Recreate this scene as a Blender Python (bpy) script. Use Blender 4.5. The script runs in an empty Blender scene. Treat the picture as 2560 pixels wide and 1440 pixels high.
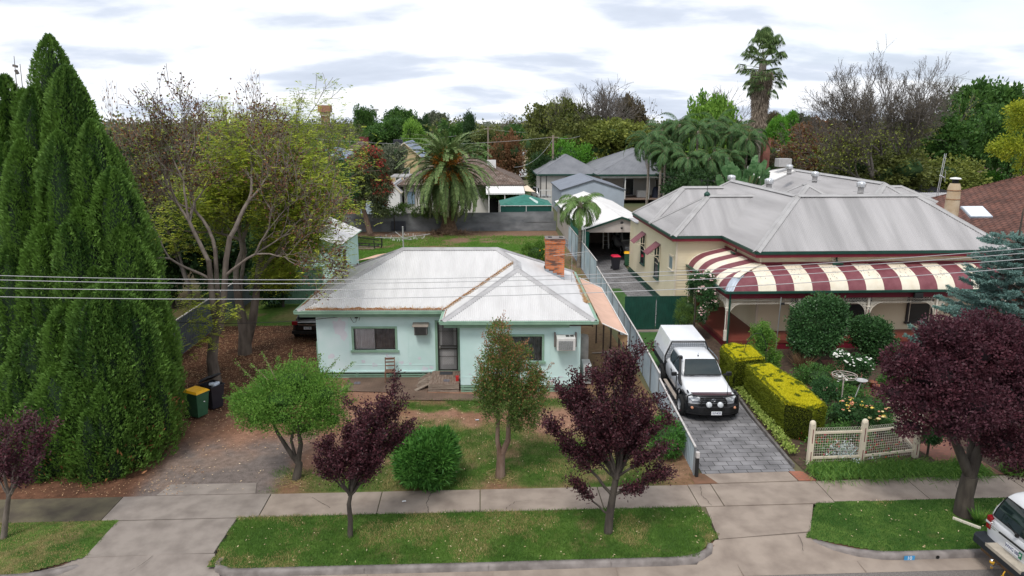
import bpy, math, random
import numpy as np
from mathutils import Vector, Matrix, noise
sc = bpy.context.scene
R = math.radians
# ---------------------------------------------------------------- camera
CAM_H, CAM_F, CAM_P, CAM_A = 10.5, 1790.0, R(13.05), R(2.5)
cd = bpy.data.cameras.new('camera'); cam = bpy.data.objects.new('camera', cd)
sc.collection.objects.link(cam); sc.camera = cam
cd.sensor_width = 36.0; cd.lens = 36.0*CAM_F/2560.0; cd.clip_end = 6000; cd.clip_start = .1
cam.location = (0, 0, CAM_H); cam.rotation_euler = (R(90)-CAM_P, 0, -CAM_A)
# ---------------------------------------------------------------- world
SUN_EL, SUN_AZ = R(58), R(205)
w = bpy.data.worlds.new('World'); sc.world = w; w.use_nodes = True
nt = w.node_tree; nt.nodes.clear()
def N(nt, t, **k):
    n = nt.nodes.new(t)
    for a, b in k.items():
        if a.startswith('i_'): n.inputs[a[2:].replace('_', ' ')].default_value = b
        else: setattr(n, a, b)
    return n
L = nt.links.new
sky = N(nt, 'ShaderNodeTexSky', sky_type='NISHITA', sun_disc=False, sun_elevation=SUN_EL, sun_rotation=SUN_AZ)
bg1 = N(nt, 'ShaderNodeBackground'); bg1.inputs[1].default_value = .12; L(sky.outputs[0], bg1.inputs[0])
tc = N(nt, 'ShaderNodeTexCoord'); sx = N(nt, 'ShaderNodeSeparateXYZ'); L(tc.outputs['Generated'], sx.inputs[0])
zz = N(nt, 'ShaderNodeMath', operation='MAXIMUM'); L(sx.outputs[2], zz.inputs[0]); zz.inputs[1].default_value = 0
za = N(nt, 'ShaderNodeMath', operation='ADD'); L(zz.outputs[0], za.inputs[0]); za.inputs[1].default_value = .20
dx = N(nt, 'ShaderNodeMath', operation='DIVIDE'); L(sx.outputs[0], dx.inputs[0]); L(za.outputs[0], dx.inputs[1])
dy = N(nt, 'ShaderNodeMath', operation='DIVIDE'); L(sx.outputs[1], dy.inputs[0]); L(za.outputs[0], dy.inputs[1])
cb = N(nt, 'ShaderNodeCombineXYZ'); L(dx.outputs[0], cb.inputs[0]); L(dy.outputs[0], cb.inputs[1])
n1 = N(nt, 'ShaderNodeTexNoise'); n1.inputs['Scale'].default_value = 1.35; n1.inputs['Detail'].default_value = 7; n1.inputs['Roughness'].default_value = .52; n1.inputs['Distortion'].default_value = .15
mp = N(nt, 'ShaderNodeMapping'); mp.inputs['Location'].default_value = (1.3, 4.2, 0); mp.inputs['Scale'].default_value = (.8, 1.15, 1)
L(cb.outputs[0], mp.inputs[0]); L(mp.outputs[0], n1.inputs[0])
cr = N(nt, 'ShaderNodeValToRGB'); L(n1.outputs[0], cr.inputs[0])
e = cr.color_ramp.elements
e[0].position = .36; e[0].color = (.95, .965, 1.0, 1)
e[1].position = .70; e[1].color = (.53, .59, .70, 1)
a = e.new(.49); a.color = (.90, .93, .99, 1)
a = e.new(.575); a.color = (.63, .69, .80, 1)
bg2 = N(nt, 'ShaderNodeBackground'); bg2.inputs[1].default_value = .97; L(cr.outputs[0], bg2.inputs[0])
n2 = N(nt, 'ShaderNodeTexNoise'); n2.inputs['Scale'].default_value = .5; n2.inputs['Detail'].default_value = 6
mp2 = N(nt, 'ShaderNodeMapping'); mp2.inputs['Location'].default_value = (9.1, 4.2, 0); L(cb.outputs[0], mp2.inputs[0]); L(mp2.outputs[0], n2.inputs[0])
r2 = N(nt, 'ShaderNodeMapRange'); L(n2.outputs[0], r2.inputs[0]); r2.inputs[1].default_value = .24; r2.inputs[2].default_value = .42; r2.inputs[3].default_value = .55; r2.inputs[4].default_value = 1.0
mx = N(nt, 'ShaderNodeMixShader'); L(r2.outputs[0], mx.inputs[0]); L(bg1.outputs[0], mx.inputs[1]); L(bg2.outputs[0], mx.inputs[2])
wo = N(nt, 'ShaderNodeOutputWorld'); L(mx.outputs[0], wo.inputs[0])
# ---------------------------------------------------------------- sun, exposure
sl = bpy.data.lights.new('sun', 'SUN'); sl.energy = 1.8; sl.angle = R(16); sl.color = (1, .96, .9)
so = bpy.data.objects.new('sun', sl); sc.collection.objects.link(so); so.rotation_euler = (R(90)-SUN_EL, 0, R(180)-SUN_AZ)
sc.view_settings.view_transform = 'Standard'; sc.view_settings.look = 'None'
sc.view_settings.exposure = 0.30; sc.view_settings.gamma = 1.0; sc.view_settings.use_curve_mapping = False
try: sc.cycles.max_bounces = 6; sc.cycles.transparent_max_bounces = 6; sc.cycles.transmission_bounces = 3
except Exception: pass
# ---------------------------------------------------------------- survey of the place: sight lines from the drone
def _ray(px, py):
    u = (px-1280)/CAM_F; v = -(py-720)/CAM_F; A, P = CAM_A, CAM_P
    f = (math.sin(A)*math.cos(P), math.cos(A)*math.cos(P), -math.sin(P)); r = (math.cos(A), -math.sin(A), 0)
    up = (math.sin(A)*math.sin(P), math.cos(A)*math.sin(P), math.cos(P))
    return [f[i]+u*r[i]+v*up[i] for i in range(3)]
def G(px, py, z=0.0):
    d = _ray(px, py); t = (z-CAM_H)/d[2]; return Vector((d[0]*t, d[1]*t, z))
def Yp(px, py, y):
    d = _ray(px, py); t = y/d[1]; return Vector((d[0]*t, y, CAM_H+d[2]*t))
# ---------------------------------------------------------------- object helpers
C = sc.collection
def thing(name, label, cat, loc=(0, 0, 0), rz=0, group=None):
    o = bpy.data.objects.new(name, None); C.objects.link(o); o.location = loc; o.rotation_euler = (0, 0, rz)
    o.empty_display_size = .2; return tag(o, label, cat, group)
def tag(o, label=None, cat=None, group=None, kind=None):
    if label: o['label'] = label
    if cat: o['category'] = cat
    if group: o['group'] = group
    if kind: o['kind'] = kind
    return o
def dup(root, loc=None, rz=None, label=None, group=None, s=None):
    def cp(o, par):
        c = o.copy(); C.objects.link(c)
        if par: c.parent = par
        for ch in [x for x in ALL if x.parent == o]: cp(ch, c)
        return c
    r = cp(root, None)
    if loc is not None: r.location = loc
    if rz is not None: r.rotation_euler = (0, 0, rz)
    if s is not None: r.scale = s if hasattr(s, '__len__') else (s, s, s)
    if label: r['label'] = label
    if group: r['group'] = group
    return r
ALL = []
def link(name, me, mat=None, parent=None):
    o = bpy.data.objects.new(name, me); C.objects.link(o); ALL.append(o)
    if mat: me.materials.append(mat)
    if parent: o.parent = parent
    return o
class MB:
    def __init__(s): s.v = []; s.f = []; s.sm = []; s.mi = []; s.m = 0; s.smooth = False; s.T = None
    def add(s, vs, fs, smooth=None):
        b = len(s.v)
        if s.T is not None: vs = [s.T @ Vector(q) for q in vs]
        s.v += [tuple(q) for q in vs]
        for f in fs: s.f.append([b+i for i in f]); s.sm.append(s.smooth if smooth is None else smooth); s.mi.append(s.m)
        return s
    def box(s, x0, x1, y0, y1, z0, z1):
        vs = [(x, y, z) for z in (z0, z1) for (x, y) in ((x0, y0), (x1, y0), (x1, y1), (x0, y1))]
        return s.add(vs, [(3, 2, 1, 0), (4, 5, 6, 7), (0, 1, 5, 4), (1, 2, 6, 5), (2, 3, 7, 6), (3, 0, 4, 7)])
    def rbox(s, c, d, M=None):
        x, y, z = [q/2 for q in d]; M = M or Matrix()
        vs = [M @ Vector((a, b, e)) + Vector(c) for e in (-z, z) for (a, b) in ((-x, -y), (x, -y), (x, y), (-x, y))]
        return s.add(vs, [(3, 2, 1, 0), (4, 5, 6, 7), (0, 1, 5, 4), (1, 2, 6, 5), (2, 3, 7, 6), (3, 0, 4, 7)])
    def poly(s, pts): return s.add(pts, [tuple(range(len(pts)))])
    def prism(s, pts, z0, z1):
        n = len(pts); return s.add([(p[0], p[1], z0) for p in pts]+[(p[0], p[1], z1) for p in pts],
            [tuple(range(n))[::-1], tuple(range(n, 2*n))]+[(i, (i+1) % n, n+(i+1) % n, n+i) for i in range(n)])
    def extr(s, pts, axis, a, b):   # pts are the two other coordinates
        def q(p, t): return {'x': (t, p[0], p[1]), 'y': (p[0], t, p[1]), 'z': (p[0], p[1], t)}[axis]
        n = len(pts); return s.add([q(p, a) for p in pts]+[q(p, b) for p in pts],
            [tuple(range(n))[::-1], tuple(range(n, 2*n))]+[(i, (i+1) % n, n+(i+1) % n, n+i) for i in range(n)])
    def bar(s, p, q, w, h=None, up=(0, 0, 1)):
        p = Vector(p); q = Vector(q); h = w if h is None else h; d = (q-p).normalized(); u = Vector(up)
        if abs(d.dot(u)) > .98: u = Vector((0, 1, 0))
        sd = d.cross(u).normalized(); u = sd.cross(d).normalized(); vs = []
        for b in (p, q): vs += [b-sd*w/2-u*h/2, b+sd*w/2-u*h/2, b+sd*w/2+u*h/2, b-sd*w/2+u*h/2]
        return s.add(vs, [(3, 2, 1, 0), (4, 5, 6, 7), (0, 1, 5, 4), (1, 2, 6, 5), (2, 3, 7, 6), (3, 0, 4, 7)])
    def tube(s, path, r, n=8, cap=True, smooth=True):
        path = [Vector(p) for p in path]; k = len(path); rs = list(r) if hasattr(r, '__len__') else [r]*k
        vs = []; ref = None
        for i, p in enumerate(path):
            d = (path[min(i+1, k-1)]-path[max(i-1, 0)])
            d = d.normalized() if d.length > 1e-9 else Vector((0, 0, 1))
            if ref is None: ref = Vector((1, 0, 0)) if abs(d.x) < .8 else Vector((0, 1, 0))
            a = (ref-d*ref.dot(d)).normalized(); ref = a; b = d.cross(a)
            vs += [p+(a*math.cos(t)+b*math.sin(t))*rs[i] for t in [2*math.pi*j/n for j in range(n)]]
        fs = [(i*n+j, i*n+(j+1) % n, (i+1)*n+(j+1) % n, (i+1)*n+j) for i in range(k-1) for j in range(n)]
        s.add(vs, fs, smooth)
        if cap: s.add(vs[:n], [tuple(range(n))[::-1]], False); s.add(vs[-n:], [tuple(range(n))], False)
        return s
    def lathe(s, prof, c=(0, 0, 0), n=16, axis='z', smooth=True):
        vs = []
        for (r, h) in prof:
            for j in range(n):
                t = 2*math.pi*j/n; a, b = r*math.cos(t), r*math.sin(t)
                q = {'z': (a, b, h), 'x': (h, a, b), 'y': (b, h, a)}[axis]; vs.append((q[0]+c[0], q[1]+c[1], q[2]+c[2]))
        k = len(prof)
        return s.add(vs, [(i*n+j, i*n+(j+1) % n, (i+1)*n+(j+1) % n, (i+1)*n+j) for i in range(k-1) for j in range(n)], smooth)
    def corr(s, poly, ed, pitch=.076, amp=.009, steps=4, trim=0.0):
        # a corrugated sheet filling the planar polygon; the ribs run square to the direction ed
        P = [Vector(p) for p in poly]; u = Vector(ed).normalized(); n = Vector((0, 0, 0))
        for i in range(len(P)): n += P[i].cross(P[(i+1) % len(P)])
        n.normalize(); n = n if n.z > -1e-6 else -n
        v = n.cross(u).normalized(); o = P[0]
        q = [((p-o).dot(u), (p-o).dot(v)) for p in P]; u0 = min(a[0] for a in q); u1 = max(a[0] for a in q)
        k = max(2, int((u1-u0)/(pitch/steps))); us = sorted(set([u0+1e-4+(u1-u0-2e-4)*i/k for i in range(k+1)]))
        vs = []
        for t in us:
            hs = []
            for i in range(len(q)):
                a, b = q[i], q[(i+1) % len(q)]
                if (a[0]-t)*(b[0]-t) <= 0 and abs(a[0]-b[0]) > 1e-9: hs.append(a[1]+(b[1]-a[1])*(t-a[0])/(b[0]-a[0]))
            if not hs: hs = [0, 0]
            m = n*(amp*math.sin(2*math.pi*t/pitch)+amp)
            vs += [o+u*t+v*min(hs)+m, o+u*t+v*max(hs)+m]
        return s.add(vs, [(2*i, 2*i+2, 2*i+3, 2*i+1) for i in range(len(us)-1)], True)
    def cap(s, p, q, w=.16, drop=.08, up=.035):   # folded ridge or hip capping
        p = Vector(p); q = Vector(q); d = (q-p); h = Vector((d.y, -d.x, 0)).normalized()*w; z = Vector((0, 0, up)); dz = Vector((0, 0, up-drop))
        vs = [p+h+dz, p+z, p-h+dz, q+h+dz, q+z, q-h+dz]; t = Vector((0, 0, -.02))
        s.add(vs, [(0, 1, 4, 3), (1, 2, 5, 4)]); s.add([vs[0], vs[3], vs[3]+t, vs[0]+t], [(0, 1, 2, 3)]); s.add([vs[2], vs[5], vs[5]+t, vs[2]+t], [(0, 1, 2, 3)])
        return s.tube([p+z*.8, q+z*.8], .03, 6)
    def boards(s, p, q, z0, z1, out, step=.16, lip=.02):  # lapped weatherboards on the wall p-q
        p = Vector((p[0], p[1], 0)); q = Vector((q[0], q[1], 0)); out = Vector((out[0], out[1], 0)); z = z0; vs = []; fs = []
        while z < z1-1e-3:
            zt = min(z+step, z1)
            for (zz, o) in ((z, lip), (zt, 0.003)):
                for b in (p, q): vs.append(b+out*o+Vector((0, 0, zz)))
            b = len(vs)-4; fs.append((b, b+1, b+3, b+2))
            if b >= 4: fs.append((b-2, b-1, b+1, b))
            z = zt
        return s.add(vs, fs)
    def build(s, name, mat, parent=None, bevel=0):
        me = bpy.data.meshes.new(name); me.from_pydata(s.v, [], s.f)
        me.polygons.foreach_set('use_smooth', s.sm)
        mats = mat if isinstance(mat, (list, tuple)) else [mat]
        o = link(name, me, None, parent)
        for m in mats: me.materials.append(m)
        if len(mats) > 1: me.polygons.foreach_set('material_index', s.mi)
        me.update()
        if bevel:
            b = o.modifiers.new('Bevel', 'BEVEL'); b.width = bevel; b.segments = 2; b.limit_method = 'ANGLE'; b.angle_limit = R(35)
        return o
def text(s, size, mat, parent, name='lettering', loc=(0, 0, 0), rot=(R(90), 0, 0), depth=.002, sx=1.0):
    cu = bpy.data.curves.new(name, 'FONT'); cu.body = s; cu.size = size; cu.align_x = 'CENTER'; cu.align_y = 'CENTER'; cu.extrude = depth; cu.offset = size*.012
    t = bpy.data.objects.new(name, cu); C.objects.link(t); bpy.context.view_layer.update()
    me = bpy.data.meshes.new_from_object(t); bpy.data.objects.remove(t)
    o = link(name, me, None, parent); me.materials.clear(); me.materials.append(mat); o.location = loc; o.rotation_euler = rot; o.scale = (sx, 1, 1); return o
# ---------------------------------------------------------------- materials
MATS = {}
def M(name, col, rough=.6, var=.12, scale=3.0, bump=0.0, bscale=60.0, metal=0.0, spec=.4, c2=None, detail=4, stretch=None, coat=0, lo=.35, hi=.65):
    if name in MATS: return MATS[name]
    m = bpy.data.materials.new(name); m.use_nodes = True; nt = m.node_tree; b = nt.nodes['Principled BSDF']; L = nt.links.new
    b.inputs['Roughness'].default_value = rough; b.inputs['Metallic'].default_value = metal; b.inputs['Specular IOR Level'].default_value = spec
    if coat: b.inputs['Coat Weight'].default_value = coat; b.inputs['Coat Roughness'].default_value = .05
    tc = N(nt, 'ShaderNodeTexCoord'); src = tc.outputs['Object']
    if stretch:
        mp = N(nt, 'ShaderNodeMapping'); mp.inputs['Scale'].default_value = stretch; L(src, mp.inputs[0]); src = mp.outputs[0]
    n = N(nt, 'ShaderNodeTexNoise'); n.inputs['Scale'].default_value = scale; n.inputs['Detail'].default_value = detail; L(src, n.inputs[0])
    r = N(nt, 'ShaderNodeMapRange'); r.inputs[1].default_value = lo; r.inputs[2].default_value = hi; L(n.outputs[0], r.inputs[0])
    mix = N(nt, 'ShaderNodeMix', data_type='RGBA')
    A = [max(0, q*(1-var)) for q in col[:3]]+[1]; B = (list(c2[:3])+[1]) if c2 else [min(1, q*(1+var)) for q in col[:3]]+[1]
    if c2: A = list(col[:3])+[1]
    mix.inputs[6].default_value = A; mix.inputs[7].default_value = B
    L(r.outputs[0], mix.inputs[0]); L(mix.outputs[2], b.inputs['Base Color'])
    if bump:
        n3 = N(nt, 'ShaderNodeTexNoise'); n3.inputs['Scale'].default_value = bscale; n3.inputs['Detail'].default_value = 3; L(src, n3.inputs[0])
        bp = N(nt, 'ShaderNodeBump'); bp.inputs['Strength'].default_value = bump; bp.inputs['Distance'].default_value = .02; L(n3.outputs[0], bp.inputs['Height']); L(bp.outputs[0], b.inputs['Normal'])
    MATS[name] = m; return m
LK = 1.42
def LEAF(name, ca, cb, rough=.55, trans=.25, cc=None, scale=.7):
    # foliage: colour runs from ca to cb by each leaf's own tone, plus patches of the crown that lean to cc
    if name in MATS: return MATS[name]
    ca, cb, cc = [None if q is None else tuple(min(.85, v*LK) for v in q) for q in (ca, cb, cc)]
    m = bpy.data.materials.new(name); m.use_nodes = True; nt = m.node_tree; b = nt.nodes['Principled BSDF']; L = nt.links.new
    b.inputs['Roughness'].default_value = rough; b.inputs['Specular IOR Level'].default_value = .25
    at = N(nt, 'ShaderNodeAttribute', attribute_name='tone')
    mix = N(nt, 'ShaderNodeMix', data_type='RGBA'); mix.inputs[6].default_value = (*ca, 1); mix.inputs[7].default_value = (*cb, 1); L(at.outputs['Fac'], mix.inputs[0])
    out = mix.outputs[2]
    if cc:
        tc = N(nt, 'ShaderNodeTexCoord'); n = N(nt, 'ShaderNodeTexNoise'); n.inputs['Scale'].default_value = scale; n.inputs['Detail'].default_value = 3; L(tc.outputs['Object'], n.inputs[0])
        r = N(nt, 'ShaderNodeMapRange'); r.inputs[1].default_value = .45; r.inputs[2].default_value = .62; L(n.outputs[0], r.inputs[0])
        m2 = N(nt, 'ShaderNodeMix', data_type='RGBA'); L(r.outputs[0], m2.inputs[0]); L(out, m2.inputs[6]); m2.inputs[7].default_value = (*cc, 1); out = m2.outputs[2]
    L(out, b.inputs['Base Color'])
    if trans:
        t = N(nt, 'ShaderNodeBsdfTranslucent'); L(out, t.inputs[0]); ms = N(nt, 'ShaderNodeMixShader'); ms.inputs[0].default_value = trans
        L(b.outputs[0], ms.inputs[1]); L(t.outputs[0], ms.inputs[2]); L(ms.outputs[0], nt.nodes['Material Output'].inputs[0])
    MATS[name] = m; return m
def ATTR(name, rough=.9, grain=.25, gscale=40, bump=.3, g2=6):
    # a surface whose broad colour lies in the vertex colours (kinds of soil and grass), with procedural grain on top
    m = bpy.data.materials.new(name); m.use_nodes = True; nt = m.node_tree; b = nt.nodes['Principled BSDF']; L = nt.links.new
    b.inputs['Roughness'].default_value = rough; b.inputs['Specular IOR Level'].default_value = .15
    at = N(nt, 'ShaderNodeAttribute', attribute_name='Col'); tc = N(nt, 'ShaderNodeTexCoord')
    n = N(nt, 'ShaderNodeTexNoise'); n.inputs['Scale'].default_value = gscale; n.inputs['Detail'].default_value = 5; n.inputs['Roughness'].default_value = .7; L(tc.outputs['Object'], n.inputs[0])
    r = N(nt, 'ShaderNodeMapRange'); r.inputs[1].default_value = .3; r.inputs[2].default_value = .7; r.inputs[3].default_value = 1-grain; r.inputs[4].default_value = 1+grain; L(n.outputs[0], r.inputs[0])
    n2 = N(nt, 'ShaderNodeTexNoise'); n2.inputs['Scale'].default_value = g2; n2.inputs['Detail'].default_value = 4; L(tc.outputs['Object'], n2.inputs[0])
    r2 = N(nt, 'ShaderNodeMapRange'); r2.inputs[1].default_value = .3; r2.inputs[2].default_value = .7; r2.inputs[3].default_value = 1-grain*.6; r2.inputs[4].default_value = 1+grain*.6; L(n2.outputs[0], r2.inputs[0])
    mu = N(nt, 'ShaderNodeMath', operation='MULTIPLY'); L(r.outputs[0], mu.inputs[0]); L(r2.outputs[0], mu.inputs[1])
    vm = N(nt, 'ShaderNodeVectorMath', operation='SCALE'); L(at.outputs['Color'], vm.inputs[0]); L(mu.outputs[0], vm.inputs['Scale']); L(vm.outputs[0], b.inputs['Base Color'])
    bp = N(nt, 'ShaderNodeBump'); bp.inputs['Strength'].default_value = bump; bp.inputs['Distance'].default_value = .03; L(n.outputs[0], bp.inputs['Height']); L(bp.outputs[0], b.inputs['Normal'])
    return m
def BRICK(name, c1, c2, mort, bw, bh, mw=.012, rough=.8, off=.5, var=.5, stains=None, axes='xy', bump=.3):
    if name in MATS: return MATS[name]
    m = bpy.data.materials.new(name); m.use_nodes = True; nt = m.node_tree; b = nt.nodes['Principled BSDF']; L = nt.links.new
    b.inputs['Roughness'].default_value = rough; b.inputs['Specular IOR Level'].default_value = .25
    tc = N(nt, 'ShaderNodeTexCoord'); src = tc.outputs['Object']
    if axes != 'xy':
        s = N(nt, 'ShaderNodeSeparateXYZ'); L(src, s.inputs[0]); c = N(nt, 'ShaderNodeCombineXYZ')
        ad = N(nt, 'ShaderNodeMath', operation='ADD'); L(s.outputs[0], ad.inputs[0]); L(s.outputs[1], ad.inputs[1]); L(ad.outputs[0], c.inputs[0]); L(s.outputs[2], c.inputs[1]); src = c.outputs[0]
    t = N(nt, 'ShaderNodeTexBrick'); L(src, t.inputs[0]); t.offset = off; t.inputs['Color1'].default_value = (*c1, 1); t.inputs['Color2'].default_value = (*c2, 1); t.inputs['Mortar'].default_value = (*mort, 1)
    t.inputs['Scale'].default_value = 1; t.inputs['Mortar Size'].default_value = mw; t.inputs['Brick Width'].default_value = bw; t.inputs['Row Height'].default_value = bh; t.inputs['Bias'].default_value = 0; t.inputs['Mortar Smooth'].default_value = .2
    out = t.outputs[0]
    n = N(nt, 'ShaderNodeTexNoise'); n.inputs['Scale'].default_value = 1.3; n.inputs['Detail'].default_value = 6; L(tc.outputs['Object'], n.inputs[0])
    r = N(nt, 'ShaderNodeMapRange'); r.inputs[1].default_value = .35; r.inputs[2].default_value = .7; r.inputs[3].default_value = 1+var*.35; r.inputs[4].default_value = 1-var*.5; L(n.outputs[0], r.inputs[0])
    vm = N(nt, 'ShaderNodeVectorMath', operation='SCALE'); L(out, vm.inputs[0]); L(r.outputs[0], vm.inputs['Scale']); out = vm.outputs[0]
    if stains:
        n = N(nt, 'ShaderNodeTexNoise'); n.inputs['Scale'].default_value = 4; n.inputs['Detail'].default_value = 5
        mp = N(nt, 'ShaderNodeMapping'); mp.inputs['Scale'].default_value = (.5, .5, 1.6); L(tc.outputs['Object'], mp.inputs[0]); L(mp.outputs[0], n.inputs[0])
        r = N(nt, 'ShaderNodeMapRange'); r.inputs[1].default_value = .5; r.inputs[2].default_value = .62; r.inputs[4].default_value = .85; L(n.outputs[0], r.inputs[0])
        mx = N(nt, 'ShaderNodeMix', data_type='RGBA'); L(r.outputs[0], mx.inputs[0]); L(out, mx.inputs[6]); mx.inputs[7].default_value = (*stains, 1); out = mx.outputs[2]
    L(out, b.inputs['Base Color'])
    bp = N(nt, 'ShaderNodeBump'); bp.inputs['Strength'].default_value = bump; bp.inputs['Distance'].default_value = .01; bp.invert = True; L(t.outputs['Fac'], bp.inputs['Height']); L(bp.outputs[0], b.inputs['Normal'])
    MATS[name] = m; return m
def GLASS(name, col=(.02, .025, .03), rough=.06):
    m = M(name, col, rough, .1, 2, spec=.8); return m
# ---------------------------------------------------------------- numpy helpers
rng = np.random.default_rng(7)
def vnoise(x, y, s, seed=0):   # smooth value noise
    x = np.asarray(x)/s+seed*17.3; y = np.asarray(y)/s+seed*9.7; xi = np.floor(x).astype(int); yi = np.floor(y).astype(int); fx = x-xi; fy = y-yi
    fx = fx*fx*(3-2*fx); fy = fy*fy*(3-2*fy)
    def h(a, b): return np.modf(np.abs(np.sin(a*127.1+b*311.7+seed*5.1)*43758.5453))[0]
    return (h(xi, yi)*(1-fx)+h(xi+1, yi)*fx)*(1-fy)+(h(xi, yi+1)*(1-fx)+h(xi+1, yi+1)*fx)*fy
def fbm(x, y, s, seed=0, o=4): return sum(vnoise(x, y, s/2**i, seed+i)*.5**i for i in range(o))/sum(.5**i for i in range(o))
def sst(a, b, x): t = np.clip((x-a)/(b-a), 0, 1); return t*t*(3-2*t)
def quads(name, V, mat, parent=None, tone=None, smooth=False):   # V: (n,4,3)
    n = len(V); me = bpy.data.meshes.new(name); me.vertices.add(n*4); me.vertices.foreach_set('co', V.astype(np.float32).ravel())
    me.loops.add(n*4); me.loops.foreach_set('vertex_index', np.arange(n*4, dtype=np.int32)); me.polygons.add(n)
    me.polygons.foreach_set('loop_start', np.arange(0, n*4, 4, dtype=np.int32)); me.update(calc_edges=True)
    if tone is None: tone = rng.random(n)
    a = me.attributes.new('tone', 'FLOAT', 'FACE'); a.data.foreach_set('value', np.asarray(tone, dtype=np.float32))
    return link(name, me, mat, parent)
def unit(a): return a/np.maximum(np.linalg.norm(a, axis=-1, keepdims=True), 1e-9)
def leafq(P, D, Ln, Wd, fold=0.0, side=None):
    n = len(P); D = unit(D); S = rng.normal(size=(n, 3)) if side is None else side; S = unit(np.cross(D, S)); Ln = np.broadcast_to(Ln, (n,))[:, None]; Wd = np.broadcast_to(Wd, (n,))[:, None]
    return np.stack([P, P+D*Ln*.45+S*Wd*.5, P+D*Ln, P+D*Ln*.45-S*Wd*.5], 1)
def sph(n):
    return unit(rng.normal(size=(n, 3)))
def clumps(blobs, nclump, per, cr, L0, W0, up=.2, flat=.0, low=-.9, droop=0.0, tonebase=True, shell=.45):
    # leaf clumps spread through a crown made of ellipsoids (cx,cy,cz,rx,ry,rz)
    B = np.array(blobs, float); vol = (B[:, 3]*B[:, 4]*B[:, 5])**.667; pick = rng.choice(len(B), nclump, p=vol/vol.sum())
    d = sph(nclump); d[:, 2] = np.where(d[:, 2] < low, -d[:, 2], d[:, 2]); rad = shell+(1-shell)*rng.random(nclump)**.5
    c = B[pick, :3]+d*B[pick, 3:]*rad[:, None]
    crs = cr*(.6+.8*rng.random(nclump)); idx = np.repeat(np.arange(nclump), per); n = len(idx)
    e = sph(n); e[:, 2] *= (1-flat); r = rng.random(n)**.45
    P = c[idx]+e*(crs[idx]*r)[:, None]
    D = e*.8+d[idx]*.5+rng.normal(size=(n, 3))*.45; D[:, 2] += up-droop
    L = L0*(.6+.8*rng.random(n)); ct = rng.random(nclump)[idx]
    tone = np.clip(ct*.55+rng.random(n)*.45, 0, 1)
    return leafq(P, D, L, W0*L/L0), tone
def grow(seed, p0, d0, ln, r0, levels, nch=(2, 3), ang=28, shrink=.75, wob=.12, upb=.1, segs=4, rshrink=.62, out=None, first=None):
    rnd = random.Random(seed); chains = []
    def go(p, d, l, r, lev):
        pts = [p.copy()]; rad = [r]; k = segs if lev > 0 else max(2, segs)
        for i in range(k):
            d = (d+Vector((rnd.gauss(0, wob), rnd.gauss(0, wob), rnd.gauss(0, wob)+upb*.3))).normalized()
            p = p+d*(l/k); pts.append(p.copy()); rad.append(r*(1-(1-rshrink*1.15)*(i+1)/k))
        chains.append((pts, rad, lev))
        if lev < levels:
            m = rnd.randint(*nch); ph = rnd.random()*6.28
            for j in range(m):
                a = R(ang)*(.6+.8*rnd.random()); t = ph+j*6.283/m+rnd.gauss(0, .35)
                u = d.orthogonal().normalized(); v = d.cross(u); nd = (d*math.cos(a)+(u*math.cos(t)+v*math.sin(t))*math.sin(a)); nd.z += upb; nd.normalize()
                go(p, nd, l*shrink*(.75+.5*rnd.random()), r*rshrink*(.85+.25*rnd.random()), lev+1)
            if lev >= 1 and rnd.random() < .6:
                q = pts[len(pts)//2]; t = rnd.random()*6.28; u = d.orthogonal().normalized(); v = d.cross(u)
                nd = (d*.7+(u*math.cos(t)+v*math.sin(t))*.7).normalized(); go(q, nd, l*shrink*.7, r*rshrink*.6, min(levels, lev+2))
    go(Vector(p0), Vector(d0).normalized(), ln, r0, 0); return chains
def chains_mesh(name, chains, mat, parent, rmin=.004, nmax=7):
    mb = MB(); mb.smooth = True
    for pts, rad, lev in chains: mb.tube(pts, [max(rmin, q) for q in rad], max(3, nmax-lev*1) if lev < 4 else 3, cap=False)
    return mb.build(name, mat, parent)
def along(chains, minlev, per_m, jit=.05):
    P = []; D = []
    for pts, rad, lev in chains:
        if lev < minlev: continue
        for a, b in zip(pts[:-1], pts[1:]):
            d = b-a; k = max(1, int(d.length*per_m+rng.random()))
            for t in rng.random(k): P.append(a+d*float(t)); D.append(d.normalized())
    P = np.array([tuple(p) for p in P]); D = np.array([tuple(p) for p in D]); return P+rng.normal(size=P.shape)*jit, D
# ================================================================ THE SETTING
def sheet(name, pts, z, mat, seg=0, kind='structure', thick=0):
    mb = MB()
    if thick: mb.prism([(p[0], p[1]) for p in pts], z-thick, z)
    else: mb.poly([(p[0], p[1], z) for p in pts])
    return tag(mb.build(name, mat), kind=kind)
m_conc = M('concrete', (.185, .145, .118), .9, .2, 1.7, .4, 90, c2=(.32, .262, .215), detail=14, lo=.2, hi=.62)
m_conc2 = M('concrete_grey', (.165, .138, .12), .9, .2, 1.9, .4, 80, c2=(.285, .245, .215), detail=14, lo=.2, hi=.62)
m_concdark = M('concrete_mossy', (.075, .060, .043), .9, .2, 1.6, .25, 90, c2=(.135, .115, .07), detail=9)
m_kerb = M('kerb_concrete', (.15, .13, .12), .9, .2, 3, .3, 70, c2=(.26, .23, .215), detail=8)
m_asph = M('asphalt', (.115, .10, .09), .95, .25, 45, .7, 140, c2=(.24, .215, .2), detail=6)
m_joint = M('joint', (.05, .038, .028), 1, .4, 20)
m_bare = M('bare_earth', (.20, .10, .06), .95, .3, 2, .4, 60, c2=(.12, .07, .04))
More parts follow.
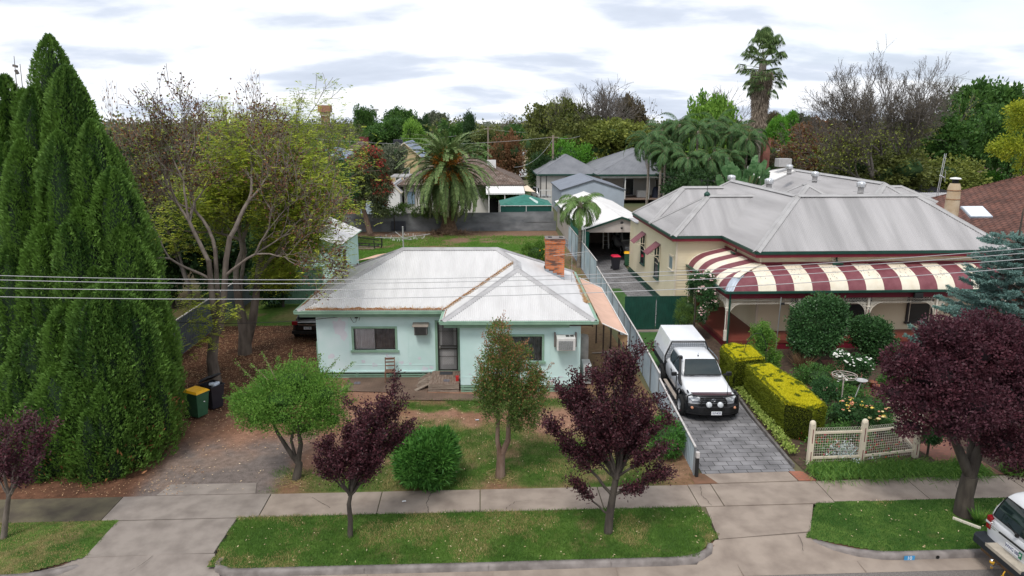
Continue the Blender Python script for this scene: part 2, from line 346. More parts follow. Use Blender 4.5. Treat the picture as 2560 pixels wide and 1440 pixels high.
def gridsheet(name, x0, x1, y0, y1, step, z, colf, mat, inside=None, zf=None):
    xs = np.arange(x0, x1+step*.5, step); ys = np.arange(y0, y1+step*.5, step); X, Y = np.meshgrid(xs, ys); nx, ny = len(xs), len(ys)
    Z = np.full(X.shape, z) if zf is None else z+zf(X, Y); V = np.stack([X, Y, Z], -1).reshape(-1, 3)
    i = np.arange(nx-1)[None, :]+nx*np.arange(ny-1)[:, None]; F = np.stack([i, i+1, i+nx+1, i+nx], -1).reshape(-1, 4)
    if inside is not None:
        cx = (X[:-1, :-1]+step/2).ravel(); cy = (Y[:-1, :-1]+step/2).ravel(); F = F[inside(cx, cy)]
    me = bpy.data.meshes.new(name); me.vertices.add(len(V)); me.vertices.foreach_set('co', V.astype(np.float32).ravel())
    me.loops.add(F.size); me.loops.foreach_set('vertex_index', F.astype(np.int32).ravel()); me.polygons.add(len(F)); me.polygons.foreach_set('loop_start', np.arange(0, F.size, 4, dtype=np.int32)); me.update(calc_edges=True)
    c = colf(V[:, 0], V[:, 1]); a = me.attributes.new('Col', 'FLOAT_COLOR', 'POINT'); a.data.foreach_set('color', np.concatenate([c, np.ones((len(c), 1))], 1).astype(np.float32).ravel())
    me.polygons.foreach_set('use_smooth', np.ones(len(F), bool))
    return tag(link(name, me, mat), kind='structure')
def lerp(a, b, t): return np.asarray(a)*(1-t[:, None])+np.asarray(b)*t[:, None]
GRS = (.045, .095, .016); GRS2 = (.080, .140, .026); DRY = (.21, .155, .075); DIRT = (.215, .112, .070); LIT = (.085, .040, .024); GRAV = (.155, .135, .125)
def far_col(x, y):
    c = lerp((.07, .10, .03), (.16, .12, .07), sst(.4, .6, fbm(x, y, 25, 3))); return c
gm = MB(); gm.poly([(-3000, -400, -.16), (3000, -400, -.16), (3000, 15.0, -.16), (-3000, 15.0, -.16)]); tag(gm.build('road', m_asph), kind='structure')
m_far = M('far_ground', (.06, .085, .03), .95, .3, .05, c2=(.15, .12, .07))
gmb = MB()
for (ya, za), (yb, zb_) in zip([(14.95, -.19), (16.2, -.19), (17.5, -.03)], [(16.2, -.19), (17.5, -.03), (5000, -.03)]): gmb.poly([(-3000, ya, za), (3000, ya, za), (3000, yb, zb_), (-3000, yb, zb_)])
tag(gmb.build('ground', m_far), kind='structure')
# gutter, kerb: profile swept along x with a turn into the crossovers
def kerb_run(name, pts, mat=m_kerb, cuts=True):
    prof = [(-.02, -.17), (0.0, -.02), (.035, .012), (.15, .016), (.17, -.17)]
    vs = []; fs = []; k = len(prof); P = [Vector((p[0], p[1], 0)) for p in pts]
    for i, p in enumerate(P):
        d = (P[min(i+1, len(P)-1)]-P[max(i-1, 0)]).normalized(); n = Vector((-d.y, d.x, 0)); dz = pts[i][2] if len(pts[i]) > 2 else 0
        vs += [p+n*a+Vector((0, 0, b-(dz if 0 < j < 4 else 0))) for j, (a, b) in enumerate(prof)]
    for i in range(len(P)-1): fs += [(i*k+j, (i+1)*k+j, (i+1)*k+j+1, i*k+j+1) for j in range(k-1)]
    mb = MB(); mb.add(vs, fs, True); mb.add(vs[:k], [tuple(range(k))]); mb.add(vs[-k:], [tuple(range(k))[::-1]])
    if cuts:
        for i in range(1, len(P)-1):
            if i % 2 == 0 and abs(P[i].y-P[i-1].y) < .03: mb.box(P[i].x-.006, P[i].x+.006, P[i].y-.018, P[i].y+.12, -.1, .0185)
    return tag(mb.build(name, [mat]), kind='structure')
KY = 15.42
def straight(a, b, n): return [(a+(b-a)*i/n, KY+.03*math.sin(i*1.3)*.3) for i in range(n+1)]
kerb_run('kerb', [(-6.55, 16.05, .0), (-6.62, 15.85, .0), (-6.5, 15.62), (-6.2, 15.47)]+straight(-5.9, 4.6, 7)+[(5.0, 15.46), (5.4, 15.58), (5.72, 15.8), (5.85, 16.1)])
kerb_run('kerb', [(8.35, 16.35, .06), (8.5, 16.1, .03), (8.85, 15.8), (9.35, 15.57), (9.9, 15.45)]+straight(10.3, 26, 8))
kerb_run('kerb', straight(-30, -11.5, 9)+[(-10.9, 15.45), (-10.3, 15.6), (-9.85, 15.9, .06), (-9.7, 16.2, .1)])
gut = MB(); gut.poly([(-60, 14.98, -.155), (60, 14.98, -.155), (60, KY+.02, -.125), (-60, KY+.02, -.125)])
for x in np.arange(-30, 30, 3.02): gut.box(x-.006, x+.006, 14.98, KY, -.16, -.124+.003)
tag(gut.build('gutter', [m_conc]), kind='structure')
# crossovers and footpath, slab by slab outlines with joints
def slabs(name, polys, z, mat):
    mb = MB()
    for P in polys: mb.prism([(p[0], p[1]) for p in P], z-.14, z)
    return tag(mb.build(name, mat, bevel=.008), kind='structure')
FY0, FY1 = 17.92, 19.18
def crack(pts, seed=1, w=.008, z=.0115):
    rd = random.Random(seed); mb = MB(); P = []
    for a, b in zip(pts[:-1], pts[1:]):
        for i in range(8): t = i/8; P.append((a[0]+(b[0]-a[0])*t+rd.uniform(-.03, .03), a[1]+(b[1]-a[1])*t+rd.uniform(-.02, .02)))
    for p, q in zip(P[:-1], P[1:]): k = w*rd.uniform(.4, 1.3); mb.add([(p[0]-k, p[1]-k*.4, z), (p[0]+k, p[1]+k*.4, z), (q[0]+k, q[1]+k*.4, z), (q[0]-k, q[1]-k*.4, z)], [(0, 1, 2, 3)])
    tag(mb.build('footpath_crack', m_joint), kind='structure')
for P in ([(-1.55, 17.95), (-1.62, 18.5), (-1.5, 19.1)], [(6.4, 17.95), (6.3, 18.5), (6.42, 19.1)], [(.6, 18.0), (.9, 18.4), (2.2, 18.6)], [(8.2, 16.4), (8.0, 15.6)], [(-8.2, 16.2), (-8.5, 15.5)], [(-4.9, 18.9), (-4.2, 18.2)], [(13.6, 18.1), (14.2, 19.1)]): crack(P, int(abs(P[0][0])*10))
def inset(P, d=.012):
    c = Vector((sum(p[0] for p in P)/len(P), sum(p[1] for p in P)/len(P))); return [(p[0]+(c.x-p[0])*d/max(.3, abs(c.x-p[0])), p[1]+(c.y-p[1])*d/max(.3, abs(c.y-p[1]))) for p in P]
xs = [-30, -26.9, -23.8, -20.7, -17.6, -14.4]; fp = [[(a, FY0-.05), (b, FY0-.05), (b, FY1), (a, FY1)] for a, b in zip(xs[:-1], xs[1:])]
slabs('footpath', [inset(p) for p in fp+[[(-14.4, FY0-.05), (-10.35, FY0-.03), (-10.35, FY1), (-14.4, FY1)]]], .004, m_concdark)
xs = [-6.15, -2.95, -.1, 3.35, 6.05]; FP2 = [[(a, FY0-.02), (b, FY0), (b, FY1-.02), (a, FY1-.02)] for a, b in zip(xs[:-1], xs[1:])]
FP2 += [[(6.05, FY0), (6.75, FY0), (6.75, FY1), (6.05, FY1)], [(9.95, FY0+.03), (12.75, FY0+.1), (12.75, FY1+.12), (9.95, FY1+.05)]]
xs = [12.75, 15.9, 19, 22.1, 25.2, 28.3]; FP2 += [[(a, FY0+.1), (b, FY0+.1), (b, FY1+.14), (a, FY1+.14)] for a, b in zip(xs[:-1], xs[1:])]
slabs('footpath', [inset(p) for p in FP2], .004, m_conc)
slabs('driveway_crossover', [inset(p) for p in [[(-10.35, FY0-.03), (-6.15, FY0-.02), (-6.15, FY1), (-10.35, FY1)], [(-9.45, 19.2), (-6.6, 19.2), (-6.75, 19.85), (-9.3, 19.85)],
      [(-9.9, FY0-.05), (-6.7, FY0-.04), (-6.75, 16.25), (-9.9, 16.2)]]], .008, m_conc2)
slabs('driveway_crossover', [inset(p) for p in [[(6.75, FY0), (9.95, FY0+.03), (9.95, FY1+.05), (6.75, FY1)], [(6.98, 19.2), (9.45, 19.25), (9.4, 19.85), (6.75, 19.8)],
      [(6.2, FY0-.02), (9.3, FY0), (8.6, 16.55), (6.05, 16.3)]]], .008, m_conc)
def apron(name, P, mat):
    mb = MB(); mb.poly(P); return tag(mb.build(name, mat), kind='structure')
apron('driveway_apron', [(-10.3, 16.3, .0), (-6.72, 16.23, .0), (-6.6, 15.9, -.06), (-6.3, 15.4, -.13), (-11.4, 15.4, -.13)], m_conc2)
apron('driveway_apron', [(5.95, 16.28, .0), (8.5, 16.5, .0), (8.7, 15.95, -.05), (10.2, 15.4, -.13), (5.2, 15.4, -.13)], m_conc)
mb = MB(); mb.prism([(9.46, 19.25), (10.0, 19.27), (9.82, 19.85), (9.42, 19.85)], -.1, .006); tag(mb.build('brick_edging', BRICK('redpaver', (.36, .13, .08), (.30, .12, .08), (.2, .14, .1), .22, .11, .008)), kind='structure')
# verge turf
m_turf = ATTR('turf', grain=.35, gscale=35, g2=5)
def verge_col(x, y):
    dry = sst(.56, .80, fbm(x, y, .8, 5)*.6+fbm(x, y, .25, 6)*.4+.16*(x > 8.2)*-1+.12*(x < -9)+.05*((x > 0) & (x < 6)))
    c = lerp(GRS, GRS2, sst(.35, .65, fbm(x, y, .6, 9))); c = lerp((0, 0, 0), (1, 1, 1), np.ones(len(x)))*c; return c*(1-.75*dry[:, None])+np.asarray(DRY)*.75*dry[:, None]
def in_vergeA(x, y): return (y > KY+.13) & (y < FY0) & (x > -6.70+.04*np.sin(y*9)) & (x < 6.1+.06*np.sin(y*7)) & ~((x < -6.2) & (y < 15.7)) & ~((x > 5.35) & (y < 15.75-(5.35-x)*.9)) & ~((x > 5.72) & (y < 16.1))
def in_vergeB(x, y): return (y > KY+.13) & (y < FY0+.08) & (x > 9.35-(17.9-y)*.62) & ~((x < 9.9) & (y < 15.6+(9.9-x)*.45))
def in_vergeC(x, y): return (y > KY+.13) & (y < FY0-.02) & (x < -9.85+.04*np.sin(y*9)) & ~((x > -11) & (y < 15.6+(x+11)*.55))
zb = lambda X, Y: .03*fbm(X, Y, .8, 2)
gridsheet('verge_grass', -6.9, 6.4, 15.5, 18.0, .06, -.012, verge_col, m_turf, in_vergeA, zb)
for P in ([(-30, 15.56), (-11.3, 15.56), (-10.3, 15.95), (-9.95, 16.3), (-9.9, 18), (-30, 18)], [(-6.45, 15.65), (5.3, 15.56), (5.9, 16.1), (6.0, 18), (-6.72, 18)], [(9.5, 15.6), (30, 15.56), (30, 18.1), (9.2, 18.1), (8.5, 16.3)]): sheet('verge_soil', P, -.03, m_bare)
gridsheet('verge_grass', 8.0, 26, 15.5, 18.1, .06, -.012, verge_col, m_turf, in_vergeB, zb)
gridsheet('verge_grass', -26, -9.6, 15.5, 18.0, .06, -.012, verge_col, m_turf, in_vergeC, zb)
# front yard: red earth, worn lawn, leaf litter, gravel drive
def lawnmask(x, y):   # 0 bare .. 1 grass in the front yard
    n = fbm(x, y, 1.3, 11); n2 = fbm(x, y, .45, 12)
    g = sst(-4.6, -3.2, x+(n-.5)*2)*(1-sst(23.3, 25.0, y+(n-.5)*2.5+.25*(x+2)))
    g = np.maximum(g, sst(-3.9, -3.0, x)*(1-sst(25.9, 26.3, y))*sst(24.9, 25.5, y+(n2-.5)))
    g = np.maximum(g, (1-sst(20.2, 21.2, y+(n-.5)*1.6))*sst(-6.6, -6.1, x+(n2-.5)*.8)*.9)
    g *= 1-sst(5.0, 5.9, x+(n-.5))*.85; g *= 1-.9*np.exp(-((x-.4)**2+(y-19.3)**2)/.35); g *= 1-.8*np.exp(-((x+5.7)**2+(y-19.4)**2)/.3)
    g *= .35+.65*sst(.36, .56, n*.6+n2*.4+.05)
    return np.clip(g, 0, 1)
def yard_col(x, y):
    n = fbm(x, y, 1.3, 21); n2 = fbm(x, y, .4, 22)
    c = lerp(DIRT, (.27, .15, .10), sst(.4, .6, n)); g = lawnmask(x, y)
    gc = lerp(GRS, GRS2, n2); dry = sst(.42, .62, fbm(x, y, .9, 31)); gc = gc*(1-.4*dry[:, None])+np.asarray(DRY)*.4*dry[:, None]
    c = c*(1-g[:, None])+gc*g[:, None]
    dr = sst(-10.6, -9.9, x+(n2-.5)*.5)*(1-sst(-6.5, -5.7, x+(n2-.5)*.8-.12*(y-20)))*(1-sst(21.5, 23.6, y+(n-.5)*2.2)); c = c*(1-.9*dr[:, None])+lerp(GRAV, (.20, .155, .13), sst(.45, .6, n))*.9*dr[:, None]
    li = sst(23.0, 28.0, y+(n-.5)*4-(x+8)*.3)*(1-sst(-7.6, -5.4, x+(n2-.5)*1.4)); li = np.maximum(li, (1-sst(-10.6, -9.6, x))*.85); c = c*(1-li[:, None])+lerp(LIT, (.14, .065, .038), sst(.35, .7, n2))*li[:, None]
    si = sst(4.1, 4.6, x)*sst(25, 26, y); c = c*(1-si[:, None])+lerp((.15, .085, .05), (.20, .14, .07), n2)*si[:, None]
    return c
gridsheet('front_yard', -26, 6.6, 19.1, 37, .1, -.024, yard_col, m_turf, lambda x, y: (x < 6.45+(y-19.6)*.035) & (y > 19.15), lambda X, Y: .02*fbm(X, Y, .7, 2))
def back_mask(x, y): return np.clip(sst(.30, .5, fbm(x, y, 3, 41)*.6+fbm(x, y, .9, 42)*.4+.03)*(1-sst(66.2, 68.2, y+(fbm(x, y, 2, 43)-.5)*3))*(1-.8*sst(5.6, 6.6, x)), 0, 1)
def back_col(x, y):
    n = fbm(x, y, 3, 51); g = back_mask(x, y)[:, None]; gc = lerp((.055, .12, .018), (.10, .16, .03), fbm(x, y, 1.0, 52)); dry = sst(.45, .62, fbm(x, y, 4, 53)+.10*(y < 53))[:, None]*.75
    return (gc*(1-dry)+np.asarray((.20, .155, .07))*dry)*g+lerp((.17, .10, .065), (.24, .15, .10), n)*(1-g)
gridsheet('back_lawn', -13.8, 7.35, 37, 70.2, .2, -.004, back_col, m_turf)
gridsheet('side_yard', -40, -13.8, 37, 70.2, .5, -.004, lambda x, y: lerp(LIT, (.10, .11, .04), fbm(x, y, 3, 61)), m_turf)
sheet('dirt_strip', [(6.3, 19.2), (7.0, 19.2), (6.76, 19.85), (6.3, 19.85)], -.001, m_bare)
# brick path by the house
m_bpath = BRICK('brick_path', (.175, .115, .085), (.15, .10, .075), (.11, .08, .06), .23, .115, .008)
sheet('brick_path', [(-5.6, 27.4), (-2.2, 27.2), (-2.2, 26.9), (-.85, 26.75), (.4, 26.55), (.4, 25.95), (-3.4, 26.2), (-3.5, 27.0), (-5.6, 27.25)][::-1], .022, m_bpath)
sheet('brick_path', [(-5.6, 27.3), (-2.1, 27.15), (-2.1, 28.7), (-5.6, 28.8)], .020, m_bpath)
# neighbour's drive of grey pavers
m_pave = BRICK('pavers', (.225, .218, .222), (.175, .17, .175), (.045, .043, .041), .44, .29, .012, .75, var=.7, bump=.5)
sheet('paved_driveway', [(6.7, 19.8), (9.62, 19.85), (9.75, 24), (10.2, 30), (10.55, 35), (10.7, 38), (10.7, 52), (13.5, 52), (13.5, 66), (7.3, 66), (7.35, 60), (7.3, 45), (7.1, 35), (6.85, 25)], .006, m_pave)
m_lawn = M('garden_lawn', (.035, .095, .018), .9, .25, 3, .5, 90, c2=(.05, .125, .025))
sheet('lawn_strip', [(7.45, 35.6), (9.15, 35.6), (8.95, 44.8), (7.55, 44.8)], .012, m_lawn)
sheet('lawn_strip', [(7.25, 28.2), (8.1, 28.5), (9.5, 34.9), (7.35, 34.9)], .012, m_lawn)
m_mulch = M('mulch', (.045, .03, .02), .95, .35, 6, .6, 50, c2=(.095, .06, .04))
sheet('garden_bed', [(9.95, 19.3), (30, 19.5), (30, 33), (11.5, 33), (11.5, 38), (9.6, 35), (9.3, 30), (10.15, 27), (9.8, 22)], .002, m_mulch)
sheet('garden_ground', [(30, 19.5), (60, 19.5), (60, 120), (10.8, 120), (10.8, 33)], -.004, m_far)
m_rpath = BRICK('red_brick_path', (.27, .115, .08), (.21, .095, .07), (.15, .10, .08), .23, .11, .008)
sheet('brick_path', [(14.5, 19.35), (15.9, 19.35), (15.5, 24), (16.6, 30.2), (15.3, 30.2), (13.9, 24.5)], .012, m_rpath)
sheet('brick_path', [(11.5, 25.9), (16, 26.9), (16, 28), (11.5, 27)], .010, m_rpath)
# timber edging along the drive
# ================================================================ the mint green fibro cottage
def bumpcorr(name, col, c2, rough, var, scale=1.2, stretch=(1, 1, 1), metal=.0, **k): return M(name, col, rough, var, scale, c2=c2, stretch=stretch, metal=metal, **k)
m_roofw = M('white_roof_paint', (.57, .56, .555), .55, .1, 1.4, c2=(.64, .63, .625), detail=10, stretch=(2.2, .35, 1))
m_cap = M('ridge_capping', (.34, .33, .33), .5, .1, 2, c2=(.44, .43, .43))
m_mint = M('mint_paint', (.53, .72, .69), .7, .1, 1.2, .08, 40, c2=(.61, .785, .765), detail=10)
m_mintp = M('faded_mint_paint', (.56, .73, .72), .75, .1, 1.5, c2=(.63, .76, .77), detail=8)
m_peel = M('bare_fibro', (.62, .63, .68), .8, .1, 4, c2=(.66, .68, .72))
m_sage = M('sage_green_trim', (.20, .33, .24), .6, .12, 3, c2=(.25, .39, .29))
m_rust = M('rusty_litter', (.20, .075, .035), .95, .3, 12, .6, 60, c2=(.34, .20, .10))
m_darkg = M('dark_frame', (.03, .028, .026), .5, .2, 5)
m_win = GLASS('window_glass', (.03, .033, .036))
m_curt = M('curtain_fabric', (.75, .68, .70), .9, .2, 4, c2=(.85, .79, .80))
m_curtd = M('curtain_dark', (.17, .16, .17), .9, .2, 4, c2=(.27, .25, .26))
m_timber = M('weathered_timber', (.20, .15, .115), .9, .25, 5, .3, 40, c2=(.33, .27, .22), stretch=(1, 6, 6))
m_deck = M('deck_timber', (.17, .11, .08), .85, .25, 3, .3, 40, c2=(.29, .22, .18), stretch=(8, 1, 8))
m_void = M('dark_void', (.008, .008, .008), .95, .1, 3)
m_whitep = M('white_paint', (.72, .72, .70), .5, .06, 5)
m_greyp = M('grey_plastic', (.16, .155, .15), .6, .15, 8)
m_black = M('black_rubber', (.018, .018, .018), .7, .2, 8)
H = thing('house', 'mint green fibro cottage with white corrugated hip roof', 'house', (-7.54, 28.55, 0), R(-2))
ZE, SL = 3.0, .49
D = 7.7; hw = D/2; bw = 2.975; zr = ZE+SL*hw; za = ZE+SL*bw
E1 = [(0, 0), (6.05, 0), (6.05, -1.6), (12, -1.6), (12, D), (0, D)]
def P3(x, y, z): return (x, y, z)
mb = MB()
vt = (9.025, -1.6+bw+.0, za)
vj = (9.025, bw, za)      # where the wing ridge meets the main roof, on the hip line
CA = dict(amp=.02)
mb.corr([(0, 0, ZE), (6.05, 0, ZE), vj, (8.15, hw, zr), (hw, hw, zr)], (1, 0, 0), **CA)
mb.corr([(0, 0, ZE), (hw, hw, zr), (0, D, ZE)], (0, 1, 0))
mb.corr([(0, D, ZE), (12, D, ZE), (8.15, hw, zr), (hw, hw, zr)], (1, 0, 0))
mb.corr([(12, -1.6, ZE), (12, D, ZE), (8.15, hw, zr), vj, vt], (0, 1, 0))
mb.corr([(6.05, -1.6, ZE), (12, -1.6, ZE), vt], (1, 0, 0), **CA)
mb.corr([(6.05, -1.6, ZE), vt, vj, (6.05, 0, ZE)], (0, 1, 0))
rf = mb.build('roof', m_roofw, H)
mb = MB()
for a, b in [((hw, hw, zr), (8.15, hw, zr)), ((0, 0, ZE), (hw, hw, zr)), ((0, D, ZE), (hw, hw, zr)), ((12, D, ZE), (8.15, hw, zr)), (vj, (8.15, hw, zr)), (vt, vj), ((6.05, -1.6, ZE), vt), ((12, -1.6, ZE), vt)]: mb.cap(a, b, .17, .075, .06)
mb.build('ridge_capping', m_cap, rf)
# debris: needles in the valley, along the gutters and at the edges
rg = random.Random(4); mb = MB()
def debris(a, b, wid, n, h=.03, up=(0, SL)):
    a = Vector(a); b = Vector(b); d = (b-a).normalized(); s = Vector((-d.y, d.x, 0)); prev = None; L_ = []
    for i in range(n+1):
        t = i/n; ww = wid*(.5+.9*noise.noise(Vector((t*9, a.x*3, 1)))+.5*rg.random()); ww = max(.03, ww); L_.append((a+(b-a)*t, a+(b-a)*t+s*ww+Vector((0, 0, SL*ww*up[0]))))
    for (p, q), (p2, q2) in zip(L_[:-1], L_[1:]):
        m1 = (p+q)/2+Vector((0, 0, h)); m2 = (p2+q2)/2+Vector((0, 0, h)); e = Vector((0, 0, .012)); mb.add([p+e, p2+e, m2, m1], [(0, 1, 2, 3)]); mb.add([m1, m2, q2+e, q+e], [(0, 1, 2, 3)])
debris((.35, .0, ZE+.02), (5.9, 0, ZE+.02), .15, 70, .05, (1, 0))
debris((-.02, 7.3, ZE+.02), (-.02, .1, ZE+.02), .17, 70, .045, (1, 0))
debris((12.0, 1.2, ZE+.02), (12.0, 7.6, ZE+.02), .10, 60, .05, (1, 0))
debris((5.95, -.05, ZE+.02), (9.0-.15, bw-.1, za-.02), .11, 60, .03, (0, 0))
debris((6.08, 0, ZE+.02), (6.08, -1.5, ZE+.02), .10, 20, .04, (0, 0))
mb.build('leaf_debris', m_rust, rf)
n = 1500; t = rng.random(n); side = rng.integers(0, 3, n)
P = np.stack([np.where(side == 0, .4+5.6*t, np.where(side == 1, 12.0-.15*rng.random(n), 6+2.9*t)), np.where(side == 0, .02+.16*rng.random(n), np.where(side == 1, 1+4*t**2, -.03+2.9*t)), np.zeros(n)], 1)
P[:, 2] = np.where(side == 2, ZE+SL*2.9*t+.03, ZE+.05+.05*rng.random(n)); Dd = rng.normal(size=(n, 3)); Dd[:, 2] = np.abs(Dd[:, 2])*.4
quads('dry_needles', leafq(P, Dd, .16, .015), LEAF('dry_needle', (.30, .17, .08), (.42, .28, .14), trans=0), rf)
# gutters and fascia
mb = MB()
for a, b in [((-.06, -.06), (6.0, -.06)), ((6.0, -.06), (6.0, -1.66)), ((6.0, -1.66), (12.06, -1.66)), ((12.06, -1.66), (12.06, D)), ((-.06, D), (-.06, -.06)), ((-.06, D+.06), (12.06, D+.06))]:
    mb.bar((a[0], a[1], ZE-.06), (b[0], b[1], ZE-.06), .11, .10)
    mb.bar((a[0], a[1], ZE-.003), (b[0], b[1], ZE-.003), .13, .018)
mb.build('gutter', m_sage, H)
mb = MB(); mb.bar((.1, .07, ZE-.19), (6.12, .07, ZE-.19), .03, .17); mb.bar((6.13, .05, ZE-.19), (6.13, -1.52, ZE-.19), .03, .17); mb.bar((6.13, -1.53, ZE-.19), (11.0, -1.53, ZE-.19), .03, .17)
mb.bar((.07, .1, ZE-.19), (.07, D-.1, ZE-.19), .03, .17)
mb.bar((.1, D-.05, ZE-.19), (11.9, D-.05, ZE-.19), .03, .17); mb.build('fascia', m_sage, H)
mb = MB(); mb.bar((11.0, -1.5, ZE-.17), (11.9, -1.5, ZE-.17), .03, .10); mb.bar((11.9, -1.5, ZE-.2), (11.9, D-.1, ZE-.2), .03, .14); mb.build('bare_rafter_end', M('dark_timber', (.06, .035, .025), .9, .3, 5), H)
mb = MB(); mb.box(.1, 11.9, .1, D-.1, ZE-.11, ZE-.09); mb.box(6.15, 11.9, -1.5, .1, ZE-.111, ZE-.091); mb.build('soffit', m_mintp, H)
# walls
WX0, WX1, WY, BX0, BY, BX1, WB = .68, 11.47, .35, 6.72, -1.3, 11.47, 7.3
FZ = .30
def wallpanel(name, x0, x1, y, z0, z1, mat, holes, t=.10, faces='front'):
    mb = MB(); xs = sorted(set([x0, x1]+[h[0] for h in holes]+[h[1] for h in holes]))
    for a, b in zip(xs[:-1], xs[1:]):
        hh = sorted([(h[2], h[3]) for h in holes if h[0] <= a+1e-6 and h[1] >= b-1e-6]); z = z0
        for (c, d) in hh:
            if c > z: mb.box(a, b, y, y+t, z, c)
            z = d
        if z < z1: mb.box(a, b, y, y+t, z, z1)
    return mb.build(name, mat, H)
ZT = ZE-.11
wallpanel('front_wall', WX0, BX0, WY, FZ, ZT, m_mint, [(2.2, 3.92, 1.22, 2.16), (5.68, 6.52, FZ, 2.42)])
wallpanel('front_wall', BX0, BX1, BY, FZ-.02, ZT, m_mint, [(8.35, 9.95, 1.27, 2.3)])
mb = MB(); mb.box(WX0, WX0+.1, WY+.101, WB, FZ, ZT); mb.box(BX1-.1, BX1, BY+.101, WB, FZ, ZT); mb.box(BX0, BX0+.1, BY+.101, WY, FZ, ZT); mb.box(WX0+.101, BX1-.101, WB-.1, WB, FZ, ZT); mb.box(WX0+.1, BX1-.1, WY+.1, WB-.1, FZ-.06, FZ); mb.build('side_wall', m_mint, H)
mb = MB()   # cover strips over the sheet joints
for x in (2.0, 3.98, 4.42): mb.box(x, x+.04, WY-.012, WY, FZ, ZT)
for x in (BX0, 9.98, 10.22, 11.42): mb.box(x, x+.045, BY-.012, BY, FZ, ZT)
mb.box(WX0-.012, WX0+.04, WY-.013, WY, FZ, ZT); mb.box(2.0, 5.55, WY-.011, WY, 1.05-.5, 1.08-.5); mb.box(BX0, BX1, BY-.011, BY, .60, .62); mb.box(WX0, BX0-1.2, WY-.05, WY+.02, FZ-.05, FZ)
mb.build('cover_strip', m_mint, H)
mb = MB()   # the paler repainted sheet at the left and the peeled patches
def patch(cx, cz, rx, rz, y, seed, n=26):
    pts = []
    for i in range(n):
        a = 2*math.pi*i/n; k = .75+.5*noise.noise(Vector((math.cos(a)*1.6, math.sin(a)*1.6, seed))); pts.append((cx+rx*k*math.cos(a), y, cz+rz*k*math.sin(a)))
    mb.poly(pts)
mb.m = 0; mb.box(WX0+.045, 1.99, WY-.006, WY, FZ+.02, ZT)
mb.m = 1; patch(1.62, 2.25, .36, .42, WY-.0085, 3); patch(1.78, 1.85, .2, .28, WY-.0075, 5)
for x, z, s in [(3.62, .88, .16), (3.55, 1.0, .08), (2.55, .72, .12), (4.5, .6, .1), (4.9, .85, .08), (5.4, .45, .12), (1.2, .95, .2), (3.0, .55, .14), (4.15, .66, .13), (5.1, .38, .18)]: patch(x, z, s, s*.8, WY-.0075, x*3)
for x, z, s in [(7.2, .5, .15), (7.8, .42, .2), (9.0, .5, .2), (10.7, .62, .12), (7.1, .75, .07), (10.3, .45, .22), (11.2, .5, .1)]: patch(x, z, s, s*.35, BY-.014, x*3)
mb.build('repainted_sheet', [m_mintp, m_peel], H)
mb = MB()   # base slats
for z0 in (-.02, .09, .20):
    mb.box(WX0+.1, 5.5, WY+.0, WY+.03, z0, z0+.07)
    mb.box(BX0, BX1, BY+.0, BY+.03, z0-.02, z0+.055)
for x in (.75, 2.2, 3.6, 5.0): mb.box(x, x+.1, WY+.031, WY+.12, -.1, .28)
for x in (6.75, 8.2, 9.8, 11.3): mb.box(x, x+.1, BY+.031, BY+.12, -.1, .27)
for y in (1, 3, 5, 7): mb.box(WX0+.02, WX0+.14, y, y+.12, -.1, .24); mb.box(BX1-.14, BX1-.02, y, y+.12, -.1, .24)
for z0 in (-.02, .12): mb.box(WX0, WX0+.03, WY+.13, WB, z0, z0+.08); mb.box(BX1-.03, BX1, BY+.13, WB, z0, z0+.08)
mb.build('base_slats', m_sage, H)
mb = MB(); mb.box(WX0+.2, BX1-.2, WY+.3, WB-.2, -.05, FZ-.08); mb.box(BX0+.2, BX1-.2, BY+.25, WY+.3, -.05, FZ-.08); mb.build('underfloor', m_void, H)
def curtain(x0, x1, y, z0, z1, mat, parent, n=14, amp=.025):
    mb = MB(); vs = []
    k = n*6
    for i in range(k+1):
        x = x0+(x1-x0)*i/k; yy = y+amp*math.sin(i/6*2*math.pi+.8*math.sin(i*.37)); vs += [(x, yy, z0), (x, yy, z1)]
    mb.add(vs, [(2*i, 2*i+2, 2*i+3, 2*i+1) for i in range(k)], True); return mb.build('curtain', mat, parent)
m_glassc = None
def clearglass():
    global m_glassc
    if m_glassc: return m_glassc
    m = bpy.data.materials.new('clear_glass'); m.use_nodes = True; nt = m.node_tree; nt.nodes.clear(); L = nt.links.new; t = N(nt, 'ShaderNodeBsdfTransparent'); t.inputs[0].default_value = (.93, .95, .95, 1); g = N(nt, 'ShaderNodeBsdfGlossy'); g.inputs['Roughness'].default_value = .03
    f = N(nt, 'ShaderNodeFresnel'); f.inputs[0].default_value = 1.5; x = N(nt, 'ShaderNodeMixShader'); L(f.outputs[0], x.inputs[0]); L(t.outputs[0], x.inputs[1]); L(g.outputs[0], x.inputs[2]); o = N(nt, 'ShaderNodeOutputMaterial'); L(x.outputs[0], o.inputs[0]); m_glassc = m; return m
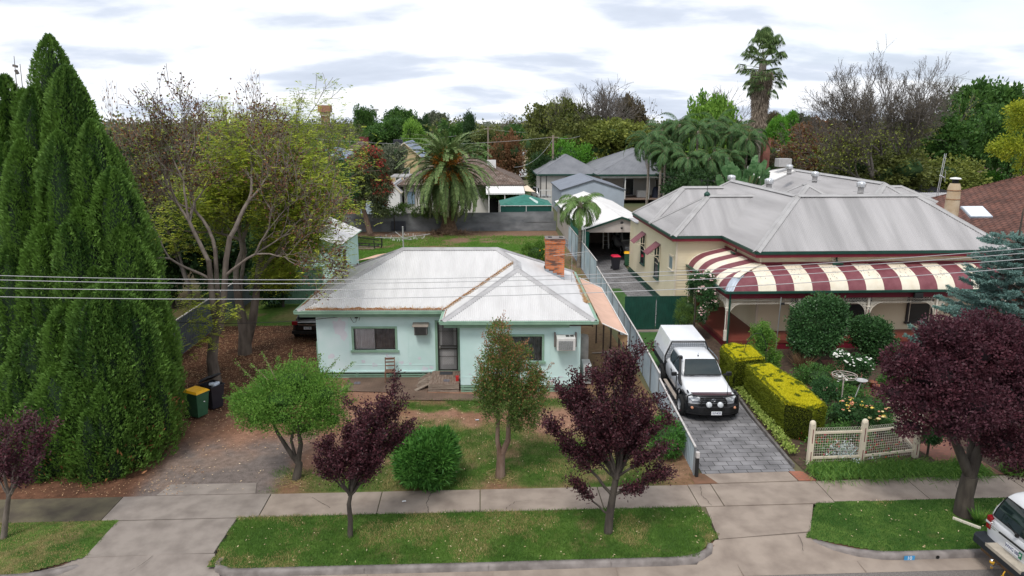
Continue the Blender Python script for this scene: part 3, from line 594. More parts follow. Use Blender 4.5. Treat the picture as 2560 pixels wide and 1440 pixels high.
def window(x0, x1, z0, z1, y, parent, cm, split=.5):
    mb = MB(); f = .085
    mb.box(x0-f, x1+f, y-.035, y+.02, z1, z1+f); mb.box(x0-f-.06, x1+f+.06, y-.08, y+.02, z0-f, z0); mb.box(x0-f, x0, y-.035, y+.02, z0, z1); mb.box(x1, x1+f, y-.035, y+.02, z0, z1)
    w = mb.build('window', m_sage, parent)
    mb = MB(); k = .035; xm = x0+(x1-x0)*split
    for a, b, yy in ((x0, xm+k, y+.03), (xm, x1, y+.055)):
        mb.box(a, b, yy, yy+.02, z0, z0+k); mb.box(a, b, yy, yy+.02, z1-k, z1); mb.box(a, a+k, yy, yy+.02, z0+k, z1-k); mb.box(b-k, b, yy, yy+.02, z0+k, z1-k)
    mb.build('frame', m_darkg, w)
    mb = MB(); mb.box(x0+.01, x1-.01, y+.062, y+.066, z0+.01, z1-.01); mb.build('pane', clearglass(), w)
    for c in cm: curtain(*c, w)
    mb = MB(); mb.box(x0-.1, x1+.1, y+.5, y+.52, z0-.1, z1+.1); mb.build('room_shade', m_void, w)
    return w
window(2.2, 3.92, 1.22, 2.16, WY, H, [(2.22, 3.05, WY+.11, 1.22, 2.14, m_curt, ), (3.05, 3.9, WY+.12, 1.22, 2.14, m_curtd)])
window(8.35, 9.95, 1.27, 2.3, BY, H, [(8.4, 9.9, BY+.11, 1.28, 2.28, m_curtd)])
# door with diamond mesh screen
mb = MB(); mb.box(5.58, 5.68, WY-.04, WY+.06, FZ-.03, 2.50); mb.box(6.52, 6.62, WY-.04, WY+.06, FZ-.03, 2.50); mb.box(5.68, 6.52, WY-.04, WY+.06, 2.42, 2.50); mb.box(5.68, 6.52, WY-.06, WY+.06, FZ-.05, FZ)
dr = mb.build('front_door', m_sage, H)
mb = MB(); mb.box(5.70, 6.50, WY+.07, WY+.09, FZ, 2.4); mb.build('door_leaf', M('door_grey', (.30, .29, .29), .7, .1, 2), dr)
mb = MB(); mb.box(5.86, 6.34, WY+.06, WY+.0695, .55, 1.25); mb.build('lower_panel', M('door_pale', (.42, .40, .40), .7, .1, 2), dr)
mb = MB(); mb.box(5.86, 6.34, WY+.06, WY+.0695, 1.35, 2.3); mb.build('upper_panel', M('door_dark', (.12, .115, .12), .5, .1, 2), dr)
mb = MB(); k = .05; y0, y1 = WY-.005, WY+.02
mb.box(5.69, 5.69+k, y0, y1, FZ+.01, 2.41); mb.box(6.51-k, 6.51, y0, y1, FZ+.01, 2.41)
for z in (FZ+.01, 1.24, 1.36, 2.36): mb.box(5.69+k, 6.51-k, y0, y1, z, z+k)
for z in (.92, 2.02): mb.box(5.69+k, 6.51-k, y0+.008, y1-.008, z, z+.02)
sd = mb.build('screen_frame', m_darkg, dr)
mb = MB(); s = .075
for sg in (-1, 1):
    for i in range(-30, 42):
        x = 5.74; z = FZ+i*s*1.6
        x0, z0, x1, z1 = (5.74, z, 6.46, z+sg*.72*1.6)
        def clip(z, a=FZ+.04, b=2.4): return min(max(z, a), b)
        if max(z0, z1) < FZ+.04 or min(z0, z1) > 2.4: continue
        t0 = (clip(z0)-z0)/(z1-z0); t1 = (clip(z1)-z0)/(z1-z0); mb.bar((x0+(x1-x0)*t0, WY+.006, clip(z0)), (x0+(x1-x0)*t1, WY+.006, clip(z1)), .007, .003)
mb.build('screen_mesh', M('mesh_metal', (.20, .19, .18), .5, .1, 5), dr)
mb = MB(); mb.box(5.75, 5.79, y0-.03, y0, 1.28, 1.40); mb.build('handle', M('brushed_metal', (.5, .5, .5), .35, .1, 5, metal=.8), dr)
# small vent cooler, old air conditioner, bracket lamp
mb = MB(); mb.box(4.75, 5.28, WY-.30, WY, 1.94, 2.30)
v = mb.build('window_cooler', m_greyp, H, bevel=.01)
mb = MB(); mb.extr([(WY-.36, 2.31), (WY, 2.40), (WY, 2.42), (WY-.36, 2.33)], 'x', 4.68, 5.34); mb.build('cover', M('cover_tan', (.30, .26, .22), .8, .1, 4), v)
mb = MB()
for i in range(7): mb.box(4.79, 5.24, WY-.32, WY-.301, 1.97+i*.045, 1.99+i*.045)
mb.build('grille', m_darkg, v)
mb = MB(); mb.box(10.5, 11.22, -1.3-.55, -1.3, 1.87, 2.38); a = mb.build('air_conditioner', M('ac_cream', (.66, .65, .62), .6, .08, 3), H, bevel=.02)
mb = MB(); mb.box(10.56, 11.12, -1.3-.565, -1.3-.551, 1.91, 2.27); mb.build('grille', M('ac_grille', (.07, .08, .085), .6, .3, 20), a)
mb = MB()
for i in range(9): mb.box(10.56, 11.12, -1.3-.572, -1.3-.566, 1.92+i*.042, 1.926+i*.042)
for i in range(8): mb.box(10.57+i*.078, 10.575+i*.078, -1.3-.574, -1.3-.566, 1.91, 2.27)
mb.build('louvre', m_whitep, a)
mb = MB()
for i in range(2): mb.box(10.86+i*.17, 11.0+i*.17, -1.3-.35, -1.3-.12, 2.381, 2.384)
mb.build('top_vent', m_darkg, a)
mb = MB(); mb.box(10.42, 10.48, -1.3-.14, -1.3, 1.9, 2.47); mb.box(11.24, 11.30, -1.3-.14, -1.3, 1.9, 2.47); mb.build('side_bracket', M('bracket_brown', (.16, .14, .13), .7, .2, 5), a)
mb = MB(); mb.box(2.30, 2.42, WY-.12, WY, 2.62, 2.74); mb.tube([(2.36, WY-.06, 2.62), (2.33, WY-.05, 2.45), (2.22, WY-.03, 2.42), (2.14, WY-.03, 2.55), (2.10, WY-.06, 2.72)], .008, 5); mb.tube([(2.42, WY-.06, 2.7), (2.52, WY-.06, 2.72), (2.45, WY-.04, 2.5)], .008, 5); mb.build('cable_box', m_black, H)
mb = MB(); mb.box(WX0-.14, WX0, .62, .98, .55, 1.5); mb.build('meter_box', m_sage, H, bevel=.01)
# chimney
m_cbrick = BRICK('chimney_brick', (.58, .17, .055), (.44, .13, .05), (.30, .22, .17), .24, .086, .010, stains=(.07, .05, .045), axes='xz', var=.6)
mb = MB(); cx0, cx1, cy0, cy1 = 10.36, 11.22, 4.0, 4.75
for i, (z0, z1, e) in enumerate([(3.0, 5.08, 0), (5.08, 5.22, .03), (5.22, 5.30, 0.0)]): mb.box(cx0-e, cx1+e, cy0-e, cy1+e, z0, z1)
ch = mb.build('chimney', m_cbrick, H)
mb = MB(); mb.box(cx0-.03, cx1+.03, cy0-.03, cy1+.03, 5.301, 5.33); mb.build('mortar_cap', m_kerb, ch)
mb = MB()
for x in (cx0+.12, cx0+.62): mb.box(x, x+.18, cy0+.2, cy1-.2, 5.331, 5.334)
mb.build('flue_opening', m_void, ch)
mb = MB()
for i in range(5):
    x = cx0-.03+i*.18; zb_ = ZE+SL*(12-x-.18); mb.box(x, x+.18, cy0-.035, cy0-.003, zb_-.1, zb_+.18)
    mb.box(cx0-.035, cx0-.003, cy0, cy1, ZE+SL*(12-cx0)-.1, ZE+SL*(12-cx0)+.12)
mb.build('flashing', M('lead_flashing', (.27, .30, .33), .5, .15, 5), ch)
mb = MB(); z = ZE+SL*1.2; 
# tv antenna beside chimney
mb.tube([(11.6, 4.4, ZE+.2), (11.6, 4.4, 4.9)], .012, 5); mb.tube([(10.7, 3.9, 4.55), (12.3, 3.9, 4.75)], .009, 5); mb.tube([(11.3, 4.4, 4.45), (12.1, 4.4, 4.5)], .009, 5); mb.build('antenna', M('galv', (.45, .46, .47), .4, .1, 5, metal=.4), H)
# ---------------- things round the cottage
Hm = Matrix.Translation((-7.54, 28.55, 0)) @ Matrix.Rotation(R(-2), 4, 'Z')
def HL(x, y, z=0): return Hm @ Vector((x, y, z))
t = thing('porch_steps', 'weathered timber porch landing with side ramp at the cottage door', 'steps', HL(5.5, -.5), R(-2))
mb = MB()
for i in range(11): mb.box(-.05+i*.108, .05+i*.108, -.72, .80, .28, .305)
mb.build('deck_boards', m_deck, t)
mb = MB()
mb.box(-.08, 1.15, -.75, -.722, .15, .278)
mb.extr([(-.08, -.02), (1.15, -.02), (1.15, .06), (-.08, .05)], 'y', -.80, -.76); mb.extr([(-.08, .08), (1.15, .10), (1.15, .15), (-.08, .13)], 'y', -.79, -.755)
mb.box(-.08, -.05, -.72, .80, -.05, .278); mb.box(1.12, 1.15, -.72, .80, -.05, .278)
for x in (-.04, 1.03): mb.box(x, x+.08, -.71, -.63, -.05, .278)
mb.build('frame', m_timber, t)
mb = MB(); mb.bar((-.58, -.35, .02), (-.08, -.35, .33), .03, .2); mb.bar((-.58, .35, .02), (-.08, .35, .33), .03, .2); mb.add([(-.6, -.33, .02), (-.08, -.33, .29), (-.08, .33, .29), (-.6, .33, .02)], [(0, 1, 2, 3)]); mb.bar((-.62, -.75, .03), (-.05, -.35, .2), .16, .03); mb.build('side_ramp', m_timber, t)
o = MB(); o.box(.28, .80, .32, .68, .307, .32); o = o.build('doormat', M('mat_rubber', (.045, .048, .055), .9, .2, 30, .5, 60)); o.matrix_world = t.matrix_world
o.location = HL(5.5, -.5); o.rotation_euler = (0, 0, R(-2)); tag(o, 'dark grey ribbed doormat on the timber landing before the screen door', 'doormat')
def sandals(name, label, loc, rz, col, s=1):
    t = thing(name, label, 'sandals', loc, rz); m = M(name+'_sole', col, .7, .2, 10)
    for k, (x, y, a) in enumerate([(0, 0, 0), (.13, .03, .25)]):
        mb = MB(); mb.T = Matrix.Translation((x, y, 0)) @ Matrix.Rotation(a, 4, 'Z')
        mb.prism([(-.04, -.12), (.035, -.12), (.045, 0), (.05, .09), (.02, .14), (-.03, .13), (-.05, .05)], 0, .022); mb.tube([(-.045, .05, .02), (-.02, .06, .05), (.02, .06, .05), (.045, .05, .02)], .009, 5); mb.build('sandal', m, t)
sandals('sandals', 'pair of grey thongs lying on the timber landing', HL(6.13, -.95, .306), 1.3, (.16, .15, .17))
sandals('sandals', 'pair of black shoes on the bricks left of the dining chair', HL(2.42, -.45, .024), 1.45, (.02, .02, .022))
mb = MB(); mb.box(0, .12, 0, .2, 0, .16); mb.box(-.01, .13, -.01, .21, .16, .18); o = mb.build('red_tin', M('red_tin_paint', (.45, .02, .02), .5, .1, 5), bevel=.01); o.location = HL(6.5, -.95, .306); tag(o, 'small red tin on the right edge of the porch landing', 'tin')
# dining chair
t = thing('dining_chair', 'old brown timber ladder-back chair against the mint green wall', 'chair', HL(3.72, -.12, .02), R(4)); m_ch = M('chair_wood', (.14, .07, .045), .7, .25, 8, c2=(.20, .11, .075))
mb = MB(); mb.box(-.21, .21, -.21, .19, .43, .46); mb.build('seat', m_ch, t, bevel=.008)
for x, y, z in ((-.19, -.19, .43), (.19, -.19, .43)): mb = MB(); mb.bar((x, y, 0), (x, y, z), .035); mb.build('leg', m_ch, t)
for x in (-.19, .19): mb = MB(); mb.bar((x, .21, 0), (x, .2, .45), .035); mb.bar((x, .2, .45), (x, .27, .95), .034); mb.build('leg', m_ch, t)
mb = MB()
for z in (.60, .75, .89): mb.bar((-.18, .2+(z-.45)*.14, z), (.18, .2+(z-.45)*.14, z), .016, .055 if z < .85 else .08)
mb.build('backrest', m_ch, t)
mb = MB(); mb.bar((-.19, -.19, .2), (.19, -.19, .2), .02); mb.bar((-.19, -.19, .15), (-.19, .2, .15), .02); mb.bar((.19, -.19, .15), (.19, .2, .15), .02); mb.build('stretcher', m_ch, t)
# split system units and side bits right of the cottage
t = thing('condenser_unit', 'white outdoor condenser standing by the right side wall of the cottage', 'air conditioner', HL(11.85, -.2), R(-2))
mb = MB(); mb.box(-.17, .17, -.4, .4, .05, .85); mb.build('casing', m_whitep, t, bevel=.02)
mb = MB(); mb.box(-.1, .16, -.415, -.401, .12, .78); mb.box(.171, .175, -.3, .3, .1, .8)
mb.build('grille', m_darkg, t); mb = MB()
for i in range(8): mb.box(-.1, .16, -.42, -.416, .14+i*.08, .15+i*.08); mb.box(.1755, .18, -.3, .3, .14+i*.08, .15+i*.08)
mb.build('guard', m_whitep, t)
mb = MB(); mb.lathe([(0, .05), (.24, .05), (.25, .1), (.25, 1.45), (.22, 1.55), (0, 1.58)], HL(11.85, 1.3), 18); o = mb.build('hot_water_tank', M('old_enamel', (.33, .31, .29), .6, .2, 3, c2=(.5, .47, .43))); tag(o, 'old grey hot water cylinder behind the condenser by the cottage wall', 'water heater')
# shade sail
t = thing('shade_sail', 'beige shade cloth awning between cottage roof and iron fence', 'awning', (0, 0, 0))
A_, B_, C_, D_ = [Vector(q) for q in ((5.0, 35.6, 2.75), (6.05, 35.0, 2.35), (5.73, 26.75, 2.35), (4.72, 26.9, 2.8))]
nx, ny = 6, 14; vs = []
for j in range(ny+1):
    for i in range(nx+1):
        u, v = i/nx, j/ny; p = (A_*(1-u)+B_*u)*(1-v)+(D_*(1-u)+C_*u)*v; vs.append(p+Vector((0, 0, -.10*math.sin(math.pi*u)*abs(math.sin(v*math.pi*3.0))-.03)))
mb = MB(); mb.add(vs, [(j*(nx+1)+i, j*(nx+1)+i+1, (j+1)*(nx+1)+i+1, (j+1)*(nx+1)+i) for j in range(ny) for i in range(nx)], True)
m_cloth = M('shade_cloth', (.62, .40, .30), .9, .06, 2); mb.build('cloth', m_cloth, t)
mb = MB(); mb.tube([B_, C_], .022, 6); mb.tube([D_, C_], .022, 6); mb.tube([A_, B_], .02, 6); mb.tube([C_, C_-Vector((0, 0, .75))], .016, 5); mb.build('frame', m_whitep, t)
mb = MB(); mb.add([C_, C_-Vector((0, 0, .7)), C_+Vector((-.35, .5, -.12))], [(0, 1, 2)]); mb.build('side_flap', M('flap', (.34, .22, .12), .9, .1, 3), t)
for y in (27.6, 29.4, 31.2, 33.2):
    mb = MB(); mb.bar((5.55, y, 0), (5.55, y, 2.35), .06); mb.build('post', M('post_brown', (.06, .04, .03), .8, .2, 5), t)
mb = MB(); mb.bar(G(1480, 883), G(1523, 880, .05), .12, .03); mb.bar(G(1520, 880), G(1528, 893), .2, .1); tag(mb.build('timber_plank', m_timber), 'pale plank lying on the dirt under the beige awning', 'plank')
# ================================================================ the cream weatherboard villa
m_roofg = M('grey_zinc_roof', (.29, .28, .28), .5, .1, 1.0, c2=(.41, .395, .395), detail=8, stretch=(1.6, .13, .15))
m_capg = M('zinc_capping', (.33, .32, .315), .55, .1, 2, c2=(.40, .39, .385))
m_cream = M('cream_weatherboard', (.70, .61, .42), .65, .05, .8, c2=(.76, .67, .48))
m_creamt = M('cream_trim', (.68, .60, .47), .6, .05, 3)
m_dkgreen = M('dark_green_paint', (.012, .06, .042), .45, .15, 3)
m_burg = M('burgundy_paint', (.16, .012, .025), .5, .1, 3)
m_stripeR = M('burgundy_stripe', (.16, .04, .052), .6, .1, 3, c2=(.21, .065, .078))
m_stripeC = M('cream_stripe', (.72, .64, .50), .55, .05, 3, c2=(.80, .73, .60))
m_galv = M('galvanised_bare', (.33, .38, .45), .45, .2, 2, c2=(.52, .57, .63), metal=.2)
m_lace = M('iron_lace_paint', (.72, .66, .56), .6, .05, 5)
V = thing('house', 'cream weatherboard villa with grey hip roof and striped bullnose verandah', 'house')
VE, VS = 4.5, .74
X0, X1, X2, Y0, Y1, Y2 = 10.35, 13.05, 25.6, 32.95, 37.85, 48.2
h = 3.15
def roofpart(faces, caps, name='roof', mat=m_roofg, parent=V, w=.2):
    mb = MB()
    for f, d in faces: mb.corr(f, d, .085, .015)
    r = mb.build(name, mat, parent); mb = MB()
    for a, b in caps: mb.cap(a, b, w, w*VS*.66, .065)
    mb.build('ridge_capping', m_capg, r); return r
def pt(x, y, z): return (x, y, z)
zr = VE+VS*h; ax, ay = X1+h, Y0+h
bx = X2-h; by = 45.8; bk = by+h
z1 = zr
roofpart([([(X1, Y0, VE), (X2, Y0, VE), (bx, ay, zr), (ax, ay, zr)], (1, 0, 0)),
          ([(X1, Y0, VE), (ax, ay, zr), (ax, by, zr), (X1, bk, VE)], (0, 1, 0)),
          ([(X1, bk, VE), (ax, by, zr), (X1+2*h, bk, VE)], (1, 0, 0)),
          ([(X1+2*h, bk, VE), (ax, by, zr), (ax, ay, zr), (X1+2*h, ay+h, VE)], (0, 1, 0)),
          ([(X2, Y0, VE), (bx, ay, zr), (X2, ay+h, VE)], (0, 1, 0)),
          ([(X2, ay+h, VE), (bx, ay, zr), (ax, ay, zr), (X1+2*h, ay+h, VE)], (1, 0, 0))],
         [((ax, ay, zr), (bx, ay, zr)), ((X1, Y0, VE), (ax, ay, zr)), ((X2, Y0, VE), (bx, ay, zr)), ((ax, ay, zr), (ax, by, zr)), ((ax, by, zr), (X1, bk, VE)), ((bx, ay, zr), (X2, ay+h, VE))])
for (ya, yb) in ((Y1, 43.0), (43.0, Y2)):
    hh = (yb-ya)/2; z = VE+VS*hh; xr = X1+hh+.4; ym = (ya+yb)/2
    roofpart([([(X0, ya, VE), (X1, ya, VE), (xr, ym, z), (X0+hh, ym, z)], (1, 0, 0)), ([(X0, ya, VE), (X0+hh, ym, z), (X0, yb, VE)], (0, 1, 0)), ([(X0, yb, VE), (X0+hh, ym, z), (xr, ym, z), (X1, yb, VE)], (1, 0, 0))],
             [((X0, ya, VE), (X0+hh, ym, z)), ((X0, yb, VE), (X0+hh, ym, z)), ((X0+hh, ym, z), (xr-.1, ym, z))])
# rear blocks
def hipx(x0, x1, y0, y1, ze, parent=V, mat=m_roofg, s=VS, name='roof'):
    hh = min(x1-x0, y1-y0)/2; z = ze+s*hh
    if x1-x0 > y1-y0: a, b = (x0+hh, (y0+y1)/2, z), (x1-hh, (y0+y1)/2, z); F = [([(x0, y0, ze), (x1, y0, ze), b, a], (1, 0, 0)), ([(x0, y1, ze), (x1, y1, ze), b, a], (1, 0, 0)), ([(x0, y0, ze), a, (x0, y1, ze)], (0, 1, 0)), ([(x1, y0, ze), b, (x1, y1, ze)], (0, 1, 0))]; K = [((x0, y0, ze), a), ((x0, y1, ze), a), ((x1, y0, ze), b), ((x1, y1, ze), b), (a, b)]
    else: a, b = ((x0+x1)/2, y0+hh, z), ((x0+x1)/2, y1-hh, z); F = [([(x0, y0, ze), (x0, y1, ze), b, a], (0, 1, 0)), ([(x1, y0, ze), (x1, y1, ze), b, a], (0, 1, 0)), ([(x0, y0, ze), a, (x1, y0, ze)], (1, 0, 0)), ([(x0, y1, ze), b, (x1, y1, ze)], (1, 0, 0))]; K = [((x0, y0, ze), a), ((x1, y0, ze), a), ((x0, y1, ze), b), ((x1, y1, ze), b), (a, b)]
    return F, K
F, K = hipx(20.6, 28.2, 38.8, 58.5, VE-.35, s=.72); roofpart(F, K)
F, K = hipx(17.6, 24.0, 41.8, 48.6, VE-.1, s=.70); roofpart(F, K)
F, K = hipx(22.5, 33.5, 46.0, 53.5, VE-.5, s=.55); roofpart(F, K)
# gutters, fascia
mb = MB(); mf = MB(); GP = [((X0, Y2), (X0, Y1)), ((X0, Y1), (X1, Y1)), ((X1, Y1), (X1, Y0)), ((X1, Y0), (X2, Y0)), ((X2, Y0), (X2, Y0+6))]
for a, b in GP:
    n = Vector((b[1]-a[1], -(b[0]-a[0]), 0)).normalized()*-1
    A = Vector((*a, VE)); B = Vector((*b, VE)); d = (B-A).normalized()*.06
    mb.bar(A-Vector((0, 0, .07)), B-Vector((0, 0, .07)), .13, .12); mf.bar(A-Vector((0, 0, .21)), B-Vector((0, 0, .21)), .035, .16)
mb.build('gutter', m_dkgreen, V); mf.build('fascia', m_burg, V)
# walls
wl, wf, wx, wy = 10.72, 33.42, 13.5, 38.25
def bwall(p, q, z0, z1, out, name='weatherboard_wall', mat=m_cream, parent=V):
    mb = MB(); mb.boards(p, q, z0, z1, out); return mb.build(name, mat, parent)
bwall((wl, 48.0), (wl, wy), .35, VE-.14, (-1, 0)); bwall((wl, wy), (wx, wy), .35, VE-.14, (0, -1)); bwall((wx, wy), (wx, wf), .35, VE-.14, (-1, 0)); bwall((wx, wf), (25.2, wf), .35, VE-.14, (0, -1)); bwall((25.2, wf), (25.2, 39), .35, VE-.14, (1, 0))
bwall((wl, 50.6), (wl, 48.0), .3, 3.75, (-1, 0)); bwall((wl, 50.6), (12.5, 50.6), .3, 3.75, (0, 1)); bwall((wl, 48.01), (12.5, 48.01), 3.6, 3.75, (0, 1)); bwall((17.8, 48.4), (24, 58), .3, 4.0, (-1, 0))
mb = MB(); mb.box(wl-.15, 12.6, 48.03, 50.75, 3.75, 3.80); mb.build('skillion_roof', m_roofg, V)
mb = MB(); mb.box(X0+.02, X1+.5, Y1+.02, Y2, VE-.17, VE-.15); mb.box(X1+.02, X2-.02, Y0+.02, Y1+10, VE-.171, VE-.151); mb.box(19, 28, 39, 58, VE-.5, VE-.48); mb.build('soffit', m_creamt, V)
for x, y, z in ((wl-.02, wy-.02, .35), (wx-.03, wf-.03, .35), (17.0, wf-.02, 3.9)): mb = MB(); mb.bar((x, y, z), (x, y, VE-.2), .1); mb.build('corner_board', m_creamt, V)
mb = MB()   # green base boards on the left
for i in range(3): mb.box(wl-.14+.05*i, wl-.10+.05*i, 36.2, 50.4, .02+.11*i, .11+.11*i)
mb.build('base_boards', m_dkgreen, V)
# windows on the left wall with hoods
def sidewin(y0, y1, z0, z1, x, parent, hood=True):
    mb = MB(); f = .08
    mb.box(x-.07, x, y0-f, y0, z0, z1+f); mb.box(x-.07, x, y1, y1+f, z0, z1+f); mb.box(x-.07, x, y0, y1, z1, z1+f); mb.box(x-.11, x, y0-f-.04, y1+f+.04, z0-.07, z0); w = mb.build('window', m_dkgreen if hood else m_creamt, parent)
    mb = MB(); mb.box(x-.045, x-.035, y0, y1, z0, z1); mb.build('pane', GLASS('villa_glass', (.03, .035, .035)) if hood else M('frosted', (.20, .27, .28), .3, .1, 5), w)
    mb = MB(); zm = (z0+z1)/2; mb.box(x-.06, x-.03, y0, y1, zm-.03, zm+.03) if hood else mb.box(x-.06, x-.046, y0, y0+.03, z0, z1); mb.build('sash', m_creamt, w)
    if hood:
        mb = MB(); c = ((x, z1+.18), (x-.72, z1-.35)); 
        mb.add([(x-.01, y0-.15, z1+.35), (x-.01, y1+.15, z1+.35), (x-.78, y1+.15, z1-.28), (x-.78, y0-.15, z1-.28)], [(0, 1, 2, 3)]); mb.add([(x-.01, y0-.15, z1+.33), (x-.01, y1+.15, z1+.33), (x-.78, y1+.15, z1-.30), (x-.78, y0-.15, z1-.30)], [(0, 1, 2, 3)])
        hd = mb.build('window_hood', m_stripeR, parent); mb = MB()
        for y in (y0-.1, y1+.1):
            mb.bar((x-.04, y, z1+.25), (x-.04, y, z1-.75), .04); mb.bar((x-.04, y, z1-.32), (x-.74, y, z1-.32), .035)
            for k in range(1, 4): mb.bar((x-.04-.17*k, y, z1-.32), (x-.04-.17*k, y, z1+.30-.14*k), .028)
            mb.tube([(x-.04, y, z1-.75), (x-.15, y, z1-.5), (x-.45, y, z1-.36), (x-.6, y, z1-.33)], .022, 5)
        mb.build('bracket', m_creamt, hd)
sidewin(45.75, 46.65, 1.35, 3.1, wl-.02, V); sidewin(41.9, 42.8, 1.2, 3.05, wl-.02, V); sidewin(38.75, 39.5, 2.45, 3.15, wl-.02, V, False)
# front windows, door
def frontwin(x0, x1, z0, z1, y, parent):
    mb = MB(); f = .11; mb.box(x0-f, x0, y-.07, y, z0, z1+f); mb.box(x1, x1+f, y-.07, y, z0, z1+f); mb.box(x0, x1, y-.07, y, z1, z1+f); mb.box(x0-f-.05, x1+f+.05, y-.13, y, z0-.09, z0); w = mb.build('window', m_darkg, parent)
    mb = MB(); mb.box(x0, x1, y-.04, y-.03, z0, z1); mb.build('pane', GLASS('villa_glass'), w); mb = MB(); mb.box(x0, x1, y-.055, y-.041, (z0+z1)/2-.02, (z0+z1)/2+.02); mb.box(x0, x0+.05, y-.054, y-.042, z0, z1); mb.box(x1-.05, x1, y-.054, y-.042, z0, z1); mb.build('sash', m_creamt, w)
frontwin(15.25, 16.35, .85, 2.75, wf-.02, V); frontwin(17.95, 19.05, .85, 2.75, wf-.02, V); frontwin(21.1, 22.2, .85, 2.75, wf-.02, V)
mb = MB(); y = wy-.02; mb.box(11.5, 12.95, y-.06, y, .45, 2.75); d = mb.build('front_door', m_darkg, V)
mb = MB(); mb.box(11.82, 12.55, y-.075, y-.061, .5, 2.4); mb.build('door_leaf', m_burg, d); mb = MB()
for x in (11.75, 12.57): mb.box(x, x+.05, y-.09, y-.076, .46, 2.7)
mb.box(11.75, 12.62, y-.09, y-.076, 2.42, 2.48); mb.box(11.85, 12.5, y-.08, y-.0755, 1.3, 2.25); mb.build('frame', m_creamt, d)
text('3', .16, m_whitep, d, 'house_number', (11.62, y-.063, 1.95))
# verandah floor
m_vfloor = M('red_verandah_boards', (.15, .035, .025), .45, .15, 3, c2=(.19, .05, .035), stretch=(1, 12, 1))
mb = MB(); mb.prism([(11.5, wy-.07), (11.5, 31.85), (25.4, 31.85), (25.4, wf-.03), (wx-.03, wf-.03), (wx-.03, wy-.07)], .30, .45); mb.build('verandah_floor', m_vfloor, V)
mb = MB(); mb.box(11.55, 25.4, 31.88, 31.92, 0, .30); mb.box(11.55, 11.59, 31.92, wy, 0, .30); mb.build('verandah_base', m_burg, V)
o = MB(); o.box(11.9, 12.6, 37.3, 37.75, .451, .465); tag(o.build('doormat', M('coir', (.25, .15, .08), .95, .2, 30)), 'tan coir doormat on the red verandah boards at the villa door', 'doormat')
# verandah roof: bullnose sheets in stripes, hipped at the corner
GZ = 2.86; gx, gy = 11.33, 31.7; tx, ty, TZ = 13.36, 33.36, 3.82
prof = [(0, 0), (.10, -.03), (.30, -.13), (.50, -.225), (.66, -.33), (.80, -.48), (.90, -.66), (.965, -.84), (1.0, -1.0)]
def vp(t): # position across the roof 0 top .. 1 gutter -> (run, drop)
    for (a, b), (c, d) in zip(prof[:-1], prof[1:]):
        if t <= c: k = (t-a)/(c-a); return b+(d-b)*k
    return -1
TS = [0, .06, .18, .32, .45, .56, .66, .74, .81, .87, .92, .96, 1.0]
def stripe(mb, side, a, b):
    k = max(1, int(abs(b-a)/.019)); us = [a+(b-a)*i/k for i in range(k+1)]; vs = []; n = len(TS)
    for u in us:
        am = .009*math.sin(2*math.pi*u/.076)
        for t in TS:
            dz = TZ+(TZ-GZ)*vp(t)+am*(1-.3*t)
            if side == 'front':
                y = ty+(gy-ty)*t; x = u; lim = tx+(gx-tx)*t
                if x < lim: x = lim
            else:
                x = tx+(gx-tx)*t; y = u; lim = ty+(gy-ty)*t
                if y < lim: y = lim
            vs.append((x, y, dz))
    mb.add(vs, [(i*n+j, (i+1)*n+j, (i+1)*n+j+1, i*n+j+1) for i in range(k) for j in range(n-1)], True)
mr = MB(); SW = .852; x = 12.05+.02
edges = [gx, 12.80]
while edges[-1] < 25: edges.append(edges[-1]+SW)
for i, (a, b) in enumerate(zip(edges[:-1], edges[1:])): mr.m = 0 if i % 2 == 0 else 1; stripe(mr, 'front', a, b)
ed = [gy, 32.95]
while ed[-1] < wy-.1: ed.append(min(wy-.03, ed[-1]+SW))
for i, (a, b) in enumerate(zip(ed[:-1], ed[1:])): mr.m = 0 if i % 2 == 0 else 1; stripe(mr, 'side', a, b)
vr = mr.build('verandah_roof', [m_stripeR, m_stripeC], V)
mb = MB()
cp = [Vector((tx+(gx-tx)*t, ty+(gy-ty)*t, TZ+(TZ-GZ)*vp(t)+.03)) for t in TS]
for a, b in zip(cp[:8], cp[1:8]): mb.bar(a, b, .32, .03)
mb.build('hip_capping', m_stripeC, vr)
mb = MB(); k = 14; vs = []
for i in range(k+1):
    a = (i/k-.5)*2
    for t in TS[6:]:
        c = Vector((tx+(gx-tx)*t, ty+(gy-ty)*t, TZ+(TZ-GZ)*vp(t)+.022+.016*math.sin(i*1.9))); w_ = .30
        vs.append(c+(Vector((w_*a, 0, 0)) if a > 0 else Vector((0, -w_*a, 0))))
n = len(TS[6:]); mb.add(vs, [(i*n+j, (i+1)*n+j, (i+1)*n+j+1, i*n+j+1) for i in range(k) for j in range(n-1)], True); mb.build('bare_corner_sheet', m_galv, vr)
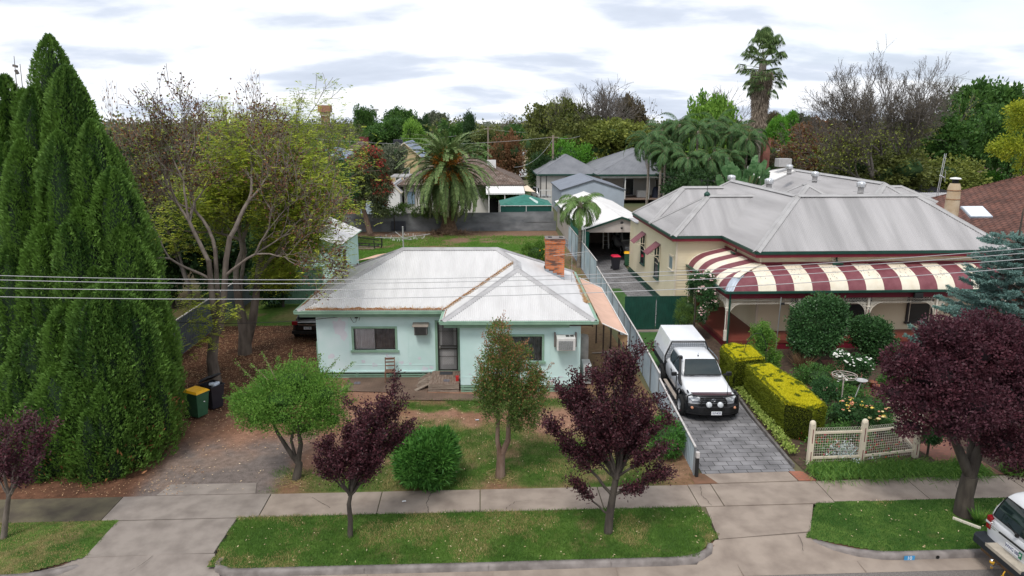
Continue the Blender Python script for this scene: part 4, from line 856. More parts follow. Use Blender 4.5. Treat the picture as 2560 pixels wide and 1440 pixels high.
# flecks of peeled paint on the cream stripes
mb = MB(); rg = random.Random(9)
for i, (a, b) in enumerate(zip(edges[:-1], edges[1:])):
    if i % 2 == 1 and a < 22:
        for q in range(26 if i > 1 else 10):
            u = rg.uniform(a+.08, b-.08); t = rg.uniform(.12, .8)
            if u < tx+(gx-tx)*t+.1: continue
            tt = t+rg.uniform(.02, .07); zz_ = lambda t: TZ+(TZ-GZ)*vp(t)+.016; w_ = rg.uniform(.004, .010)
            mb.add([(u-w_, ty+(gy-ty)*t, zz_(t)), (u+w_, ty+(gy-ty)*t, zz_(t)), (u+w_, ty+(gy-ty)*tt, zz_(tt)), (u-w_, ty+(gy-ty)*tt, zz_(tt))], [(0, 1, 2, 3)])
mb.build('flaked_paint', M('flake', (.10, .085, .08), .8, .2, 5), vr)
mb = MB(); mb.bar((tx, ty-.02, TZ+.05), (25.3, ty-.02, TZ+.05), .03, .09); mb.bar((tx-.02, ty, TZ+.05), (tx-.02, wy-.05, TZ+.05), .03, .09); mb.build('flashing', m_burg, V)
mb = MB(); mb.bar((gx-.04, gy-.05, GZ-.03), (25, gy-.05, GZ-.03), .13, .10); mb.bar((gx-.05, gy-.1, GZ-.03), (gx-.05, wy-.1, GZ-.03), .13, .10); mb.build('verandah_gutter', m_dkgreen, V)
mb = MB(); mb.box(gx+.09, 25, gy+.1, gy+.16, GZ-.36, GZ-.09); mb.box(gx+.09, gx+.15, gy+.161, wy-.1, GZ-.36, GZ-.09); mb.build('verandah_beam', m_burg, V)
mb = MB(); mb.tube([(17.15, wf-.12, VE-.15), (17.15, wf-.12, VE-.45), (17.13, wf-.25, TZ+.1)], .04, 8); mb.tube([(16.9, wf-.3, TZ+.02), (17.4, wf-.3, TZ+.02)], .05, 8); mb.tube([(X1+.2, 36.2, VE-.15), (X1+.2, 36.2, TZ+.12)], .04, 8); mb.tube([(X1+.05, 36.0, TZ+.04), (X1+.05, 36.5, TZ+.04)], .05, 8); mb.build('downpipe', m_dkgreen, V)
mb = MB(); mb.tube([(11.53, 31.8, .1), (11.53, 31.8, GZ-.1)], .045, 8); mb.build('downpipe', m_dkgreen, V)
# posts and cast iron lace
PX = [(11.45, 31.92), (14.86, 31.92), (18.2, 31.92), (21.5, 31.92), (24.8, 31.92), (11.45, 35.1), (11.45, 38.1)]
for x, y in PX:
    mb = MB(); mb.box(x-.05, x+.05, y-.05, y+.05, .45, GZ-.36); mb.box(x-.07, x+.07, y-.07, y+.07, .45, .95); mb.box(x-.07, x+.07, y-.07, y+.07, 2.0, 2.06); p = mb.build('verandah_post', m_lace, V, bevel=.01)
    mb = MB(); mb.box(x-.02, x+.02, y-.053, y-.0505, 1.0, 1.9); mb.build('burgundy_inlay', m_burg, p)
def lace(a, b, z1, parent):   # a-b along the verandah edge; valance with scalloped lower edge and curved brackets
    mb = MB(); A = Vector((*a, 0)); B = Vector((*b, 0)); ln = (B-A).length; d = (B-A).normalized(); nn = Vector((-d.y, d.x, 0))
    def P(u, z, o=0): return A+d*u+Vector((0, 0, z))+nn*o
    dp = .26; n = int(ln/.13); s = ln/n
    mb.bar(P(.05, z1-.015), P(ln-.05, z1-.015), .02, .03); mb.bar(P(.05, z1-dp), P(ln-.05, z1-dp), .014, .016); mb.bar(P(.05, z1-dp*.45), P(ln-.05, z1-dp*.45), .014, .012)
    for i in range(n):
        u = (i+.5)*s
        mb.tube([P(u+.052*math.cos(t), z1-dp*.72+.048*math.sin(t)) for t in [k*math.pi/3 for k in range(7)]], .008, 4, cap=False)
        mb.bar(P(i*s, z1-.02), P(i*s+s, z1-dp*.45), .012, .012); mb.bar(P(i*s+s, z1-.02), P(i*s, z1-dp*.45), .012, .012)
        mb.tube([P(u-s/2, z1-dp), P(u-s/4, z1-dp-.04), P(u, z1-dp-.055), P(u+s/4, z1-dp-.04), P(u+s/2, z1-dp)], .009, 4, cap=False)
    for e, sg in ((.06, 1), (ln-.06, -1)):
        Rr = .62; pts = [P(e+sg*(Rr-Rr*math.cos(t)), z1-dp-Rr+Rr*math.sin(t)) for t in [k*math.pi/16 for k in range(9)]]
        mb.tube(pts, .014, 5, cap=False)
        for k in range(1, 9):
            p = pts[k]; u = (p-A).dot(d); mb.bar(p, P(e, p.z+.05) if k < 6 else P(u, z1-dp), .012, .012)
            q = pts[k-1]; mb.bar(q, P(u, z1-dp), .011, .011)
            for r_ in (.3, .6): c = p.lerp(Vector(P(e, z1-dp)), r_); mb.tube([c+d*.035*math.cos(t)+Vector((0, 0, .035*math.sin(t))) for t in [m*math.pi/2.5 for m in range(6)]], .008, 4, cap=False)
    return mb.build('iron_lace', m_lace, parent)
for a, b in zip(PX[:4], PX[1:5]): lace((a[0]+.05, a[1]), (b[0]-.05, b[1]), GZ-.36, V)
lace((11.45, 31.97), (11.45, 35.05), GZ-.36, V); lace((11.45, 35.15), (11.45, 38.05), GZ-.36, V)
mb = MB(); mb.box(20.2, 20.6, gy-.1, gy+.05, GZ-.38, GZ-.12); tag(mb.build('floodlight', m_black, V, bevel=.02))
# roof vents
m_alu = M('mill_aluminium', (.72, .73, .74), .3, .05, 4, metal=.85)
def turbine(x, y, z, label):
    t = thing('roof_vent', label, 'roof vent', (x, y, z), 0, 'whirling vents on the villa roof')
    mb = MB(); mb.lathe([(.16, -.25), (.16, .12), (.19, .14)], n=14); mb.box(-.3, .3, -.3, .3, -.12, -.10); mb.build('base', m_capg, t)
    mb = MB(); mb.lathe([(.15, .14), (.225, .20), (.25, .30), (.24, .40), (.17, .47), (.0, .5)], n=20)
    for k in range(16): a = k*math.pi/8; mb.bar((.235*math.cos(a), .235*math.sin(a), .17), (.25*math.cos(a+.25), .25*math.sin(a+.25), .42), .012, .05)
    mb.build('turbine', m_alu, t)
turbine(*Yp(1922, 467, 40.5), 'spinning aluminium roof vent nearest the front on the left slope of the villa')
turbine(*Yp(2152, 475, 40.2), 'large aluminium roof vent just behind the long front ridge of the villa')
turbine(*Yp(2037, 447, 46.8), 'aluminium roof vent on the pale slope in the middle of the villa roof')
turbine(*Yp(1973, 428, 52.5), 'most distant aluminium roof vent peeping over the villa ridge')
turbine(*Yp(1828, 456, 46.8), 'aluminium roof vent half hidden behind the left ridge end of the villa')
t = thing('weather_vane', 'black weather vane with bowl base on the left wing ridge of the villa', 'weather vane', (12.9, 40.45, 6.4))
mb = MB(); mb.lathe([(.0, 0), (.17, 0), (.18, .12), (.1, .2), (.03, .25)], n=12); mb.build('base', m_dkgreen, t); mb = MB(); mb.tube([(0, 0, .2), (0, 0, 1.0)], .015, 5); mb.bar((-.18, 0, .62), (.18, 0, .62), .015); mb.bar((0, -.18, .62), (0, .18, .62), .015); mb.bar((-.28, 0, .85), (.28, 0, .85), .018); mb.add([(.28, 0, .93), (.42, 0, .85), (.28, 0, .77)], [(0, 1, 2)]); mb.add([(-.28, 0, .85), (-.4, 0, .97), (-.4, 0, .73)], [(0, 1, 2)]); mb.build('vane', m_black, t)
# ================================================================ fences, gate, garage, sheds
m_iron = M('blue_grey_iron', (.35, .44, .52), .55, .1, .8, c2=(.50, .58, .64), detail=8)
m_ironr = M('old_grey_iron', (.13, .14, .15), .7, .2, .8, c2=(.24, .25, .26), detail=8, stretch=(1, 1, 2))
m_ironcap = M('fence_rail', (.50, .47, .45), .6, .15, 4)
def ribwall(mb, a, b, z0, z1a, z1b, rib=.19, d=.018):   # trapezoid ribs
    A = Vector((a[0], a[1], 0)); B = Vector((b[0], b[1], 0)); ln = (B-A).length; u = (B-A).normalized(); n = Vector((u.y, -u.x, 0)); k = int(ln/rib); vs = []
    for i in range(k):
        for f, o in ((0, 0), (.3, 0), (.4, d), (.6, d), (.7, 0)):
            s = (i+f)*ln/k; p = A+u*s+n*o; z = z1a+(z1b-z1a)*s/ln; vs += [p+Vector((0, 0, z0)), p+Vector((0, 0, z))]
    p = B; vs += [p+Vector((0, 0, z0)), p+Vector((0, 0, z1b))]
    mb.add(vs, [(2*i, 2*i+2, 2*i+3, 2*i+1) for i in range(len(vs)//2-1)])
t = thing('iron_fence', 'long pale blue-grey steel panel fence between the two driveways', 'fence')
FB = [(6.42, 19.75, .92), (6.56, 23.2, 1.03), (6.66, 25.2, 1.1), (6.66, 25.22, 1.3), (6.9, 30.3, 1.38), (7.05, 35.3, 1.45), (7.3, 44.2, 1.6)]
mb = MB(); mc = MB()
def fpost(x, y, h): m = MB(); m.box(x-.03, x+.03, y-.02, y+.03, 0, h); m.build('post', m_ironr, t)
for (x0, y0, h0), (x1, y1, h1) in zip(FB[:-1], FB[1:]):
    if y1-y0 < .1: continue
    ribwall(mb, (x0, y0), (x1, y1), 0, h0, h1); mc.bar((x0, y0, h0+.01), (x1, y1, h1+.01), .06, .035)
    k = int((y1-y0)/2.3)+1
    for i in range(k): fpost(x0+(x1-x0)*i/k, y0+(y1-y0)*i/k, h0+(h1-h0)*i/k-.01)
FB2 = [(7.3, 44.2, 1.95), (7.4, 53, 1.95), (7.45, 60.2, 1.95)]
for (x0, y0, h0), (x1, y1, h1) in zip(FB2[:-1], FB2[1:]):
    ribwall(mb, (x0, y0), (x1, y1), 0, h0, h1); mc.bar((x0, y0, h0+.01), (x1, y1, h1+.01), .06, .035)
    for i in range(3): fpost(x0+(x1-x0)*i/3, y0+(y1-y0)*i/3, h0)
mb.build('panel', m_iron, t); mc.build('top_rail', m_ironcap, t)
for x, y, z in ((6.47, 19.66, .62),): mb = MB(); mb.bar((x, y, 0), (x, y, z), .09); mb.build('end_stump', m_black, t); mb = MB(); mb.bar((x, y, z), (x, y, z+.18), .1); mb.build('stump_cap', m_ironcap, t)
t = thing('back_fence', 'low weathered grey corrugated iron fence across the far end of the back lawn', 'fence'); mb = MB()
rg = random.Random(2)
def hcorr(mb, x0, x1, y, z0, z1, pitch=.085, amp=.012):
    k = int((z1-z0)/(pitch/4)); vs = []
    for i in range(k+1): z = z0+(z1-z0)*i/k; o = amp*math.sin(2*math.pi*z/pitch); vs += [(x0, y+o, z), (x1, y+o, z)]
    mb.add(vs, [(2*i, 2*i+1, 2*i+3, 2*i+2) for i in range(k)], True)
x = -13.6; i = 0
while x < 7.3:
    w_ = min(2.6, 7.4-x); hcorr(mb, x, x+w_+.05, 70.3+.02*(i % 2), 0, .95+rg.uniform(-.03, .03)); hcorr(mb, x-.3, x+w_-.2, 70.28+.03*((i+1) % 2), .85, 1.75+.02*i+rg.uniform(-.03, .03)); x += w_; i += 1
mb.build('sheeting', m_ironr, t); mb = MB(); p0 = Yp(978, 555, 70.2); mb.box(p0.x, p0.x+1.4, 70.12, 70.16, .15, 1.05); mb.build('dark_patch_sheet', M('slate_sheet', (.05, .055, .07), .6, .1, 3), t)
mb = MB(); mb.poly([(-13.65, 66.3, 0), (-13.65, 70.3, 0), (-13.65, 70.3, 1.75), (-13.65, 66.3, 1.4)]); mb.build('return_panel', m_iron, t)
# colorbond fence along the left boundary behind the trees
t = thing('boundary_fence', 'dark grey panel fence glimpsed behind the big conifer on the left', 'fence'); mb = MB(); ribwall(mb, (-13.9, 66), (-13.9, 24), 0, 1.7, 1.7); mb.build('panel', M('slate_panel', (.10, .12, .14), .5, .1, 2), t)
mb = MB(); mb.bar((-13.9, 24, 1.72), (-13.9, 66, 1.72), .06, .04); mb.build('top_rail', m_ironcap, t)
# green gate
t = thing('side_gate', 'dark green ribbed steel double gate beside the villa', 'gate')
for k, (a, b) in enumerate(((7.32, 8.93), (8.97, 10.55))):
    mb = MB(); ribwall(mb, (a, 35.25), (b, 35.25), .08, 1.78, 1.78, .13, .012); g_ = mb.build('gate_leaf', m_dkgreen, t); mb = MB(); mb.box(a, b, 35.24, 35.28, 1.78, 1.82); mb.box(a, b, 35.265, 35.29, .06, .10); mb.build('frame', m_dkgreen, g_)
mb = MB(); mb.box(8.93, 8.97, 35.2, 35.24, .85, 1.0); mb.build('latch', m_alu, t)
mb = MB(); mb.box(7.2, 10.55, 35.0, 35.2, 0, .05); tag(mb.build('gate_threshold', m_conc), 'pale concrete sill under the dark green gate', 'threshold')
# garage
def gable(name, label, x0, x1, y0, y1, ze, zr, wallm, roofm, trimm, over=.3, cat='garage', front_open=None, ridge='y', ribs=True, parentloc=None):
    t = thing(name, label, cat); xm = (x0+x1)/2; mb = MB()
    if front_open:
        a, b, zo = front_open; mb.add([(x0, y0, 0), (a, y0, 0), (a, y0, zo), (x0, y0, zo)], [(0, 1, 2, 3)]); mb.add([(b, y0, 0), (x1, y0, 0), (x1, y0, zo), (b, y0, zo)], [(0, 1, 2, 3)]); mb.add([(x0, y0, zo), (x1, y0, zo), (x1, y0, ze), (xm, y0, zr-.03), (x0, y0, ze)], [(0, 1, 2, 3, 4)])
    else: mb.add([(x0, y0, 0), (x1, y0, 0), (x1, y0, ze), (xm, y0, zr-.03), (x0, y0, ze)], [(0, 1, 2, 3, 4)])
    mb.add([(x0, y1, 0), (x1, y1, 0), (x1, y1, ze), (xm, y1, zr-.03), (x0, y1, ze)], [(0, 1, 2, 3, 4)]); mb.box(x0, x0+.05, y0+.01, y1-.01, 0, ze-.02); mb.box(x1-.05, x1, y0+.01, y1-.01, 0, ze-.02); mb.build('wall', wallm, t)
    s = (zr-ze)/(xm-x0); mb = MB()
    for sx, e in ((x0-over, x0), (x1+over, x1)):
        z = ze-s*over; mb.corr([(sx, y0-over*.6, z), (sx, y1+.1, z), (xm, y1+.1, zr), (xm, y0-over*.6, zr)], (0, 1, 0), .19, .012)
    r = mb.build('roof', roofm, t); mb = MB(); mb.cap((xm, y0-over*.6, zr), (xm, y1+.1, zr), .2, .08, .03); mb.build('ridge_capping', roofm, r)
    mb = MB()
    for sx in (x0-over, x1+over): z = ze-s*over; mb.bar((sx, y0-over*.6-.02, z-.04), (xm, y0-over*.6-.02, zr-.04), .03, .14); mb.bar((sx, y0-over*.6, z-.03), (sx, y1+.1, z-.03), .1, .1)
    mb.build('barge_board', trimm, t); return t
m_wpale = M('pale_grey_cladding', (.50, .45, .41), .6, .06, 1.5); m_wroof = M('white_zinc_roof', (.66, .64, .62), .5, .06, .7, c2=(.76, .74, .72))
gt = gable('garage', 'open garage with white gable roof and green trim at the end of the driveway', 7.85, 13.2, 53, 73, 2.7, 3.6, m_wpale, m_wroof, m_dkgreen, front_open=(8.1, 12.9, 2.42))
mb = MB(); mb.add([(7.95, 62.5, 0), (13.1, 62.5, 0), (13.1, 62.5, 2.7), (7.95, 62.5, 2.7)], [(0, 1, 2, 3)]); mb.build('inner_wall', M('dim_lining', (.22, .18, .15), .8, .1, 2), gt)
mb = MB(); mb.lathe([(0, 0), (.10, .02), (.12, .12), (.05, .2)], (10.5, 52.7, 3.1), 10); mb.lathe([(0, 0), (.07, .02), (.08, .14)], (10.5, 52.7, 2.7), 10); mb.build('sensor_lamp', m_black, gt)
mb = MB(); mb.add([(7.6, 52.6, 2.6), (7.6, 60, 2.6), (7.5, 60, 1.4), (7.5, 52.6, .6)], [(0, 1, 2, 3)], True); mb.add([(7.6, 52.6, 2.6), (8.1, 52.8, 2.5), (8.05, 52.8, .5), (7.5, 52.6, .6)], [(0, 1, 2, 3)]); tag(mb.build('green_tarpaulin', M('green_cloth', (.01, .12, .085), .7, .15, 3)), 'dark green cloth hanging along the left side of the open garage', 'tarpaulin')
for k in range(2):
    mb = MB(); x, y = 7.45+.25*k, 51.6+.3*k; mb.tube([(x, y, 0), (x, y, 3.0), (x+.15, y, 3.05), (x+.17, y, 1.3-.2*k)], .035, 6); 
    if k == 0: tag(mb.build('conduit_pipe', m_whitep), 'white bent pipe standing beside the small palm by the garage', 'pipe')
t = thing('step_ladder', 'aluminium step ladder standing in the dark of the open garage', 'ladder', (10.6, 60, 0)); mb = MB()
for x in (-.25, .25): mb.bar((x, -.3, 0), (x*.7, 0, 1.9), .05); mb.bar((x, .5, 0), (x*.7, .02, 1.9), .04)
for z in (.35, .7, 1.05, 1.4, 1.75): mb.bar((-.22, -.3+.16*z, z), (.22, -.3+.16*z, z), .08, .03)
mb.build('frame', m_alu, t)
# blue-grey shed behind, gable facing the camera
gable('metal_shed', 'pale blue steel shed with slate grey gable roof behind the garage', 9.15, 16.3, 81, 92, 3.05, 4.15, M('pale_blue_cladding', (.40, .45, .52), .6, .06, 1), M('slate_roof_sheet', (.17, .19, .23), .5, .1, 1), M('slate_trim', (.10, .11, .13), .5, .1, 2), over=.15, cat='shed')
# mint garden shed with skillion / gable, left of cottage
t = thing('garden_shed', 'mint green shed with white skillion roof left of the back lawn', 'shed')
a, b, c, d = (-12.2, 46.0, 3.9), (-9.45, 46.6, 2.75), (-9.15, 54.2, 2.75), (-12.2, 54.2, 3.9)
mb = MB(); mb.corr([(-12.4, 45.6, 3.95), (-9.15, 46.3, 2.65), (-8.9, 53.6, 2.65), (-12.4, 54.5, 3.95)], (0, 1, 0)); mb.build('roof', m_roofw, t)
mb = MB(); mb.add([(-12.2, 46.2, 0), (-9.5, 46.7, 0), (-9.5, 46.7, 2.72), (-12.2, 46.2, 3.8)], [(0, 1, 2, 3)]); mb.add([(-9.5, 46.7, 0), (-9.2, 53.4, 0), (-9.2, 53.4, 2.68), (-9.5, 46.7, 2.72)], [(0, 1, 2, 3)]); mb.build('wall', m_mint, t)
mb = MB(); mb.bar((-12.3, 45.75, 3.85), (-9.25, 46.25, 2.58), .03, .16); mb.bar((-9.2, 46.3, 2.6), (-8.95, 53.5, 2.6), .08, .08); mb.bar((-10.6, 46.42, 0), (-10.6, 46.42, 3.1), .05); mb.build('trim', m_sage, t)
mb = MB(); mb.box(-9.52, -9.38, 48.5, 49.4, 0, 2.0); mb.build('door', M('brown_door', (.10, .05, .04), .7, .2, 4), t)
t = thing('side_fence_gate', 'mint green corrugated fence and gate between shed and trees', 'fence'); mb = MB(); A = G(697, 765); ribwall(mb, (-12.6, 41.5), (-9.3, 41.5), .05, 2.2, 2.2, .12, .02); mb.build('panel', M('sage_iron', (.20, .36, .26), .6, .12, 2), t)
mb = MB(); mb.bar((-12.6, 41.45, 2.25), (-7.3, 41.3, 2.3), .06, .06); mb.bar((-9.3, 41.45, 0), (-9.3, 41.45, 2.3), .08); mb.build('rail', m_sage, t)
mb = MB()
for x in (-10.9,): pass
# wire woven garden fence with cream timber posts
t = thing('garden_fence', 'cream picket-post fence with woven wire panels round the rose garden', 'fence')
P_ = [(10.2, 20.2), (11.88, 20.25), (13.85, 20.6), (14.1, 21.8), (14.35, 23.1)]; Hh = 1.24
for x, y in P_:
    s = .075 if y < 20.7 else .05; hz = Hh+.22
    mb = MB(); mb.prism([(x-s, y-s), (x+s, y-s), (x+s, y+s), (x-s, y+s)], 0, hz-.06); mb.lathe([(s*1.25, hz-.06), (s*1.1, hz+.01), (s*.6, hz+.05), (0, hz+.06)], (x, y, 0), 12); p = mb.build('post', m_creamt, t, bevel=.012)
    mb = MB(); mb.box(x-.012, x+.012, y-s-.003, y-s-.0005, .12, .5); mb.box(x-.012, x+.012, y-s-.003, y-s-.0005, .78, 1.25); mb.build('groove', m_burg, p)
wm = MB(); rm = MB()
for a, b in zip(P_[:-1], P_[1:]):
    A = Vector((*a, 0)); B = Vector((*b, 0)); d = (B-A).normalized(); ln = (B-A).length
    for z in (.26, 1.10): rm.bar(A+Vector((0, 0, z)), B+Vector((0, 0, z)), .045, .07)
    n = int(ln/.075)
    for i in range(1, n):
        p = A+d*(ln*i/n); wm.bar(p+Vector((0, 0, .1)), p+Vector((0, 0, 1.18)), .006)
        if i < n-1: q = p+d*(ln/n*1.6); wm.tube([p+Vector((0, 0, 1.18)), p.lerp(q, .25)+Vector((0, 0, 1.25)), p.lerp(q, .5)+Vector((0, 0, 1.27)), p.lerp(q, .75)+Vector((0, 0, 1.25)), q+Vector((0, 0, 1.18))], .0045, 4, cap=False)
    for z in [.14+.085*k for k in range(13)]: wm.bar(A+Vector((0, 0, z)), B+Vector((0, 0, z)), .006)
rm.build('rail', m_creamt, t); wm.build('woven_wire', M('cream_wire', (.60, .56, .47), .5, .1, 5), t)
# ================================================================ vehicles
m_carw = M('white_car_paint', (.70, .71, .73), .25, .03, 3, spec=.5, coat=.6)
m_carb = M('black_car_paint', (.008, .008, .010), .2, .05, 3, coat=.7)
m_cars = M('silver_car_paint', (.42, .43, .44), .3, .05, 3, metal=.4, coat=.5)
m_tyre = M('tyre', (.014, .014, .014), .85, .2, 20)
m_rim = M('wheel_rim', (.55, .56, .58), .4, .08, 5)
m_cglass = GLASS('tinted_glass', (.012, .022, .022), .04)
m_blackp = M('black_powdercoat', (.012, .012, .013), .45, .15, 12)
m_lens = M('lamp_lens', (.55, .58, .60), .12, .15, 18, spec=.8, c2=(.8, .82, .84))
m_red = M('red_lens', (.25, .01, .015), .2, .1, 5)
m_amber = M('amber_lens', (.60, .28, .16), .3, .1, 5)
m_chrome = M('chrome', (.75, .76, .78), .12, .03, 4, metal=.95)
m_plate = M('number_plate', (.75, .76, .78), .5, .03, 5); m_ink = M('plate_ink', (.02, .03, .12), .5, .05, 5)
def loft(mb, rings, close_ends=True):
    n = len(rings[0]); vs = []
    for r in rings: vs += r
    fs = [(i*n+j, (i+1)*n+j, (i+1)*n+(j+1) % n, i*n+(j+1) % n) for i in range(len(rings)-1) for j in range(n)]
    if close_ends: fs += [tuple(range(n)), tuple(range((len(rings)-1)*n, len(rings)*n))[::-1]]
    mb.add(vs, fs, True)
def ring(y, half): return [(x, y, z) for x, z in half]+[(-x, y, z) for x, z in reversed(half)]
def body(parent, name, st, mat, sub=2):   # st: (y, bottom, belt, top, width)
    mb = MB(); R_ = []
    for (y, zb, zm, zt, w_) in st: R_.append(ring(y, [(w_*.80, zb), (w_*.97, zb+.04), (w_, zb+(zm-zb)*.55), (w_*.975, zm), (w_*.84, zt-.015), (w_*.4, zt)]))
    loft(mb, R_); o = mb.build(name, mat, parent); s = o.modifiers.new('Subdivision', 'SUBSURF'); s.levels = s.render_levels = sub; return o
def wheel(parent, x, y, r=.38, w=.25, rim=m_rim, spokes=6):
    sg = 1 if x > 0 else -1; mb = MB(); k = w/2
    mb.lathe([(r*.6, -k), (r*.9, -k), (r*.98, -k*.75), (r, -k*.4), (r, k*.4), (r*.98, k*.75), (r*.9, k), (r*.6, k)], (x, y, r), 28, 'x'); t = mb.build('tyre', m_tyre, parent)
    mb = MB(); mb.lathe([(r*.62, k*.9*sg), (r*.58, k*.95*sg), (r*.54, k*.55*sg), (r*.2, k*.45*sg), (r*.16, k*.75*sg), (0, k*.78*sg)], (x, y, r), 24, 'x'); rr = mb.build('rim', rim, t)
    mb = MB()
    for i in range(spokes): a = i*2*math.pi/spokes; mb.lathe([(0, k*.56*sg+.006*sg), (r*.075, k*.56*sg+.005*sg)], (x, y+r*.38*math.cos(a), r+r*.38*math.sin(a)), 8, 'x')
    mb.build('rim_hole', m_tyre, t); return t
def arch(mb, x, y, r, sg, zc, a0=0, a1=180, wd=.06):
    pts = [(y+r*math.cos(R(a)), zc+r*math.sin(R(a))) for a in range(a0, a1+1, 15)]
    for p, q in zip(pts[:-1], pts[1:]): mb.bar((x, p[0], p[1]), (x, q[0], q[1]), .05, wd)
def disc(mb, x, y, z, r, n=20): mb.add([(x, y+r*math.cos(2*math.pi*i/n), z+r*math.sin(2*math.pi*i/n)) for i in range(n)], [tuple(range(n))])
def emblem(parent, loc, w, rot=(0, 0, 0), mat=m_chrome, name='emblem'):
    mb = MB(); t = .07*w; E = lambda cx, cz, a, b: [Vector((cx+a*math.cos(k*math.pi/12), 0, cz+b*math.sin(k*math.pi/12))) for k in range(25)]
    mb.tube(E(0, 0, w/2, w*.34), t*.55, 5, cap=False); mb.tube(E(0, w*.1, w*.31, w*.12), t*.42, 5, cap=False); mb.tube(E(0, 0, w*.13, w*.30), t*.42, 5, cap=False)
    o = mb.build(name, mat, parent); o.location = loc; o.rotation_euler = rot; return o
def plate(parent, loc, s, rot=(0, 0, 0), w=.372, hgt=.135, ink=None, bgm=None):
    mb = MB(); mb.box(-w/2, w/2, -.004, .004, -hgt/2, hgt/2); p = mb.build('number_plate', bgm or m_plate, parent); p.location = loc; p.rotation_euler = rot
    text(s, hgt*.78, ink or m_ink, p, 'plate_text', (0, -.0045, 0), depth=.001, sx=.82); return p
# ---------------- white utility with canopy, in the villa's drive
U = thing('utility_truck', 'white dual cab utility with bull bar and white canopy parked on the grey pavers', 'utility truck', (8.26, 24.35, .006), R(-2.2))
body(U, 'body', [(-.56, .52, .80, .88, .74), (-.46, .46, .86, .985, .86), (-.1, .44, .93, 1.03, .90), (.35, .42, .98, 1.09, .91), (.85, .40, 1.03, 1.15, .92), (1.2, .38, 1.07, 1.17, .92), (2.3, .38, 1.10, 1.18, .92), (3.1, .38, 1.10, 1.18, .92), (3.2, .42, 1.09, 1.16, .90)], m_carw)
mb = MB(); rr = []
for (y, z, wt, zt) in [(.86, 1.13, .76, 1.135), (1.12, 1.14, .72, 1.46), (1.40, 1.14, .66, 1.655), (1.75, 1.14, .635, 1.70), (2.9, 1.14, .635, 1.70), (3.08, 1.14, .66, 1.60), (3.18, 1.14, .76, 1.16)]:
    wb = .80; rr.append(ring(y, [(wb, z-.05), (wb+(wt-wb)*.5, (z+zt)/2), (wt, zt-.04), (wt*.88, zt), (wt*.4, zt+.012)]))
loft(mb, rr); o = mb.build('cab', m_carw, U); s = o.modifiers.new('Subdivision', 'SUBSURF'); s.levels = s.render_levels = 1
mb = MB(); wz = [(.90, 1.165, .70), (1.12, 1.44, .635), (1.36, 1.635, .575)]; vs = []
for y, z, hw_ in wz:
    for i in range(9): u = -1+i/4; vs.append((hw_*u, y-.035*(1-u*u)-.035, z+.035+.02*(1-u*u)))
mb.add(vs, [(j*9+i, j*9+i+1, (j+1)*9+i+1, (j+1)*9+i) for j in range(2) for i in range(8)], True); ws = mb.build('windscreen', m_cglass, U)
mb = MB(); e = [vs[0], vs[9], vs[18]]; f = [vs[8], vs[17], vs[26]]
for seg in ([e[0], e[1], e[2]], [f[0], f[1], f[2]], vs[18:27]): mb.tube([Vector(q)+Vector((0, -.002, .003)) for q in seg], .011, 5)
mb.tube([Vector(q)+Vector((0, -.002, .003)) for q in vs[0:9]], .022, 5); mb.build('seal', m_blackp, ws)
mb = MB(); mb.tube([(-.5, .78, 1.20), (0, .83, 1.245)], .008, 4); mb.tube([(.15, .79, 1.21), (.55, .83, 1.235)], .008, 4); mb.build('wiper', m_blackp, ws)
mb = MB(); mb.add([(-.60, .93, 1.245), (-.47, .90, 1.25), (-.49, .96, 1.32), (-.60, .98, 1.32)], [(0, 1, 2, 3)]); mb.build('sticker', m_plate, ws)
